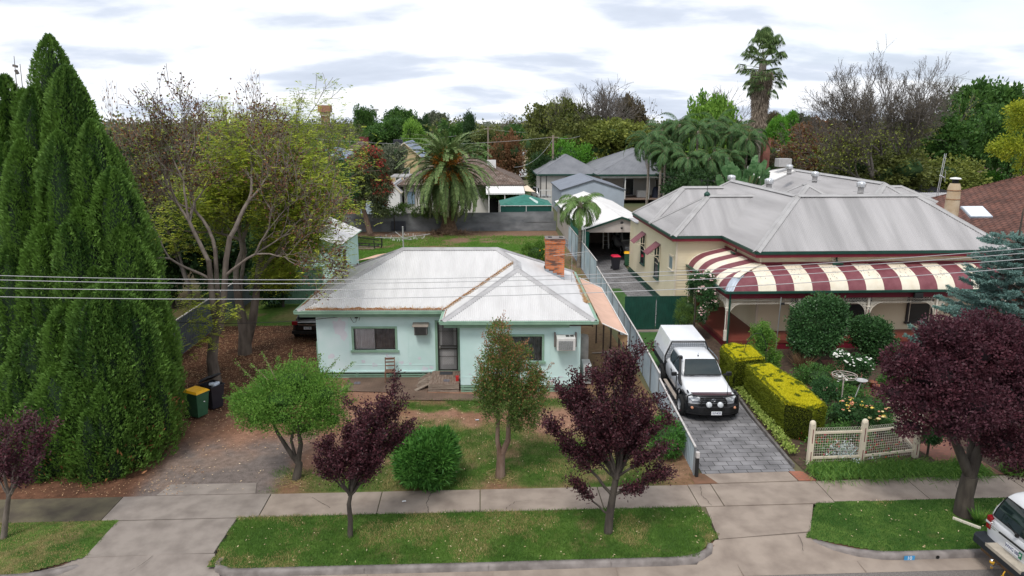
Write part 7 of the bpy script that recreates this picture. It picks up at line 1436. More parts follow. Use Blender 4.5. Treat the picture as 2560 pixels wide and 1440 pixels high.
def roses(label, blobs, col, nfl, fs, leafm=None, climb=False, cs=.6, top=True):
    T, bl = bush('rose_bush', label, blobs, leafm or LEAF('rose_leaf', (.015, .05, .018), (.05, .12, .035)), 260 if not climb else 420, 18, .15, .07, .045, up=.2, cs=cs, cat='rose bush'); B = np.array(bl); mats = [M('rose_'+str(c_), c_, .6, .1, 9) for c_ in col]
    for ci, m_ in enumerate(mats):
        mb = MB(); k = nfl//len(mats)
        for i in range(k):
            b = B[rng.integers(len(B))]; d = sph(1)[0]; d[2] = abs(d[2])*(1.2 if top else .6); d[1] = -abs(d[1]) if rng.random() < .7 else d[1]; d /= np.linalg.norm(d); p = b[:3]+d*b[3:]*(1.0+.1*rng.random()); r = fs*(.7+.6*rng.random())
            mb.lathe([(0, -.5*r), (.75*r, -.2*r), (r, .25*r), (.8*r, .55*r), (.55*r, .35*r), (.45*r, .65*r), (.15*r, .5*r), (0, .6*r)], tuple(p), 7)
        mb.build('blossom', m_, T)
roses('white flowering rose bush near the right end of the verandah steps', [at(2140, 915, 26.5)+(.72, .6, .42), at(2130, 950, 26.3)+(.55, .5, .4), at(2100, 890, 26.6)+(.3, .3, .22)], [(.82, .82, .76)], 90, .048)
roses('yellow and apricot rose bush just behind the woven wire fence', [at(2150, 1035, 22.3)+(.62, .5, .35), at(2115, 1020, 22.6)+(.35, .4, .3), at(2190, 1030, 22.0)+(.4, .4, .3)], [(.85, .62, .12), (.85, .70, .35), (.75, .32, .20)], 60, .055)
roses('pink flowering rose among the hedges left of the wire ring', [at(2060, 975, 24.6)+(.42, .4, .4), at(2040, 1000, 24.2)+(.35, .35, .35)], [(.78, .42, .36)], 10, .05)
roses('climbing rose covered in pale pink blooms on the left verandah post', [at(1742, 700, 33.5)+(.28, .3, .35), at(1765, 735, 33.2)+(.45, .35, .42), at(1770, 700, 33.5)+(.3, .3, .3), at(1755, 790, 33.0)+(.18, .2, .65), at(1780, 760, 33.2)+(.28, .3, .35), at(1730, 720, 34)+(.2, .2, .4)], [(.80, .50, .48), (.85, .68, .64)], 130, .05, climb=True, cs=.4, top=False)
bush('garden_shrubs', 'low mixed green planting around the rose standards', [at(2090, 1040, 23.3)+(.5, .6, .3), at(2170, 1005, 25)+(.8, .8, .35), at(2050, 940, 27)+(.9, .6, .4), at(2110, 990, 25.5)+(.5, .5, .45), at(2010, 950, 27.5)+(.6, .5, .3), at(2120, 1080, 21.8)+(.8, .4, .25), at(2220, 1060, 22.5)+(.7, .5, .3), at(2080, 1110, 21.2)+(.5, .3, .2), at(2250, 960, 27)+(.9, .7, .4)], LEAF('mix_leaf', (.025, .075, .02), (.09, .19, .04)), 900, 20, .16, .07, .04, cs=.5, cat='plants')
bush('small_rose_tree', 'little dark leafy standard beside the end post of the wire fence', [at(2325, 1090, 20.6)+(.33, .3, .24)], LEAF('rose_leaf', (.015, .05, .018), (.05, .12, .035)), 90, 20, .12, .06, .045, corem=None)
T = thing('silver_plant', 'silvery dusty-miller clump behind the woven wire panel', 'plant', (11.5, 20.6, 0)); n = 500; P = rng.normal(size=(n, 3))*np.array([.28, .25, .12])+np.array([0, 0, .25]); D = rng.normal(size=(n, 3)); D[:, 2] += 1; quads('foliage', leafq(P, D, .09, .04), LEAF('silver_leaf', (.28, .34, .34), (.48, .54, .54)), T)
for (x, y, l) in ((12.5, 20.7, 'red flowers in the bed behind the right half of the wire panel'), (11.1, 20.9, 'red flowers behind the left half of the wire panel')):
    T = thing('flower_clump', l, 'flowers', (x, y, 0)); n = 260; P = rng.normal(size=(n, 3))*np.array([.35, .3, .1])+np.array([0, 0, .3]); D = rng.normal(size=(n, 3)); quads('leaves', leafq(P, D, .08, .05), lf_olean, T); n = 60; P = rng.normal(size=(n, 3))*np.array([.35, .3, .1])+np.array([0, 0, .42]); D = rng.normal(size=(n, 3)); quads('petals', leafq(P, D, .07, .06), LEAF('red_petal', (.25, .01, .02), (.45, .02, .03)), T)
T = thing('strappy_grass', 'long strappy agapanthus-like leaves spilling over the footpath under the wire fence', 'plants'); Q = []
n = 5200; x = rng.uniform(10.0, 15.3, n); y = 19.75+rng.normal(size=n)*.25+.05*np.sin(x*3); y = np.where(x > 13.8, y-.05+.2*(x-13.8)*0, y); D = np.stack([rng.normal(size=n)*.6+.25, rng.normal(size=n)*.5-.45, np.full(n, .75)], 1); Ln = .22+.32*rng.random(n)*(.6+.6*fbm(x, y, .6, 3)); D[:, 0] += .6*(x > 13.0)
P = np.stack([x, y, np.full(n, .0)], 1); D = unit(D); A = leafq(P, D, Ln*.8, .022); tip = P+D*(Ln*.72)[:, None]; D2 = D.copy(); D2[:, 2] -= 1.2; Bq = leafq(tip, D2, Ln*.6, .016); quads('foliage', np.concatenate([A, Bq]), LEAF('strap_leaf', (.03, .10, .015), (.15, .26, .05)), T)
T = thing('strappy_grass', 'second drift of strappy leaves right of the big plum trunk', 'plants'); n = 1800; x = rng.uniform(15.9, 18.5, n); y = 19.45+rng.normal(size=n)*.15; P = np.stack([x, y, 0*x], 1); D = np.stack([rng.normal(size=n)*.5+.3, rng.normal(size=n)*.5-.4, np.full(n, .7)], 1); quads('foliage', leafq(P, D, .4, .022), MATS['strap_leaf'], T)
T = thing('iris_clump', 'tuft of pale strappy leaves at the foot of the big purple plum trunk', 'plant', (13.3, 16.75, 0)); tufts((0, 0, 0), 140, .45, .03, .7, MATS['strap_leaf'], 'foliage', T)
for i, (px, py, l) in enumerate([(2005, 868, 'brown tussock of dead strappy leaves under the large camellia')]):
    p = G(px, py+60); T = thing('dead_tussock', l, 'plant', p); tufts((0, 0, 0), 420, .95, .02, .55, LEAF('dead_leaf', (.10, .06, .03), (.26, .17, .10), trans=.1), 'foliage', T)
# blue spruce at the right
b6 = (Yp(2530, 700, 25.5).x, 25.5, 0); T = thing('blue_spruce', 'silvery blue-green spruce rising in front of the right end of the villa', 'tree', b6); mb = MB(); mb.tube([(0, 0, 0), (0, 0, 7.4)], [.16, .02], 8); mb.build('trunk', m_barkd, T)
P = []; D = []; mb = MB(); rd = random.Random(11); ztop = Yp(2556, 505, 25.5).z
for lv in range(26):
    z = .5+lv*.235; k = (ztop-z)/(ztop-.5); Ln = .25+3.5*k**.9
    for j in range(12):
        a = rd.random()*6.28; l = Ln*rd.uniform(.65, 1.1); e = Vector((math.cos(a)*l, math.sin(a)*l, z+.12*l-.1)); s_ = Vector((0, 0, z)); mid = s_.lerp(e, .5)-Vector((0, 0, .10*l)); pts = [s_, mid, e]; mb.tube(pts, [.03, .018, .006], 4, cap=False)
        for q_ in range(int(l*17)):
            t = .22+.78*rd.random()**.7; c = s_.lerp(e, t)-Vector((0, 0, .10*l*math.sin(t*3.14))); d = Vector((math.cos(a), math.sin(a), .2)); sd = Vector((-math.sin(a), math.cos(a), 0))*rd.choice((-1, 1)); tw = (d*.7+sd*rd.uniform(.2, 1.0)+Vector((0, 0, rd.uniform(-.1, .35)))).normalized(); tl = .34*(1.15-t)*rd.uniform(.6, 1.2)+.12
            for m in range(7):
                P.append(tuple(c+tw*tl*m/6)); D.append(tuple(tw))
P = np.array(P); D = np.array(D); P = np.repeat(P, 6, 0); D = np.repeat(D, 6, 0)+rng.normal(size=(len(P), 3))*.75; D[:, 2] += .2; quads('foliage', leafq(P, D, .085, .022), lf_spruce, T); mb.build('branches', m_barkd, T)
# citrus behind the cottage
p = G(1338, 682); T, bl = bush('citrus_tree', 'small round citrus tree on the back lawn behind the cottage chimney', [(p.x, p.y, 1.35, .85, .85, .8), (p.x+.2, p.y, .8, .7, .7, .5)], LEAF('citrus_leaf', (.03, .08, .012), (.11, .20, .03)), 330, 20, .2, .10, .05, cs=.6, cat='tree')
mb = MB()
for i in range(12): a = rng.random()*6.28; mb.lathe([(0, -.05), (.045, -.02), (.05, .02), (0, .05)], (.8*math.cos(a), .8*math.sin(a), 1.0+rng.random()*.8), 7)
mb.build('fruit', M('orange_fruit', (.8, .35, .02)), T)
# ---- grass blades and fallen leaves
def blades(name, label, x0, x1, y0, y1, dens, maskf, mat, Ln=.07, Wd=.010, z=.0, dry=None):
    n = int((x1-x0)*(y1-y0)*dens); x = rng.uniform(x0, x1, n); y = rng.uniform(y0, y1, n); k = rng.random(n) < maskf(x, y); x, y = x[k], y[k]; n = len(x)
    h = Ln*(.5+.7*rng.random(n))*(.55+.9*fbm(x, y, .5, 77)); D = np.stack([rng.normal(size=n)*.45, rng.normal(size=n)*.45, np.full(n, 1.0)], 1); q = leafq(np.stack([x, y, np.full(n, z)], 1), D, h, Wd); d = sst(.5, .66, fbm(x, y, 1.1, 5)+dry(x, y)) if dry else np.zeros(n); m = rng.random(n) < d*.75
    o = quads(name, q[~m], mat, None, np.clip(rng.random(n)*.6+.6*(fbm(x, y, .5, 9)-.2), 0, 1)[~m]); tag(o, kind='stuff', label=label, cat='grass')
    if m.sum() > 50: tag(quads('dry_grass', q[m], lf_grassd), kind='stuff', label='dry straw-coloured blades among '+label, cat='grass')
dryv = lambda x, y: .12*(x < -9)+.05*((x > 0) & (x < 6))-.16*(x > 8.2)
blades('grass', 'green turf on the middle street verge', -6.8, 6.2, 15.5, 17.95, 2000, lambda x, y: in_vergeA(x, y)*1.0, lf_grassn, .085, dry=dryv)
blades('grass', 'darker green turf on the verge by the big purple plum', 8.2, 20, 15.5, 18.05, 1500, lambda x, y: in_vergeB(x, y)*1.0, LEAF('grass_blade_deep', (.018, .065, .012), (.05, .13, .02), trans=.25), .06, dry=dryv)
blades('grass', 'worn turf on the verge at the lower left', -15, -9.8, 15.5, 17.9, 1400, lambda x, y: in_vergeC(x, y)*1.0, lf_grassn, .06, dry=dryv)
blades('grass', 'patchy lawn in front of the mint cottage', -6.6, 6.3, 19.2, 26.3, 1300, lambda x, y: lawnmask(x, y)**1.4*(x < 6.35), lf_grassn, .09, dry=lambda x, y: -.05+0*x)
blades('grass', 'green grass on the back lawn', -13.6, 7.2, 44, 70, 190, lambda x, y: back_mask(x, y), LEAF('grass_blade_bright', (.05, .14, .015), (.12, .25, .03), trans=.25), .12, .03)
def fallen(name, label, x0, x1, y0, y1, n, mask, mat, s=.05):
    x = rng.uniform(x0, x1, n); y = rng.uniform(y0, y1, n); k = rng.random(n) < mask(x, y); x, y = x[k], y[k]; n = len(x); D = rng.normal(size=(n, 3)); D[:, 2] *= .15; q = leafq(np.stack([x, y, np.full(n, .035)], 1), D, s*(.5+rng.random(n)), s*.45, side=np.tile([0., 0., 1.], (n, 1))+rng.normal(size=(n, 3))*.25); tag(quads(name, q, mat), kind='stuff', label=label, cat='leaf litter')
lf_fall = LEAF('fallen_leaf', (.10, .045, .025), (.42, .27, .15), trans=0); lf_fall2 = LEAF('fallen_leaf_pale', (.35, .24, .13), (.60, .48, .33), trans=0)
fallen('leaf_litter', 'brown leaf litter under the trees beside the cottage', -13.6, -5.8, 22.0, 37, 15000, lambda x, y: .15+.85*sst(22, 29, y)*(x < -6.5), lf_fall, .07)
fallen('leaf_litter', 'scattered pale leaves on the verge and front lawn', -10, 6.2, 15.6, 26, 900, lambda x, y: ((y < FY0) & in_vergeA(x, y)) | (y > 19.3), lf_fall2, .06)
fallen('leaf_litter', 'few fallen leaves on the right verge', 9.5, 15, 15.6, 18, 60, lambda x, y: in_vergeB(x, y)*1.0, lf_fall2, .06)
fallen('leaf_litter', 'twigs and dead leaves along the foot of the big conifer', -16, -8.5, 19.2, 21, 600, lambda x, y: 1+0*x, lf_fall, .06)
# straw round trunks
for (x, y, r_, l) in ((b4.x, b4.y-.1, .55, 'straw mulch ring around the small bright green tree'), (b5.x, b5.y, .5, 'straw and dead grass ring around the bronze-tipped tree')):
    n = 260; a = rng.random(n)*6.28; rr_ = r_*rng.random(n)**.5; D = rng.normal(size=(n, 3)); D[:, 2] *= .2; tag(quads('straw', leafq(np.stack([x+rr_*np.cos(a), y+rr_*np.sin(a), np.full(n, .04)], 1), D, .16, .012), lf_grassd), kind='stuff', label=l, cat='straw')
# ================================================================ trees beside and behind the cottage
def multi(seed, limbs, levels, nch, ang, shrink, wob, upb, rsh, segs=4):
    out = []
    for i, (p, d, l, r) in enumerate(limbs): out += grow(seed+i*7, p, d, l, r, levels, nch, ang, shrink, wob, upb, segs, rsh)
    return out
def sprinkle(chains, minlev, per_m, jit, LL, WW, mat, name, parent, up=.1, dm=.4, keep=None):
    P, D = along(chains, minlev, per_m, jit)
    if keep is not None: k = keep(P); P, D = P[k], D[k]
    D = D*dm+rng.normal(size=P.shape)*.6; D[:, 2] += up; n = len(P); return quads(name, leafq(P, D, LL*(.6+.8*rng.random(n)), WW), mat, parent)
def feather(P, n_l, Ln, mat, name, parent, droop=.35, W=.05):   # ferny compound leaves: rows of fine leaflets
    n = len(P); D = rng.normal(size=(n, 3)); D[:, 2] = D[:, 2]*.4-.1; D = unit(D); S = unit(np.cross(D, np.array([0, 0, 1.]))+1e-6); V = []
    for k in range(n_l):
        t = (k+.5)/n_l
        for sg in (-1, 1):
            c = P+D*(Ln*t); c[:, 2] -= droop*Ln*t*t; V.append(leafq(c, S*sg+D*.35, Ln*.42*(1.1-.7*t), W, side=np.tile([0., 0., 1.], (n, 1))+rng.normal(size=(n, 3))*.3))
    return quads(name, np.concatenate(V), mat, parent, np.tile(rng.random(n), n_l*2))
bj = G(541, 968); J = lambda px, py, y: (lambda q: (q.x-bj.x, q.y-bj.y, q.z))(Yp(px, py, y))
T = thing('jacaranda_tree', 'tall half-bare grey-barked tree with seed pods rising beside the wheelie bins', 'tree', (bj.x, bj.y, 0)); y = bj.y
mb = MB(); mb.tube([(0, 0, -.1), J(530, 900, y), J(535, 840, y), J(548, 815, y+.1)], [.27, .22, .2, .2], 10); mb.tube([J(545, 820, y+.1), J(533, 770, y), J(528, 720, y), J(522, 650, y)], [.15, .13, .12, .1], 8); mb.tube([J(550, 815, y), J(560, 740, y), J(565, 650, y+.2), J(575, 590, y+.3)], [.15, .13, .11, .1], 8); mb.tube([J(548, 810, y+.2), J(543, 720, y+.5), J(538, 620, y+.8)], [.12, .1, .08], 8)
mb.build('trunk', m_bark, T)
ch = multi(21, [(J(522, 655, y), (-.55, 0, 1), 1.72, .09), (J(575, 595, y+.3), (.5, .1, 1), 1.66, .09), (J(538, 625, y+.8), (0, .3, 1), 1.75, .075), (J(530, 700, y), (-1, -.2, .7), 1.7, .06), (J(562, 690, y+.1), (.9, -.2, .6), 1.6, .06)], 6, (2, 3), 27, .77, .13, .12, .66)
chains_mesh('branches', ch, m_twig, T, .010)
P, D = along([c for c in ch if c[2] >= 5], 5, 1.3, .12); P = P[rng.random(len(P)) < .55]; quads('seed_pods', leafq(P, rng.normal(size=P.shape)+np.array([0, 0, -.6]), .09, .085), lf_pod, T)
P, D = along([c for c in ch if c[2] >= 4], 4, 1.1, .2); k = rng.random(len(P)) < .12; feather(P[k], 4, .26, lf_jac, 'foliage', T)
k = rng.random(len(P)) < .15; quads('rusty_leaves', leafq(P[k], rng.normal(size=P[k].shape), .10, .05), lf_rust, T)
C0 = np.array([J(495, 770, y-.4), J(510, 850, y-.5), J(470, 740, y-.2), J(560, 780, y-.5), J(500, 800, y-.4)]); P = np.repeat(C0, 26, 0)+rng.normal(size=(130, 3))*.30; feather(P, 6, .45, lf_jac, 'low_foliage', T)
# second tree with multi trunks behind
bk = G(612, 884); J2 = lambda px, py, y: (lambda q: (q.x-bk.x, q.y-bk.y, q.z))(Yp(px, py, y))
T = thing('jacaranda_tree', 'wide tree with twin trunks and yellow-green ferny foliage in front of the mint shed', 'tree', (bk.x, bk.y, 0)); y = bk.y
mb = MB(); mb.tube([(0, 0, -.1), J2(612, 830, y), J2(600, 770, y), J2(590, 700, y)], [.34, .28, .2, .16], 10); mb.tube([J2(615, 860, y), J2(632, 800, y), J2(640, 740, y), J2(650, 650, y)], [.24, .2, .16, .13], 9); mb.build('trunk', m_bark, T)
ch = multi(55, [(J2(590, 700, y), (-.3, .2, 1), 1.9, .13), (J2(650, 655, y), (.35, .1, 1), 1.95, .12), (J2(645, 690, y), (.7, -.1, .7), 1.6, .10), (J2(600, 740, y), (.2, .4, 1), 2.0, .1)], 6, (2, 3), 28, .77, .14, .1, .66); chains_mesh('branches', ch, m_twig, T, .010)
P, D = along([c for c in ch if c[2] >= 4], 4, 2.2, .35); feather(P, 5, .42, lf_jac, 'foliage', T, W=.06)
Bq = [J2(740, 430, y+1)+(1.7, 1.6, 1.5), J2(752, 520, y+1)+(1.5, 1.5, 1.4), J2(700, 560, y)+(1.6, 1.5, 1.5), J2(712, 640, y+.5)+(1.4, 1.3, 1.0), J2(680, 420, y+1.5)+(1.6, 1.5, 1.4), J2(670, 520, y+2)+(1.2, 1.3, 1.3), J2(690, 690, y+.5)+(1.2, 1, .6)]
B = np.array(Bq); n = 4300; pk = rng.integers(0, len(B), n); P = B[pk, :3]+sph(n)*B[pk, 3:]*(rng.random(n)**.4)[:, None]; feather(P, 5, .42, lf_jac, 'ferny_foliage', T, W=.055)
k = rng.random(n) < .12; quads('seed_pods', leafq(P[k], rng.normal(size=P[k].shape), .12, .10), lf_pod, T)
k = rng.random(n) < .04; quads('rusty_leaves', leafq(P[k], rng.normal(size=P[k].shape), .12, .06), lf_rust, T)
# ---- palms
m_ptrunk = M('palm_trunk', (.17, .14, .115), .9, .3, 6, .8, 25, c2=(.30, .26, .22), stretch=(.5, .5, 3)); m_rach = M('rachis', (.16, .19, .07), .6, .2, 5)
def frond(az, el, L_, droop, nl, LL, WW, base, vshape=.5, hang=0.0, twist=0.0, start=.14):
    k = 9; pts = []; p = np.array(base, float); e = el; ds = []
    for i in range(k+1):
        d = np.array([math.cos(az)*math.cos(e), math.sin(az)*math.cos(e), math.sin(e)]); pts.append(p.copy()); ds.append(d); p = p+d*L_/k; e -= droop/k*(1+.8*i/k)
    pts = np.array(pts); ds = np.array(ds); t = np.linspace(start, 1, nl); f = t*k; i0 = np.minimum(f.astype(int), k-1); fr = (f-i0)[:, None]; P = pts[i0]*(1-fr)+pts[np.minimum(i0+1, k)]*fr; D = ds[i0]
    S = unit(np.cross(D, np.array([0, 0, 1.])+D*0)); U = np.cross(S, D); V = []
    for sg in (-1, 1):
        Ld = D*.75+S*sg*.9+U*vshape*.6+rng.normal(size=D.shape)*.10; Ld[:, 2] -= hang; w_ = np.sin(np.clip(t*1.05, 0, 1)*math.pi*.82+.25); V.append(leafq(P, Ld, LL*w_+.04, WW, side=U+rng.normal(size=D.shape)*.25))
    return pts, np.concatenate(V)
def palm_crown(T, c, n, L_, els, droop, nl, LL, WW, mat, name='fronds', rr=.02, **k):
    mb = MB(); Q = []
    for i in range(n):
        az = i*2.39996+rng.normal()*.15; u = i/max(1, n-1); el = els[0]+(els[1]-els[0])*u+rng.normal()*.08; pts, q = frond(az, el, L_*(.88+.2*rng.random()), droop*(.8+.4*rng.random()), nl, LL, WW, np.array(c)+np.array([math.cos(az), math.sin(az), 0])*.12, **k); Q.append(q); mb.tube([tuple(p) for p in pts], [rr*(1.2-j/9*.9) for j in range(10)], 4, cap=False)
    quads(name, np.concatenate(Q), mat, T); mb.build(name+'_stems', m_rach, T)
lf_date = LEAF('date_frond', (.045, .085, .025), (.16, .22, .075), trans=.12); lf_queen = LEAF('queen_frond', (.018, .052, .016), (.075, .145, .045), trans=.12); lf_deadf = LEAF('dead_frond', (.16, .10, .06), (.34, .24, .15), trans=.1)
pd = G(1122, 583); T = thing('date_palm', 'massive date palm with orange fruit stalks in front of the iron back fence', 'palm', (pd.x, 68.6, 0)); hz = Yp(1122, 425, 68.6).z
mb = MB(); mb.lathe([(.95, -.1), (.85, .5), (.62, 1.2), (.58, 3), (.75, hz-.5), (.5, hz+.3), (0, hz+.5)], n=16); mb.build('trunk', M('date_trunk', (.09, .055, .035), .95, .35, 5, .9, 14, c2=(.17, .11, .07)), T)
palm_crown(T, (0, 0, hz), 165, 5.3, (R(86), R(-42)), 1.25, 76, .46, .07, lf_date, rr=.045, vshape=.35, hang=.08); palm_crown(T, (0, 0, hz-.2), 44, 4.7, (R(-28), R(-66)), .6, 54, .38, .06, LEAF('old_date_frond', (.06, .07, .035), (.15, .15, .075)), name='old_fronds', rr=.04, vshape=.2, hang=.3)
mb = MB(); Q = []
for i in range(16):
    a = i*2.4; o = Vector((math.cos(a)*1.15, math.sin(a)*1.15-.25, hz+[.9, -.75][i % 2]+.2*math.sin(i*2.1)));
    if i % 2 == 0: o = Vector((math.cos(a)*.8, math.sin(a)*.8-.3, hz+1.1+.3*math.sin(i)))
    else: o = Vector((math.cos(a)*1.7, -abs(math.sin(a))*1.3-.3, hz-.55))
    n = 420; P = np.array(o)+rng.normal(size=(n, 3))*np.array([.30, .28, .26]); D = unit(P-np.array([0, 0, hz+.4]))+rng.normal(size=(n, 3))*.4; D[:, 2] -= .5; Q.append(leafq(P, D, .22, .05))
quads('fruit_stalks', np.concatenate(Q), LEAF('orange_fruitstalk', (.30, .10, .015), (.62, .24, .04), trans=.1), T)
n = 900; a = rng.random(n)*6.28; r_ = .6+1.6*rng.random(n)**2; P = np.stack([r_*np.cos(a)*1.4, r_*np.sin(a)*.7-.3, .05+.5*np.exp(-r_)*rng.random(n)], 1); D = rng.normal(size=(n, 3)); D[:, 2] = abs(D[:, 2])*.4; o = quads('dry_frond_litter', leafq(P, D, .5, .04), LEAF('frond_litter', (.07, .045, .03), (.24, .16, .10), trans=0), T)
def queen(name, label, px, pc, y, L_=2.8, n=24, seed=0, trunk=True, r=.14, mat=lf_queen, dead=3, group=None, ptrunk=None):
    c = Yp(px, pc, y); T = thing(name, label, 'palm', (c.x, y, 0), 0, group)
    mb = MB(); mb.tube([(0, 0, -.05), (.05, 0, c.z*.5), (0, 0, c.z-.8), (0, 0, c.z-.35)], [r*1.25, r, r*.95, r*1.35], 9); mb.lathe([(r*1.3, c.z-.5), (r*1.8, c.z-.1), (r*.8, c.z+.3), (0, c.z+.4)], n=9); mb.build('trunk', m_ptrunk, T)
    palm_crown(T, (0, 0, c.z), n, L_, (R(80), R(-12)), 1.9, 110, .66, .030, mat, rr=.022, vshape=.1, hang=.85)
    if dead: palm_crown(T, (0, 0, c.z-.15), dead, L_*.8, (R(-40), R(-70)), .5, 26, .35, .04, lf_deadf, name='dead_fronds', rr=.02, hang=.6)
    return T
queen('queen_palm', 'small solitary queen palm standing in front of the open garage', 1450, 515, 51.8, 2.2, 20, r=.13, mat=LEAF('queen_frond_light', (.05, .11, .025), (.17, .26, .08), trans=.2), dead=0)
for i, (px, pc, y, l_, lab) in enumerate([(1623, 355, 80, 3.4, 'leftmost tall queen palm of the clump, drooping over the grey roof'), (1664, 380, 77, 2.8, 'shorter queen palm with dead fronds second from left in the clump'), (1700, 318, 84, 3.4, 'tall queen palm in the left middle of the dense clump'), (1745, 335, 80, 3.4, 'queen palm in the centre of the dense clump'), (1790, 315, 84, 3.4, 'tall queen palm right of the centre of the clump'),
        (1830, 335, 80, 3.4, 'queen palm just left of the tall fan palm trunk'), (1868, 350, 77, 3.0, 'rightmost queen palm overlapping the tall fan palm trunk'), (1720, 400, 75, 2.8, 'low queen palm in front in the middle of the clump'), (1775, 400, 75, 2.8, 'low queen palm with arching yellowish frond in front of the clump'), (1655, 330, 86, 3.2, 'queen palm at the back between the two left trunks'), (1820, 400, 76, 2.8, 'low queen palm in front of the fan palm')]):
    queen('queen_palm', lab, px, pc, y, l_, 24, dead=2 if i in (0, 1, 7) else 1, group='queen palms behind the villa')
# fan palm
c = Yp(1908, 150, 84); T = thing('fan_palm', 'very tall shaggy fan palm towering above the villa roof', 'palm', (c.x, 84, 0)); mb = MB(); mb.tube([(0, 0, 0), (0, 0, c.z-6), (0, 0, c.z)], [.5, .55, .4], 10); mb.build('trunk', m_ptrunk, T)
n = 5200; u = rng.random(n); z = c.z-7.6+6.0*u; a = rng.random(n)*6.28; rr_ = .45+.52*u**1.4+.12*rng.random(n); P = np.stack([rr_*np.cos(a), rr_*np.sin(a), z+.6], 1); D = np.stack([np.cos(a)*.25, np.sin(a)*.25, np.full(n, -1.)], 1)+rng.normal(size=(n, 3))*.18; quads('dead_skirt', leafq(P, D, .95, .07), LEAF('skirt', (.11, .085, .065), (.33, .27, .21), trans=.05), T)
mb = MB(); Q = []; TT = []
for i in range(56):
    az = i*2.4; el = R(84)-R(120)*(i/55)+rng.normal()*.33; st = (1.5+.8*rng.random())*(1.25 if i < 14 else 1); d = np.array([math.cos(az)*math.cos(el), math.sin(az)*math.cos(el), math.sin(el)]); b0_ = np.array([0, 0, c.z+.5-2.3*(i/55)+rng.normal()*.25]); e = b0_+d*st; mb.tube([tuple(b0_), tuple(b0_+d*st*.6+np.array([0, 0, .05])), tuple(e)], .022, 4, cap=False)
    s = unit(np.cross(d, [0, 0, 1.])+1e-6); up_ = np.cross(s, d); m = 30; th = np.linspace(-1.9, 1.9, m); Dd = d*np.cos(th)[:, None]*.9+s*np.sin(th)[:, None]+up_*.15; Pb = np.tile(e, (m, 1)); A = leafq(Pb, Dd, .80, .13, side=np.tile(up_, (m, 1))); tip = Pb+unit(Dd)*.65; D2 = Dd.copy(); D2[:, 2] -= 1.6; Q += [A, leafq(tip, D2, .75, .08)]
quads('fan_leaves', np.concatenate(Q), LEAF('fan_leaf', (.03, .065, .02), (.11, .16, .05), trans=.15), T); mb.build('leaf_stalks', m_rach, T)
# giant bird of paradise
T = thing('banana_clump', 'clump of big paddle-shaped leaves right of the palms behind the villa', 'plant', (Yp(1870, 440, 62).x, 62, 0)); Q = []; mb = MB()
for i in range(46):
    a = rng.random()*6.28; r_ = rng.random()*1.9; b_ = np.array([r_*math.cos(a), r_*math.sin(a)*.7, 3.0+rng.random()*2.2]); d = unit(np.array([math.cos(a)*.45+rng.normal()*.2, math.sin(a)*.3, 1.1])); L_ = 1.8+.7*rng.random(); e = b_+d*L_*.5; mb.tube([(b_[0]*.5, b_[1]*.5, 0), tuple(b_), tuple(e)], .04, 5); s = unit(np.cross(d, rng.normal(size=3)))
    for k in range(9):
        for sg in (-1, 1): t = k/9; cc = e+d*L_*.6*t; Q.append(np.stack([cc, cc+s*sg*.36*math.sin(.5+2.3*t)+d*.05, cc+s*sg*.35*math.sin(.5+2.3*t)+d*(L_*.085), cc+d*L_*.075]))
quads('paddle_leaves', np.array(Q), LEAF('paddle_leaf', (.035, .095, .03), (.11, .20, .085), trans=.25), T); mb.build('stalks', m_rach, T)
# bottlebrush and its dark neighbour
pb = G(922, 584); T = thing('bottlebrush_tree', 'weeping bottlebrush tree with scarlet flowers against the iron back fence', 'tree', (pb.x, 67.8, 0)); JB = lambda px, py, y=67.8: (lambda q: (q.x-pb.x, q.y-67.8, q.z))(Yp(px, py, y))
mb = MB(); mb.tube([JB(925, 583), JB(915, 545), JB(908, 520), JB(915, 480)], [.30, .24, .2, .12], 9); mb.build('trunk', m_barkr, T)
B_ = [JB(915, 420)+(1.9, 1.7, 1.5), JB(945, 470)+(1.3, 1.4, 1.6), JB(885, 450)+(1.4, 1.4, 1.5), JB(920, 390)+(1.3, 1.2, .8), JB(880, 500)+(1.1, 1.1, .9), JB(950, 520)+(.7, .9, .8)]
q, tn = clumps(B_, 1100, 26, .42, .28, .05, droop=.75, up=0, shell=.4); quads('foliage', q, LEAF('bottlebrush_leaf', (.035, .055, .025), (.11, .13, .055), trans=.2), T, tn); q, tn = clumps(B_, 340, 12, .18, .20, .10, droop=.3, up=0, shell=.95, low=-.3); k = (q[:, 0, 2] > JB(900, 440)[2]) | (q[:, 0, 0] > .9); quads('red_flowers', q[k], LEAF('scarlet', (.15, .022, .018), (.34, .055, .04), trans=.1), T, tn[k]); core('filler_core', B_, m_core, T, .45)
B_ = [tuple(Yp(825, 430, 62))+(1.5, 1.4, 1.9), tuple(Yp(820, 500, 61))+(1.6, 1.4, 1.7), tuple(Yp(800, 560, 60))+(1.6, 1.3, 1.6), tuple(Yp(850, 470, 62))+(1.2, 1.2, 1.6)]
T, bl = bush('dark_evergreen', 'dark green evergreen left of the scarlet bottlebrush', B_, lf_dkleaf, 800, 22, .4, .18, .10, up=.1, cs=.75, cat='tree'); q, tn = clumps(bl, 90, 10, .25, .18, .1, shell=.95); quads('rusty_leaves', q, lf_rust, T, tn)
T, bl = bush('vine', 'flowering creeper sprawling over the iron back fence beside the date palm', [tuple(Yp(x, z, 70.1))+(1.1, .35, .42) for x, z in ((985, 528), (1020, 522), (1055, 535), (1085, 527), (960, 533))], LEAF('vine_leaf', (.04, .10, .02), (.15, .22, .06)), 260, 18, .2, .13, .08, corem=None, cat='creeper')
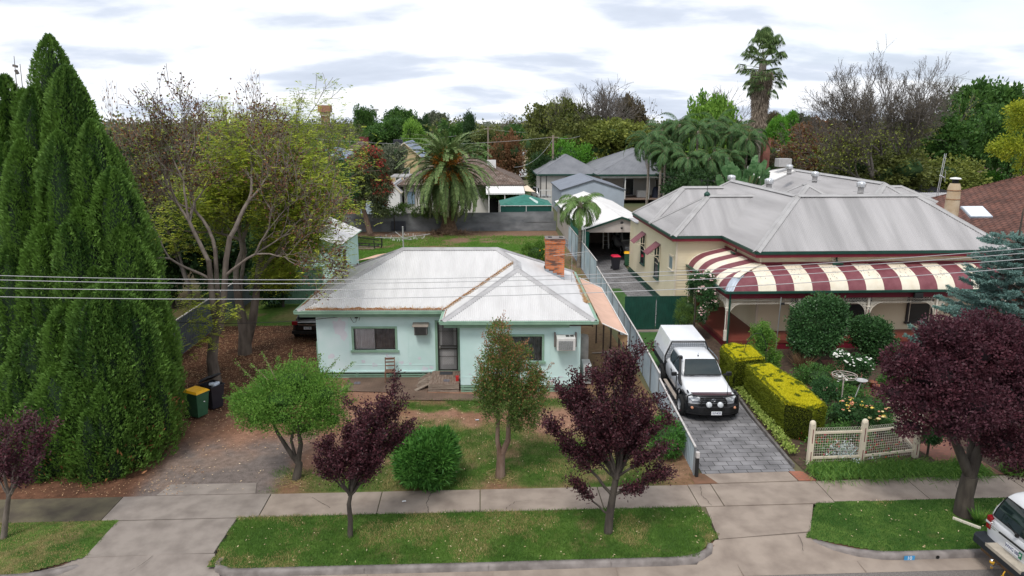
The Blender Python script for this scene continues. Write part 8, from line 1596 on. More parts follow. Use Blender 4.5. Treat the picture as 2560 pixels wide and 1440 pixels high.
# ================================================================ background trees from shared crowns
def proto(kind, seed):
    global rng
    rng = np.random.default_rng(seed); T = thing('proto', 'x', 'tree')
    if kind == 'leafy':
        B_ = [(0, 0, .66, .34, .34, .24)]+[(.30*math.cos(a)*rng.uniform(.6, 1), .30*math.sin(a)*rng.uniform(.6, 1), rng.uniform(.48, .80), rng.uniform(.15, .24), rng.uniform(.15, .24), rng.uniform(.12, .2)) for a in rng.random(9)*6.28]
        q, tn = clumps(B_, 560, 22, .055, .034, .024, up=.2, shell=.35); quads('crown', q, lf_dkleaf, T, tn); core('filler_core', B_, m_core, T, .5, n=8); mb = MB(); mb.tube([(0, 0, -.02), (.01, 0, .25), (0, 0, .55)], [.03, .022, .012], 7); mb.build('trunk', m_barkd, T)
    elif kind == 'bushy':
        B_ = [(rng.uniform(-.25, .25), rng.uniform(-.25, .25), rng.uniform(.25, .75), rng.uniform(.2, .3), rng.uniform(.2, .3), rng.uniform(.18, .28)) for _ in range(9)]
        q, tn = clumps(B_, 560, 22, .06, .034, .022, up=.2, shell=.35); q[:, :, 2] = np.maximum(q[:, :, 2], 0); quads('crown', q, lf_dkleaf, T, tn); core('filler_core', B_, m_core, T, .5, n=8); mb = MB(); mb.tube([(0, 0, -.02), (0, 0, .4)], [.03, .015], 7); mb.build('trunk', m_barkd, T)
    elif kind == 'bare':
        ch = multi(seed, [((0, 0, .22), (rng.normal()*.45, rng.normal()*.45, 1), .21, .016) for _ in range(4)], 6, (2, 3), 25, .78, .12, .10, .68, 3); mb = MB(); mb.tube([(0, 0, -.02), (0, 0, .24)], [.03, .024], 7); mb.build('trunk', m_barkd, T); chains_mesh('branches', ch, m_twigd, T, .0011)
    else:   # half-bare with thin yellow-green haze of leaves
        ch = multi(seed, [((0, 0, .15), (rng.normal()*.5, rng.normal()*.5, 1), .22, .015) for _ in range(4)], 5, (2, 3), 28, .78, .13, .05, .66, 3); mb = MB(); mb.tube([(0, 0, -.02), (0, 0, .17)], [.03, .022], 7); mb.build('trunk', m_barkd, T); chains_mesh('branches', ch, m_twigd, T, .0012)
        P, D = along([c for c in ch if c[2] >= 3], 3, 85, .03); k = (rng.random(len(P)) > .25) & (rng.random(len(P)) < 1.35-P[:, 2]); P = P[k]; D = rng.normal(size=P.shape); quads('crown', leafq(P, D, .024, .014), lf_jac, T)
    # normalise to unit height and unit width
    pts = np.concatenate([np.array([v.co[:] for v in o.data.vertices]) for o in ALL if o.parent == T and o.name.split('.')[0] in ('crown', 'branches')]); T['zt'] = float(np.percentile(pts[:, 2], 99.7)); T['wd'] = float(np.percentile(np.abs(pts[:, 0]), 99)*2); return T
PR = {'leafy': [proto('leafy', s) for s in (3, 4, 5)], 'bushy': [proto('bushy', s) for s in (6, 7)], 'bare': [proto('bare', s) for s in (8, 9)], 'half': [proto('half', s) for s in (12, 13, 14)]}
rng = np.random.default_rng(99); _cnt = {k: 0 for k in PR}
GREENS = {'mid': LEAF('bg_mid', (.020, .060, .014), (.075, .15, .030)), 'dark': LEAF('bg_dark', (.010, .030, .010), (.035, .075, .020)), 'olive': LEAF('bg_olive', (.04, .055, .015), (.14, .155, .04)), 'lime': LEAF('bg_lime', (.06, .14, .02), (.19, .32, .05)), 'rust': LEAF('bg_rust', (.06, .045, .018), (.22, .10, .05)), 'yellow': LEAF('bg_yellow', (.10, .16, .012), (.34, .35, .03), trans=.35), 'grey': LEAF('bg_grey', (.05, .065, .04), (.15, .165, .11)), 'brown': LEAF('bg_brown', (.045, .038, .025), (.12, .095, .05)), 'bright': LEAF('bg_bright', (.035, .12, .012), (.12, .27, .03)), 'jac': LEAF('bg_jac', (.06, .085, .016), (.20, .22, .045))}
used = set()
def bg(kind, px, ptop, wpx, y, col, label, zoff=0, name=None, group='trees across the town'):
    i = _cnt[kind] % len(PR[kind]); _cnt[kind] += 1; p = PR[kind][i]; top = Yp(px, ptop, y); s = (wpx*y/CAM_F/p['wd'], wpx*y/CAM_F/p['wd'], top.z/p['zt'])
    if kind in ('leafy', 'bushy') and False: pass
    o = dup(p, (top.x, y, zoff), rng.random()*6.28, label, group, s); o.name = name or {'leafy': 'leafy_tree', 'bushy': 'evergreen_tree', 'bare': 'bare_tree', 'half': 'sparse_tree'}[kind]
    for k in ('zt', 'wd'): del o[k]
    for c in [x for x in bpy.data.objects if x.parent == o]:
        if c.name.startswith('crown') and col: c.material_slots[0].link = 'OBJECT'; c.material_slots[0].material = GREENS[col]
    return o
BG = [('half', 340, 232, 190, 47, 'rust', 'rust-tinged thin tree between the conifer and the pod-bearing tree'), ('half', 430, 300, 240, 40, 'olive', 'tangled brownish tree low behind the pod-bearing tree'), ('bushy', 400, 470, 200, 41, 'dark', 'shadowy evergreen under the bare crowns, left part'), ('bushy', 560, 520, 220, 42, 'dark', 'shadowy evergreen behind the two grey trunks'), ('bushy', 690, 540, 160, 41, 'dark', 'dark evergreen at the left of the mint shed'), ('leafy', 640, 320, 200, 52, 'olive', 'olive green tree behind the upper branches of the pod-bearing tree'), ('half', 560, 250, 240, 50, 'rust', 'thin twiggy tree behind the tall half-bare tree'), ('leafy', 510, 345, 160, 60, 'dark', 'distant dark tree seen through the bare branches'), ('half', 700, 205, 190, 46, 'rust', 'half-bare tree with dark pods reaching above the roofs on the left'),
    ('leafy', 910, 264, 56, 230, 'mid', 'rounded green tree on the skyline right of the brick water tower'), ('leafy', 1000, 270, 76, 225, 'mid', 'broad green tree on the skyline left of the date palm'), ('half', 868, 298, 110, 190, 'olive', 'olive tree on the skyline just right of the water tower foot'), ('half', 800, 312, 110, 175, 'jac', 'yellow-green tree in front of the water tower'), ('leafy', 965, 296, 120, 165, 'mid', 'large mid green tree behind the brown tiled roof'), ('leafy', 1033, 298, 64, 150, 'lime', 'bright lime tree left of the date palm crown'), ('bushy', 1052, 287, 44, 280, 'dark', 'small dark tree on the skyline near the lime tree'), ('leafy', 1090, 279, 60, 300, 'grey', 'airy grey-green gum on the skyline behind the date palm'), ('bushy', 1175, 280, 52, 210, 'dark', 'dark pointed evergreen on the skyline right of the date palm'), ('bushy', 1135, 300, 80, 230, 'mid', 'green tree behind the date palm top'), ('half', 1265, 284, 120, 210, 'brown', 'brown half-bare tree on the skyline right of the date palm'), ('bushy', 1230, 318, 120, 190, 'olive', 'olive tree low on the skyline right of the date palm'), ('leafy', 1310, 312, 110, 185, 'mid', 'green tree low on the skyline above the cream garage'),
    ('bushy', 1262, 330, 92, 108, 'rust', 'rust-red flowering bottlebrush behind the brown tiled house'), ('leafy', 970, 360, 86, 104, 'grey', 'rounded grey-green tree in front of the blue gabled house'), ('leafy', 1395, 252, 150, 130, 'olive', 'olive tree with twiggy top behind the power pole'), ('half', 1395, 245, 150, 128, 'jac', 'half-bare yellow-green tree behind the power pole'), ('bushy', 1365, 330, 120, 118, 'olive', 'olive mass behind the power pole at mid height'), ('bushy', 1420, 350, 110, 112, 'bright', 'bright green bush above the grey roof by the power pole'), ('leafy', 1470, 290, 180, 122, 'olive', 'wide olive tree above the grey roofed house'), ('bushy', 1375, 385, 110, 104, 'dark', 'dark shrub beside the power pole'), ('bare', 1520, 208, 250, 128, None, 'bare grey tree rising above the grey roofed house'), ('half', 1540, 225, 170, 135, 'brown', 'brownish tree with a dense clump behind the bare grey tree'), ('leafy', 1580, 240, 90, 132, 'brown', 'round brown-green crown at the right of the bare grey tree'), ('leafy', 1560, 300, 200, 118, 'jac', 'yellow-green tree above the ridge of the grey roof'), ('bare', 1430, 225, 140, 150, None, 'fine bare tree on the skyline above the power pole'),
    ('bare', 1785, 222, 200, 112, None, 'bare twiggy tree behind the palm clump'), ('leafy', 1785, 235, 130, 92, 'lime', 'fresh lime tree sticking out above the queen palms'), ('leafy', 1715, 330, 180, 96, 'dark', 'dark crown filling the gap behind the queen palms, left'), ('leafy', 1820, 330, 180, 94, 'dark', 'dark crown filling the gap behind the queen palms, right'), ('bushy', 1750, 420, 160, 72, 'dark', 'dark shrubs under the queen palms'), ('bushy', 1850, 420, 130, 70, 'dark', 'dark shrubs below the paddle-leaved clump'), ('leafy', 1975, 278, 50, 190, 'bright', 'small bright tree on the skyline right of the fan palm'), ('leafy', 1945, 290, 60, 185, 'bright', 'bright green rounded tree right of the fan palm trunk'), ('leafy', 1930, 280, 60, 260, 'brown', 'brownish tree on the skyline right of the fan palm'), ('leafy', 2010, 285, 70, 240, 'dark', 'dark tree low on the skyline left of the great bare tree'), ('bushy', 1960, 350, 130, 105, 'rust', 'rusty brown shrubs beyond the villa roof'),
    ('leafy', 2085, 300, 190, 96, 'rust', 'golden-brown tree at the left foot of the great bare tree'), ('bushy', 2200, 375, 260, 76, 'olive', 'olive undergrowth under the great bare tree, left'), ('bushy', 2330, 385, 220, 78, 'jac', 'yellow-green undergrowth under the great bare tree, right'), ('half', 2300, 250, 260, 92, 'jac', 'thin leafy tree behind the right half of the great bare tree'), ('half', 2180, 280, 250, 95, 'olive', 'thin olive tree behind the great bare tree'), ('leafy', 2475, 203, 200, 98, 'mid', 'tall rounded green tree on the right skyline'), ('leafy', 2400, 285, 200, 90, 'mid', 'green tree between the great bare tree and the maroon roof'), ('leafy', 2545, 270, 130, 80, 'mid', 'green tree at the right edge behind the yellow one'), ('bushy', 2440, 330, 190, 115, 'dark', 'dark tree behind the maroon roof'), ('leafy', 2470, 428, 100, 84, 'bright', 'round bright green bush in front of the brick house'), ('bushy', 1960, 385, 120, 90, 'brown', 'brown shrubs beyond the rear villa roof'), ('bushy', 1268, 462, 110, 84, 'mid', 'green shrub by the carport of the grey roofed house'),
    ('leafy', 20, 290, 60, 110, 'brown', 'tree glimpsed at the far left edge of the view'), ('bushy', 240, 330, 160, 44, 'dark', 'dark tree right behind the shoulder of the conifer')]
for a in BG: bg(*a)
PP = [p for l in PR.values() for p in l]; KK = [x for x in ALL if x.parent in PP]; ALL = []
for x in KK+PP: bpy.data.objects.remove(x)
# continuous belt of far trees on the plain
def belt(name, label, y0, y1, n, h, mat, xr):
    x = rng.uniform(-xr, xr, n); y = rng.uniform(y0, y1, n); hh = h*(.35+.55*fbm(x, y, 40, 8)+.45*rng.random(n)**3); m = 60; idx = np.repeat(np.arange(n), m); r = hh*.55
    k = rng.random(len(idx)); P = np.stack([x[idx], y[idx], hh[idx]*.55], 1)+sph(len(idx))*(np.stack([r, r, hh*.45], 1)[idx])*(.6+.4*k[:, None]); tag(quads(name, leafq(P, rng.normal(size=P.shape), 1.3*(y0/200)**.5, 1.0*(y0/200)**.5), mat), kind='stuff', label=label, cat='woodland')
belt('far_woodland', 'hazy olive belt of suburban trees along the horizon', 240, 420, 800, 13, GREENS['olive'], 420)
belt('far_woodland', 'dark far belt of trees on the horizon line', 420, 900, 1000, 15, GREENS['grey'], 800)
belt('far_woodland', 'mid distance green gardens between the roofs', 150, 240, 260, 8.5, GREENS['mid'], 260)
# the great bare tree
bt = Yp(2215, 470, 74); T = thing('great_bare_tree', 'great vase-shaped bare tree with countless fine twigs behind the villa', 'tree', (bt.x, 74, 0)); y = 74
mb = MB(); mb.tube([(-.6, 0, -.1), (-.9, 0, 2.5), (-1.6, 0, 5)], [.42, .34, .26], 9); mb.tube([(.7, .3, -.1), (.9, .3, 3), (1.7, .3, 5.2)], [.42, .34, .26], 9); mb.tube([(0, .8, 0), (.1, .8, 5)], [.36, .25], 8); mb.build('trunk', m_barkd, T)
ch = multi(77, [((-1.6, 0, 4.9), (-.75, 0, 1), 2.25, .18), ((-1.5, 0, 4.7), (-.2, .2, 1), 2.35, .16), ((1.2, .3, 5.1), (.5, 0, 1), 2.3, .18), ((1.2, .3, 5.0), (.1, -.2, 1), 2.35, .16), ((.1, .8, 4.9), (-.1, .2, 1), 2.45, .18), ((-.6, .2, 4.9), (-.5, .1, 1), 2.3, .15), ((.5, .4, 4.9), (.35, -.1, 1), 2.3, .15), ((-1.2, 0, 4), (-1.1, -.1, .65), 2.4, .14), ((1.0, .3, 4.2), (.9, .1, .65), 2.2, .14)], 7, (2, 3), 22, .79, .15, .12, .68, 3)
chains_mesh('branches', ch, m_twigd, T, .014)
P, D = along([c for c in ch if c[2] >= 3], 3, 2.0, .3); k = rng.random(len(P)) < np.clip(1.15-P[:, 2]/9, 0, 1); quads('foliage', leafq(P[k]+rng.normal(size=P[k].shape)*.3, rng.normal(size=P[k].shape), .26, .14), GREENS['jac'], T)
P, D = along([c for c in ch if c[2] >= 7], 7, .8, .12); quads('buds', leafq(P, D+rng.normal(size=P.shape)*.5, .13, .04), GREENS['brown'], T)

T, bl = bush('golden_tree', 'golden-yellow tree reaching in from the right edge above the tiled roof', [tuple(Yp(2575, 300, 46))+(1.3, 1.3, 1.1), tuple(Yp(2540, 370, 46))+(1.3, 1.2, .8), tuple(Yp(2500, 370, 46))+(.6, .8, .35), tuple(Yp(2600, 420, 46))+(1.5, 1.3, 1.0), tuple(Yp(2550, 280, 46))+(.7, .9, .6)], GREENS['yellow'], 520, 22, .3, .16, .07, up=-.1, corem=None, cat='tree', shell=.3)
# ================================================================ houses and sheds behind
m_slate = M('charcoal_roof', (.135, .14, .155), .5, .1, .8, c2=(.18, .185, .20)); m_wallw = M('white_render', (.60, .57, .53), .8, .06, 1); m_wallb = BRICK('red_house_brick', (.30, .10, .07), (.24, .08, .06), (.2, .15, .13), .24, .086, .01, axes='xz'); m_blue = M('blue_roof', (.17, .21, .29), .5, .1, .8, c2=(.22, .26, .34)); m_tan = M('tan_wall', (.50, .38, .22), .8, .08, 1)
def TILE(name, c1, c2, c3): return BRICK(name, c1, c2, c3, .30, .33, .022, .85, var=.7, bump=.8)
m_tileb = TILE('brown_roof_tile', (.13, .085, .065), (.20, .155, .13), (.035, .025, .02)); m_tiler = TILE('red_roof_tile', (.17, .075, .055), (.12, .062, .05), (.04, .02, .016))
def hip_house(name, label, x0, x1, y0, y1, ze, s, wallm, roofm, trim=m_dkgreen, over=.5, cat='house', tiles=False, parent=None, walls=True):
    t = parent or thing(name, label, cat); F, K = hipx(x0-over, x1+over, y0-over, y1+over, ze, s=s); mb = MB()
    for f, d in F:
        if tiles: mb.poly(f)
        else: mb.corr(f, d, .2, .01, 4)
    r = mb.build('roof', roofm, t); mb = MB()
    for a, b in K: mb.cap(a, b, .2, .2*s, .04)
    mb.build('ridge_capping', roofm, r)
    if walls: mb = MB(); mb.box(x0, x1, y0, y1, 0, ze-.02); mb.build('wall', wallm, t)
    mb = MB(); mb.bar((x0-over, y0-over, ze-.1), (x1+over, y0-over, ze-.1), .12, .2); mb.bar((x0-over, y0-over, ze-.1), (x0-over, y1+over, ze-.1), .12, .2); mb.bar((x1+over, y0-over, ze-.1), (x1+over, y1+over, ze-.1), .12, .2); mb.build('gutter', trim, t); return t
def X(px, py, y): return Yp(px, py, y).x
def bwin(t, x0, x1, z0, z1, y, n=1):
    mb = MB(); mb.box(x0-.08, x1+.08, y-.05, y, z0-.08, z1+.08); f = mb.build('window', m_whitep, t); mb = MB(); k = (x1-x0)/n
    for i in range(n): mb.box(x0+k*i+.03, x0+k*(i+1)-.03, y-.07, y-.051, z0, z1)
    mb.build('pane', GLASS('far_glass', (.03, .035, .04)), f)
# grey roofed house with verandah
t = hip_house('house', 'white walled house with charcoal hip roofs and a back verandah', X(1350, 430, 97), X(1500, 430, 97), 97, 107, 3.7, .52, m_wallw, m_slate)
x0, x1 = X(1488, 430, 98), X(1725, 430, 98); hip_house('', '', x0, x1, 94, 112, 3.85, .42, m_wallw, m_slate, parent=t, walls=False)
mb = MB(); mb.box(x0+.2, x1-.5, 98.5, 111, 0, 3.8); mb.build('wall', m_wallw, t); mb = MB(); mb.box(x0, x1, 93.8, 98.5, .5, .62); mb.build('verandah_deck', m_deck, t); mb = MB()
for k in range(5): xx = x0+.2+(x1-x0-.5)*k/4; mb.bar((xx, 93.9, .6), (xx, 93.9, 3.75), .14); 
mb.build('verandah_post', m_whitep, t); mb = MB(); mb.box(x0, x1, 93.85, 93.95, 3.35, 3.7); mb.build('verandah_beam', m_whitep, t)
bwin(t, X(1560, 470, 98), X(1585, 470, 98), .7, 2.9, 98.45); bwin(t, X(1640, 470, 98), X(1672, 470, 98), 1.0, 2.8, 98.45, 2); bwin(t, X(1500, 430, 98.4), X(1518, 430, 98.4), 1.3, 2.6, 98.45)
mb = MB(); mb.rbox((X(1605, 470, 96), 96, 1.1), (1.3, .7, .9)); mb.build('white_cabinet', m_whitep, t)
mb = MB(); p = Yp(1598, 490, 96.5); 
for i, (px, hh, c_) in enumerate([(1640, 1.9, 'dark blue barbecue cover on the far verandah')]): p = Yp(px, 480, 95.5); mb.lathe([(.55, .62), (.5, 1.6), (.35, 2.0), (0, 2.1)], (p.x, p.y, 0), 12); tag(mb.build('barbecue', M('navy_cover', (.015, .02, .04), .6, .1, 4)), c_, 'barbecue')
t = thing('railing', 'white balustrade of the carport left of the blue-grey shed', 'railing'); mb = MB(); xa, xb = X(1350, 460, 93), X(1395, 460, 93)
for k in range(14): mb.bar((xa+(xb-xa)*k/13, 93, .9), (xa+(xb-xa)*k/13, 93, 1.9), .05)
mb.bar((xa, 93, 1.9), (xb, 93, 1.9), .09); mb.box(xa, xb, 92.95, 93.05, 0, .9); mb.build('balusters', m_whitep, t)
t = thing('carport', 'dark posts of the carport at the left end of the grey roofed house', 'carport'); mb = MB()
for px in (1352, 1366): p = Yp(px, 440, 95); mb.bar((p.x, 95, 0), (p.x, 95, 3.6), .12)
mb.build('posts', m_black, t)
# brown tiled house behind the date palm
xa, xb = X(1010, 470, 84), X(1298, 445, 84); t = hip_house('house', 'low house with weathered brown tiled roof behind the date palm', xa, xb, 84, 97, 3.45, .44, m_wallw, m_tileb, m_barkd, .7, tiles=True); bwin(t, X(1235, 470, 84), X(1285, 470, 84), .8, 2.4, 83.95, 2)
mb = MB(); a = Yp(1228, 400, 92); mb.box(a.x-.55, a.x+.55, 90, 90.6, 3.5, 5.9); mb.build('chimney', m_whitep, t)
mb = MB(); xc, xd = X(1215, 455, 80.5), X(1312, 470, 80.5); mb.corr([(xc, 80.2, 2.75), (xd, 80.2, 2.75), (xd, 83.4, 3.3), (xc, 83.4, 3.3)], (1, 0, 0), .25, .02); aw = mb.build('patio_roof', m_wroof, t); mb = MB(); mb.bar((xc, 80.15, 2.7), (xd, 80.15, 2.7), .06, .15); mb.build('edge', m_whitep, aw); mb = MB()
for px in (1222, 1262, 1300): p = X(px, 470, 80.3); mb.bar((p, 80.3, 0), (p, 80.3, 2.7), .1)
mb.build('post', m_whitep, aw); mb = MB(); mb.box(xc+.3, xd-.2, 83.7, 83.95, .1, 2.4); mb.build('patio_opening', m_void, t)
mb = MB(); e = X(1338, 468, 81); mb.add([(xd+.05, 80.8, 2.95), (e, 80.4, 2.85), (e-.7, 83.4, 3.35), (xd+.05, 83.4, 3.3)], [(0, 1, 2, 3)]); tag(mb.build('awning', M('cream_canvas', (.66, .55, .42), .8, .05, 3)), 'small cream fabric awning at the right of the brown tiled house', 'awning')
mb = MB(); mb.box(X(1018, 500, 83.5), X(1036, 500, 83.5), 83.8, 83.95, 1.2, 2.6); mb.build('door', M('bluish_glass', (.20, .28, .35), .2, .2, 6), t)
# green gazebo
c = Yp(1312, 500, 76); w_ = 63*76/CAM_F; t = thing('gazebo', 'dark green fabric gazebo with screens behind the iron back fence', 'gazebo', (c.x, 76, 0)); z0, z1 = 2.15, 3.05; mb = MB(); m_gz = M('green_canopy', (.015, .13, .095), .7, .1, 3, c2=(.03, .18, .14))
q = [(-w_, -w_*.9, z0), (w_, -w_*.9, z0), (w_, w_*.9, z0), (-w_, w_*.9, z0)]; mb.add(q+[(0, 0, z1)], [(0, 1, 4), (1, 2, 4), (2, 3, 4), (3, 0, 4)]); mb.build('canopy', m_gz, t); mb = MB(); mb.add([(.35, -.9, z0+.62), (1.1, -2.0, z0+.16), (1.6, -1.9, z0+.17), (.55, -.75, z0+.66)], [(0, 1, 2, 3)]); mb.build('pale_patch', M('pale_patch', (.45, .55, .52), .7, .1, 3), t)
mb = MB(); mb.box(-w_+.05, w_-.05, -w_*.9+.04, -w_*.9+.06, .95, z0-.1); mb.build('screen', M('green_mesh', (.01, .075, .06), .8, .1, 3), t); mb = MB()
for x, y in ((-w_, -w_*.9), (w_, -w_*.9), (w_, w_*.9), (-w_, w_*.9), (0, -w_*.9)): mb.bar((x, y, 0), (x, y, z0), .06)
mb.bar((-w_, -w_*.9-.02, z0-.03), (w_, -w_*.9-.02, z0-.03), .05); mb.build('pole', m_whitep, t)
# white lean-to, pergola, orange wall
gable('outbuilding', 'narrow white outbuilding between the bottlebrush and the date palm', X(966, 500, 82), X(1000, 500, 82), 82, 90, 2.9, 3.7, m_whitep, m_roofg, m_creamt, over=.2, cat='outbuilding')
t = thing('pergola', 'flat grey patio roof on white posts left of the date palm', 'pergola'); xa, xb = X(975, 430, 96), X(1070, 430, 96); mb = MB(); mb.box(xa, xb, 96, 101, 3.35, 3.5); mb.build('roof', m_roofg, t); mb = MB()
for k in range(5): xx = xa+.2+(xb-xa-.4)*k/4; mb.bar((xx, 96.1, 0), (xx, 96.1, 3.35), .14)
mb.build('post', m_whitep, t)
mb = MB(); mb.box(X(845, 520, 76), X(888, 520, 76), 76, 80, 0, 2.3); t = mb.build('terracotta_wall', M('terracotta_render', (.48, .20, .12), .85, .15, 2)); tag(t, 'terracotta coloured wall behind the bottlebrush', 'wall'); mb = MB(); mb.box(X(900, 520, 77), X(965, 520, 77), 77, 77.1, 0, 2.4); tag(mb.build('steel_fence', m_iron), 'pale steel fence section glimpsed under the bottlebrush', 'fence')
# far houses
t = hip_house('house', 'distant house with blue-grey roof left of the skyline trees', X(770, 370, 132), X(858, 370, 132), 132, 146, 4.3, .40, m_wallw, m_blue); hip_house('', '', X(855, 380, 128), X(895, 380, 128), 127, 140, 4.2, .42, m_wallw, m_blue, parent=t)
t = hip_house('house', 'distant brown tiled house with a red rooftop cooler', X(870, 365, 158), X(928, 365, 158), 158, 178, 4.9, .48, m_tan, m_tileb, m_creamt, .8, tiles=True); mb = MB(); p = Yp(908, 352, 160); mb.rbox((p.x, 162, p.z), (2, 2, 1.6)); mb.build('evaporative_cooler', M('cooler_red', (.16, .03, .03), .6, .1, 3), t)
t = gable('house', 'distant house with blue gable roof and orange gable end', X(978, 395, 122), X(1045, 395, 122), 122, 138, 5.3, 7.2, m_tan, m_blue, m_creamt, over=.7, cat='house'); bwin(t, X(988, 410, 121.8), X(996, 410, 121.8), 1, 3, 121.95); bwin(t, X(1008, 410, 121.8), X(1022, 410, 121.8), 1, 3, 121.95)
mb = MB(); p = Yp(992, 355, 124); mb.rbox((p.x, 126, p.z-.2), (1.5, 1.5, 1.1)); mb.build('evaporative_cooler', m_bink, t)
t = gable('garage', 'distant little cream garage with a green roller door', X(1309, 400, 150), X(1344, 400, 150), 150, 158, 3.9, 5.1, M('cream_block', (.60, .48, .36), .8, .06, 1), m_roofg, m_galv, over=.3); mb = MB(); xa, xb = X(1314, 400, 149.9), X(1338, 400, 149.9); mb.box(xa, xb, 149.85, 149.95, 0, 2.7); mb.build('roller_door', M('door_green', (.12, .22, .19), .6, .1, 3), t)
for (a, b, z, y, l) in ((1290, 1325, 5.5, 240, 'far white shed roof between the skyline trees'), (1900, 1985, 4.6, 150, 'long white commercial roof right of the fan palm'), (425, 560, 4.5, 95, 'bright white wall glimpsed through the branches on the left'), (1480, 1530, 5.0, 150, 'white building glimpsed behind the olive trees')): mb = MB(); mb.box(X(a, 340, y), X(b, 340, y), y, y+8, 0, z); mb.prism([(X(a, 340, y)-.3, y-.3), (X(b, 340, y)+.3, y-.3), (X(b, 340, y)+.3, y+8.3), (X(a, 340, y)-.3, y+8.3)], z, z+.25); tag(mb.build('white_building', m_whitep), l, 'building')
# brick water tower
c = Yp(812, 300, 600); zt = Yp(812, 263, 600).z; m_wt = BRICK('tower_brick', (.36, .17, .11), (.30, .14, .09), (.3, .2, .15), 1.2, .6, .05, axes='xz'); t = thing('water_tower', 'brick water tower with a wide square head on the left skyline', 'tower', (c.x, 600, 0)); mb = MB(); mb.box(-3.1, 3.1, 0, 6.2, 0, zt-8.2); mb.build('shaft', m_wt, t); mb = MB(); mb.box(-4.8, 4.8, -1.6, 7.8, zt-5.4, zt); mb.build('tank', m_wt, t); mb = MB(); mb.box(-4.6, 4.6, -1.5, 7.7, zt-8.0, zt-7.2); mb.box(-3.6, 3.6, -.4, 6.6, zt-7.2, zt-5.4); mb.build('cornice', M('tower_cornice', (.38, .29, .22), .8, .1, .3), t)
c = Yp(941, 300, 500); t = thing('mobile_mast', 'slim grey antenna mast on the skyline left of the date palm', 'mast', (c.x, 500, 0)); mb = MB(); z = Yp(941, 272, 500).z; mb.tube([(0, 0, 0), (0, 0, z)], .45, 6); mb.box(-1.6, 1.6, -1, 1, z-1.4, z); mb.build('mast', m_gal, t)
# power poles and wires behind
def pole(px, ptop, y, label, r=.14):
    p = Yp(px, ptop, y); t = thing('power_pole', label, 'power pole', (p.x, y, 0)); mb = MB(); mb.tube([(0, 0, 0), (0, 0, p.z)], [r*1.25, r], 8); mb.build('pole', m_timber, t); mb = MB(); mb.bar((-.9, 0, p.z-.3), (.9, 0, p.z-.3), .1); mb.build('crossarm', m_timber, t); return Vector((p.x, y, p.z-.25))
pa = pole(1383, 338, 105, 'grey timber power pole beside the grey roofed house'); pb_ = pole(1220, 318, 150, 'distant thin power pole right of the date palm')
def wire(a, b, sag, label, r=.02): mb = MB(); a = Vector(a); b = Vector(b); mb.tube([a.lerp(b, i/16)-Vector((0, 0, sag*4*(i/16)*(1-i/16))) for i in range(17)], r, 4, cap=False); tag(mb.build('overhead_wire', m_wire), label, 'wire', 'thin wires across the back gardens')
wire(Yp(755, 343, 105), pa, 1.0, 'thin wire crossing behind the date palm to the grey pole'); wire(pa, Yp(1450, 340, 110), .3, 'thin wire leaving the grey pole to the right'); wire(pa-Vector((0, 0, .3)), Yp(1285, 418, 86), 1.0, 'service wire sagging from the grey pole to the brown tiled house'); wire(pb_, Yp(1000, 345, 140), .8, 'faint far wire behind the date palm'); wire(pb_, Yp(1390, 325, 150), .6, 'faint far wire right of the distant pole')
# right-hand side: neighbour's tiled roof, chimney, maroon house
xa = X(2385, 530, 40); t = hip_house('house', 'neighbouring brick house with mottled red-brown tiled roof at the right edge', xa+1.6, xa+20, 34.5, 52, 3.6, .50, m_wallb, m_tiler, m_creamt, .5, tiles=True)
p = Yp(2440, 532, 39.5); mb = MB(); s_ = .5; n_ = Vector((0, -.447, .894)); mb.T = Matrix.Translation((p.x, p.y, p.z)) @ Matrix.Rotation(math.atan(.5), 4, 'X'); mb.box(-.65, .65, -.55, .55, 0, .10); sk = mb.build('skylight', m_galv, t); mb = MB(); mb.T = Matrix.Translation((p.x, p.y, p.z)) @ Matrix.Rotation(math.atan(.5), 4, 'X'); mb.box(-.6, .6, -.5, .5, .101, .12); mb.build('skylight_pane', M('milky_pane', (.70, .73, .76), .2, .03, 3), sk)
p = Yp(2386, 470, 39.6); m_chc = M('cream_flue_pipe', (.40, .29, .18), .8, .15, 2, c2=(.52, .42, .30)); t = thing('chimney', 'tall round cream chimney with white cap right of the villa roof', 'chimney', (p.x, 39.6, 0)); zt = Yp(2386, 458, 39.6).z; mb = MB(); mb.lathe([(.42, 3.2), (.36, zt-.9), (.33, zt-.25), (.24, zt)], n=20); mb.build('stack', m_chc, t); mb = MB(); mb.lathe([(.345, zt-.42), (.36, zt-.42), (.36, zt-.37), (.345, zt-.37)], n=20); mb.lathe([(.355, zt-.92), (.372, zt-.92), (.372, zt-.87), (.355, zt-.87)], n=20); mb.build('band', m_rust, t); mb = MB(); mb.lathe([(.16, zt-.02), (.16, zt+.2), (.22, zt+.24)], n=14); mb.build('flue', m_black, t); mb = MB(); mb.lathe([(.30, zt+.24), (.26, zt+.30), (0, zt+.34)], n=16); mb.build('cap', m_whitep, t)
t = hip_house('house', 'red brick house with a maroon metal roof behind the bright round bush', X(2265, 430, 107), X(2478, 430, 107), 107, 119, 3.2, .36, m_wallb, M('maroon_roof', (.17, .05, .065), .5, .1, 1), m_whitep, .8); bwin(t, X(2308, 450, 106.9), X(2345, 450, 106.9), .9, 2.2, 106.95, 2)
hip_house('house', 'brick house with dark brown roof at the right edge below the yellow tree', X(2515, 450, 88), X(2640, 450, 88), 88, 98, 3.2, .32, m_wallb, m_tileb, m_barkd, .8, tiles=True)
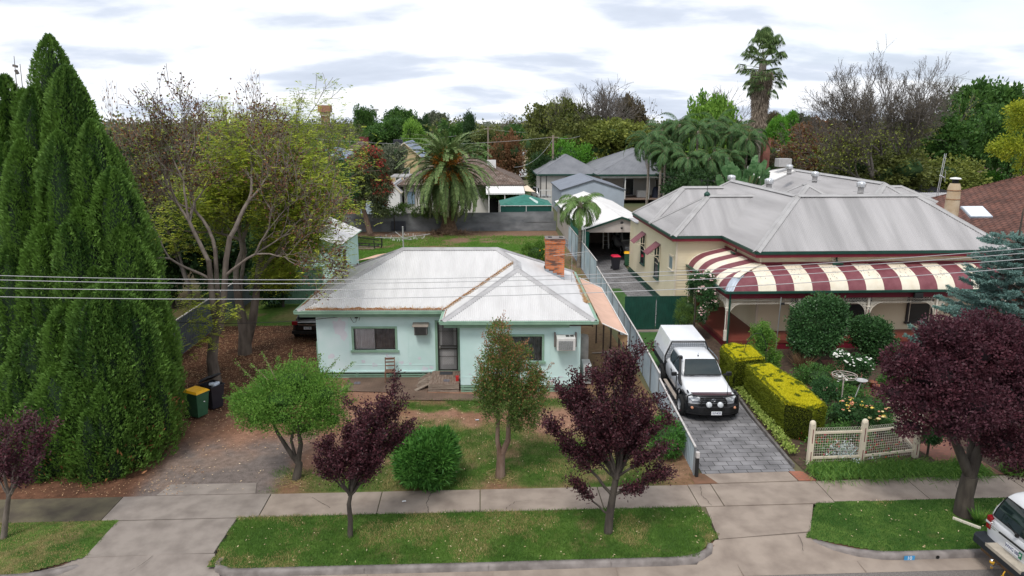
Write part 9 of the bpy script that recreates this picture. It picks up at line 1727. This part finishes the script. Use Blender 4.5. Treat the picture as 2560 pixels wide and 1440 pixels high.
mb = MB(); hcorr(mb, X(2255, 490, 60), X(2500, 490, 60), 60, 0, 3.9, .15, .02); t = thing('blue_shed', 'long low navy blue corrugated shed wall behind the villa roof', 'shed'); mb.build('wall', M('navy_iron', (.035, .065, .12), .6, .1, 1), t); mb = MB(); mb.corr([(X(2255, 490, 60), 59.8, 3.95), (X(2500, 490, 60), 59.8, 3.95), (X(2500, 490, 60), 64, 4.2), (X(2255, 490, 60), 64, 4.2)], (1, 0, 0), .2, .015); mb.build('roof', m_roofg, t)
t = thing('tarpaulin', 'black shade tarp slung below the brick house right of the villa', 'tarpaulin'); mb = MB(); xa, xb = X(2285, 475, 72), X(2372, 475, 72); mb.add([(xa, 72, 3.7), (xb, 72, 3.6), (xb, 76, 3.9), (xa, 76, 4.1), ((xa+xb)/2, 72, 3.3)], [(0, 4, 1, 2, 3)]); mb.add([(xa, 72, 3.7), (xa+.6, 72, 2.9), ((xa+xb)/2, 72, 2.9), (xb, 72, 3.0), (xb, 72, 3.6), ((xa+xb)/2, 72, 3.3)], [(0, 1, 2, 3, 4, 5)]); mb.build('cloth', m_bink, t); mb = MB()
for x in (xa, xb): mb.bar((x, 72, 0), (x, 72, 3.7), .08)
mb.build('pole', m_gal, t)
t = thing('laundry', 'washing hanging on a line in front of the brick house', 'laundry'); mb = MB(); y = 80
for k, (px, c_) in enumerate([(2290, 0), (2299, 0), (2309, 1), (2318, 1)]): xx = X(px, 465, y); mb.m = c_; mb.box(xx, xx+.35, y, y+.03, 3.0, 3.5)
mb.build('clothes', [M('lilac_cloth', (.45, .42, .60), .8, .1, 3), m_bink], t)
t = thing('tv_antenna', 'tall leaning twin-pole aerial behind the long ridge of the villa', 'antenna'); mb = MB(); mb.tube([Yp(2339, 500, 55), Yp(2362, 384, 55)], .028, 5); mb.tube([Yp(2345, 490, 55), Yp(2366, 384, 55)], .025, 5); mb.tube([Yp(2362, 455, 55), Yp(2364, 425, 55)], .02, 4); mb.tube([Yp(2350, 438, 55), Yp(2360, 444, 55)], .06, 5); mb.build('mast', m_alu, t)
t = thing('rooftop_unit', 'grey air conditioning unit on the low roof behind the paddle leaves', 'air conditioner'); mb = MB(); p = Yp(1958, 405, 66); mb.rbox((p.x, 66, 6.85), (1.2, 1.0, .75)); mb.build('casing', m_capg, t, bevel=.03)
F, K = hipx(X(1925, 420, 64), X(2080, 420, 64), 62, 70, 5.4, s=.3); t = thing('house', 'low white hip roof just behind the rear ridge of the villa', 'house'); roofpart(F, K, parent=t, mat=m_wroof); mb = MB(); mb.box(X(1925, 420, 64)+.5, X(2080, 420, 64)-.5, 62.5, 69.5, 0, 5.35); mb.build('wall', m_wallw, t)
mb = MB(); p = Yp(1914, 370, 78); mb.rbox((p.x, 78, p.z-1.0), (.75, .75, 3.6)); tag(mb.build('brick_chimney', m_wallb), 'orange brick chimney right of the tall fan palm', 'chimney')
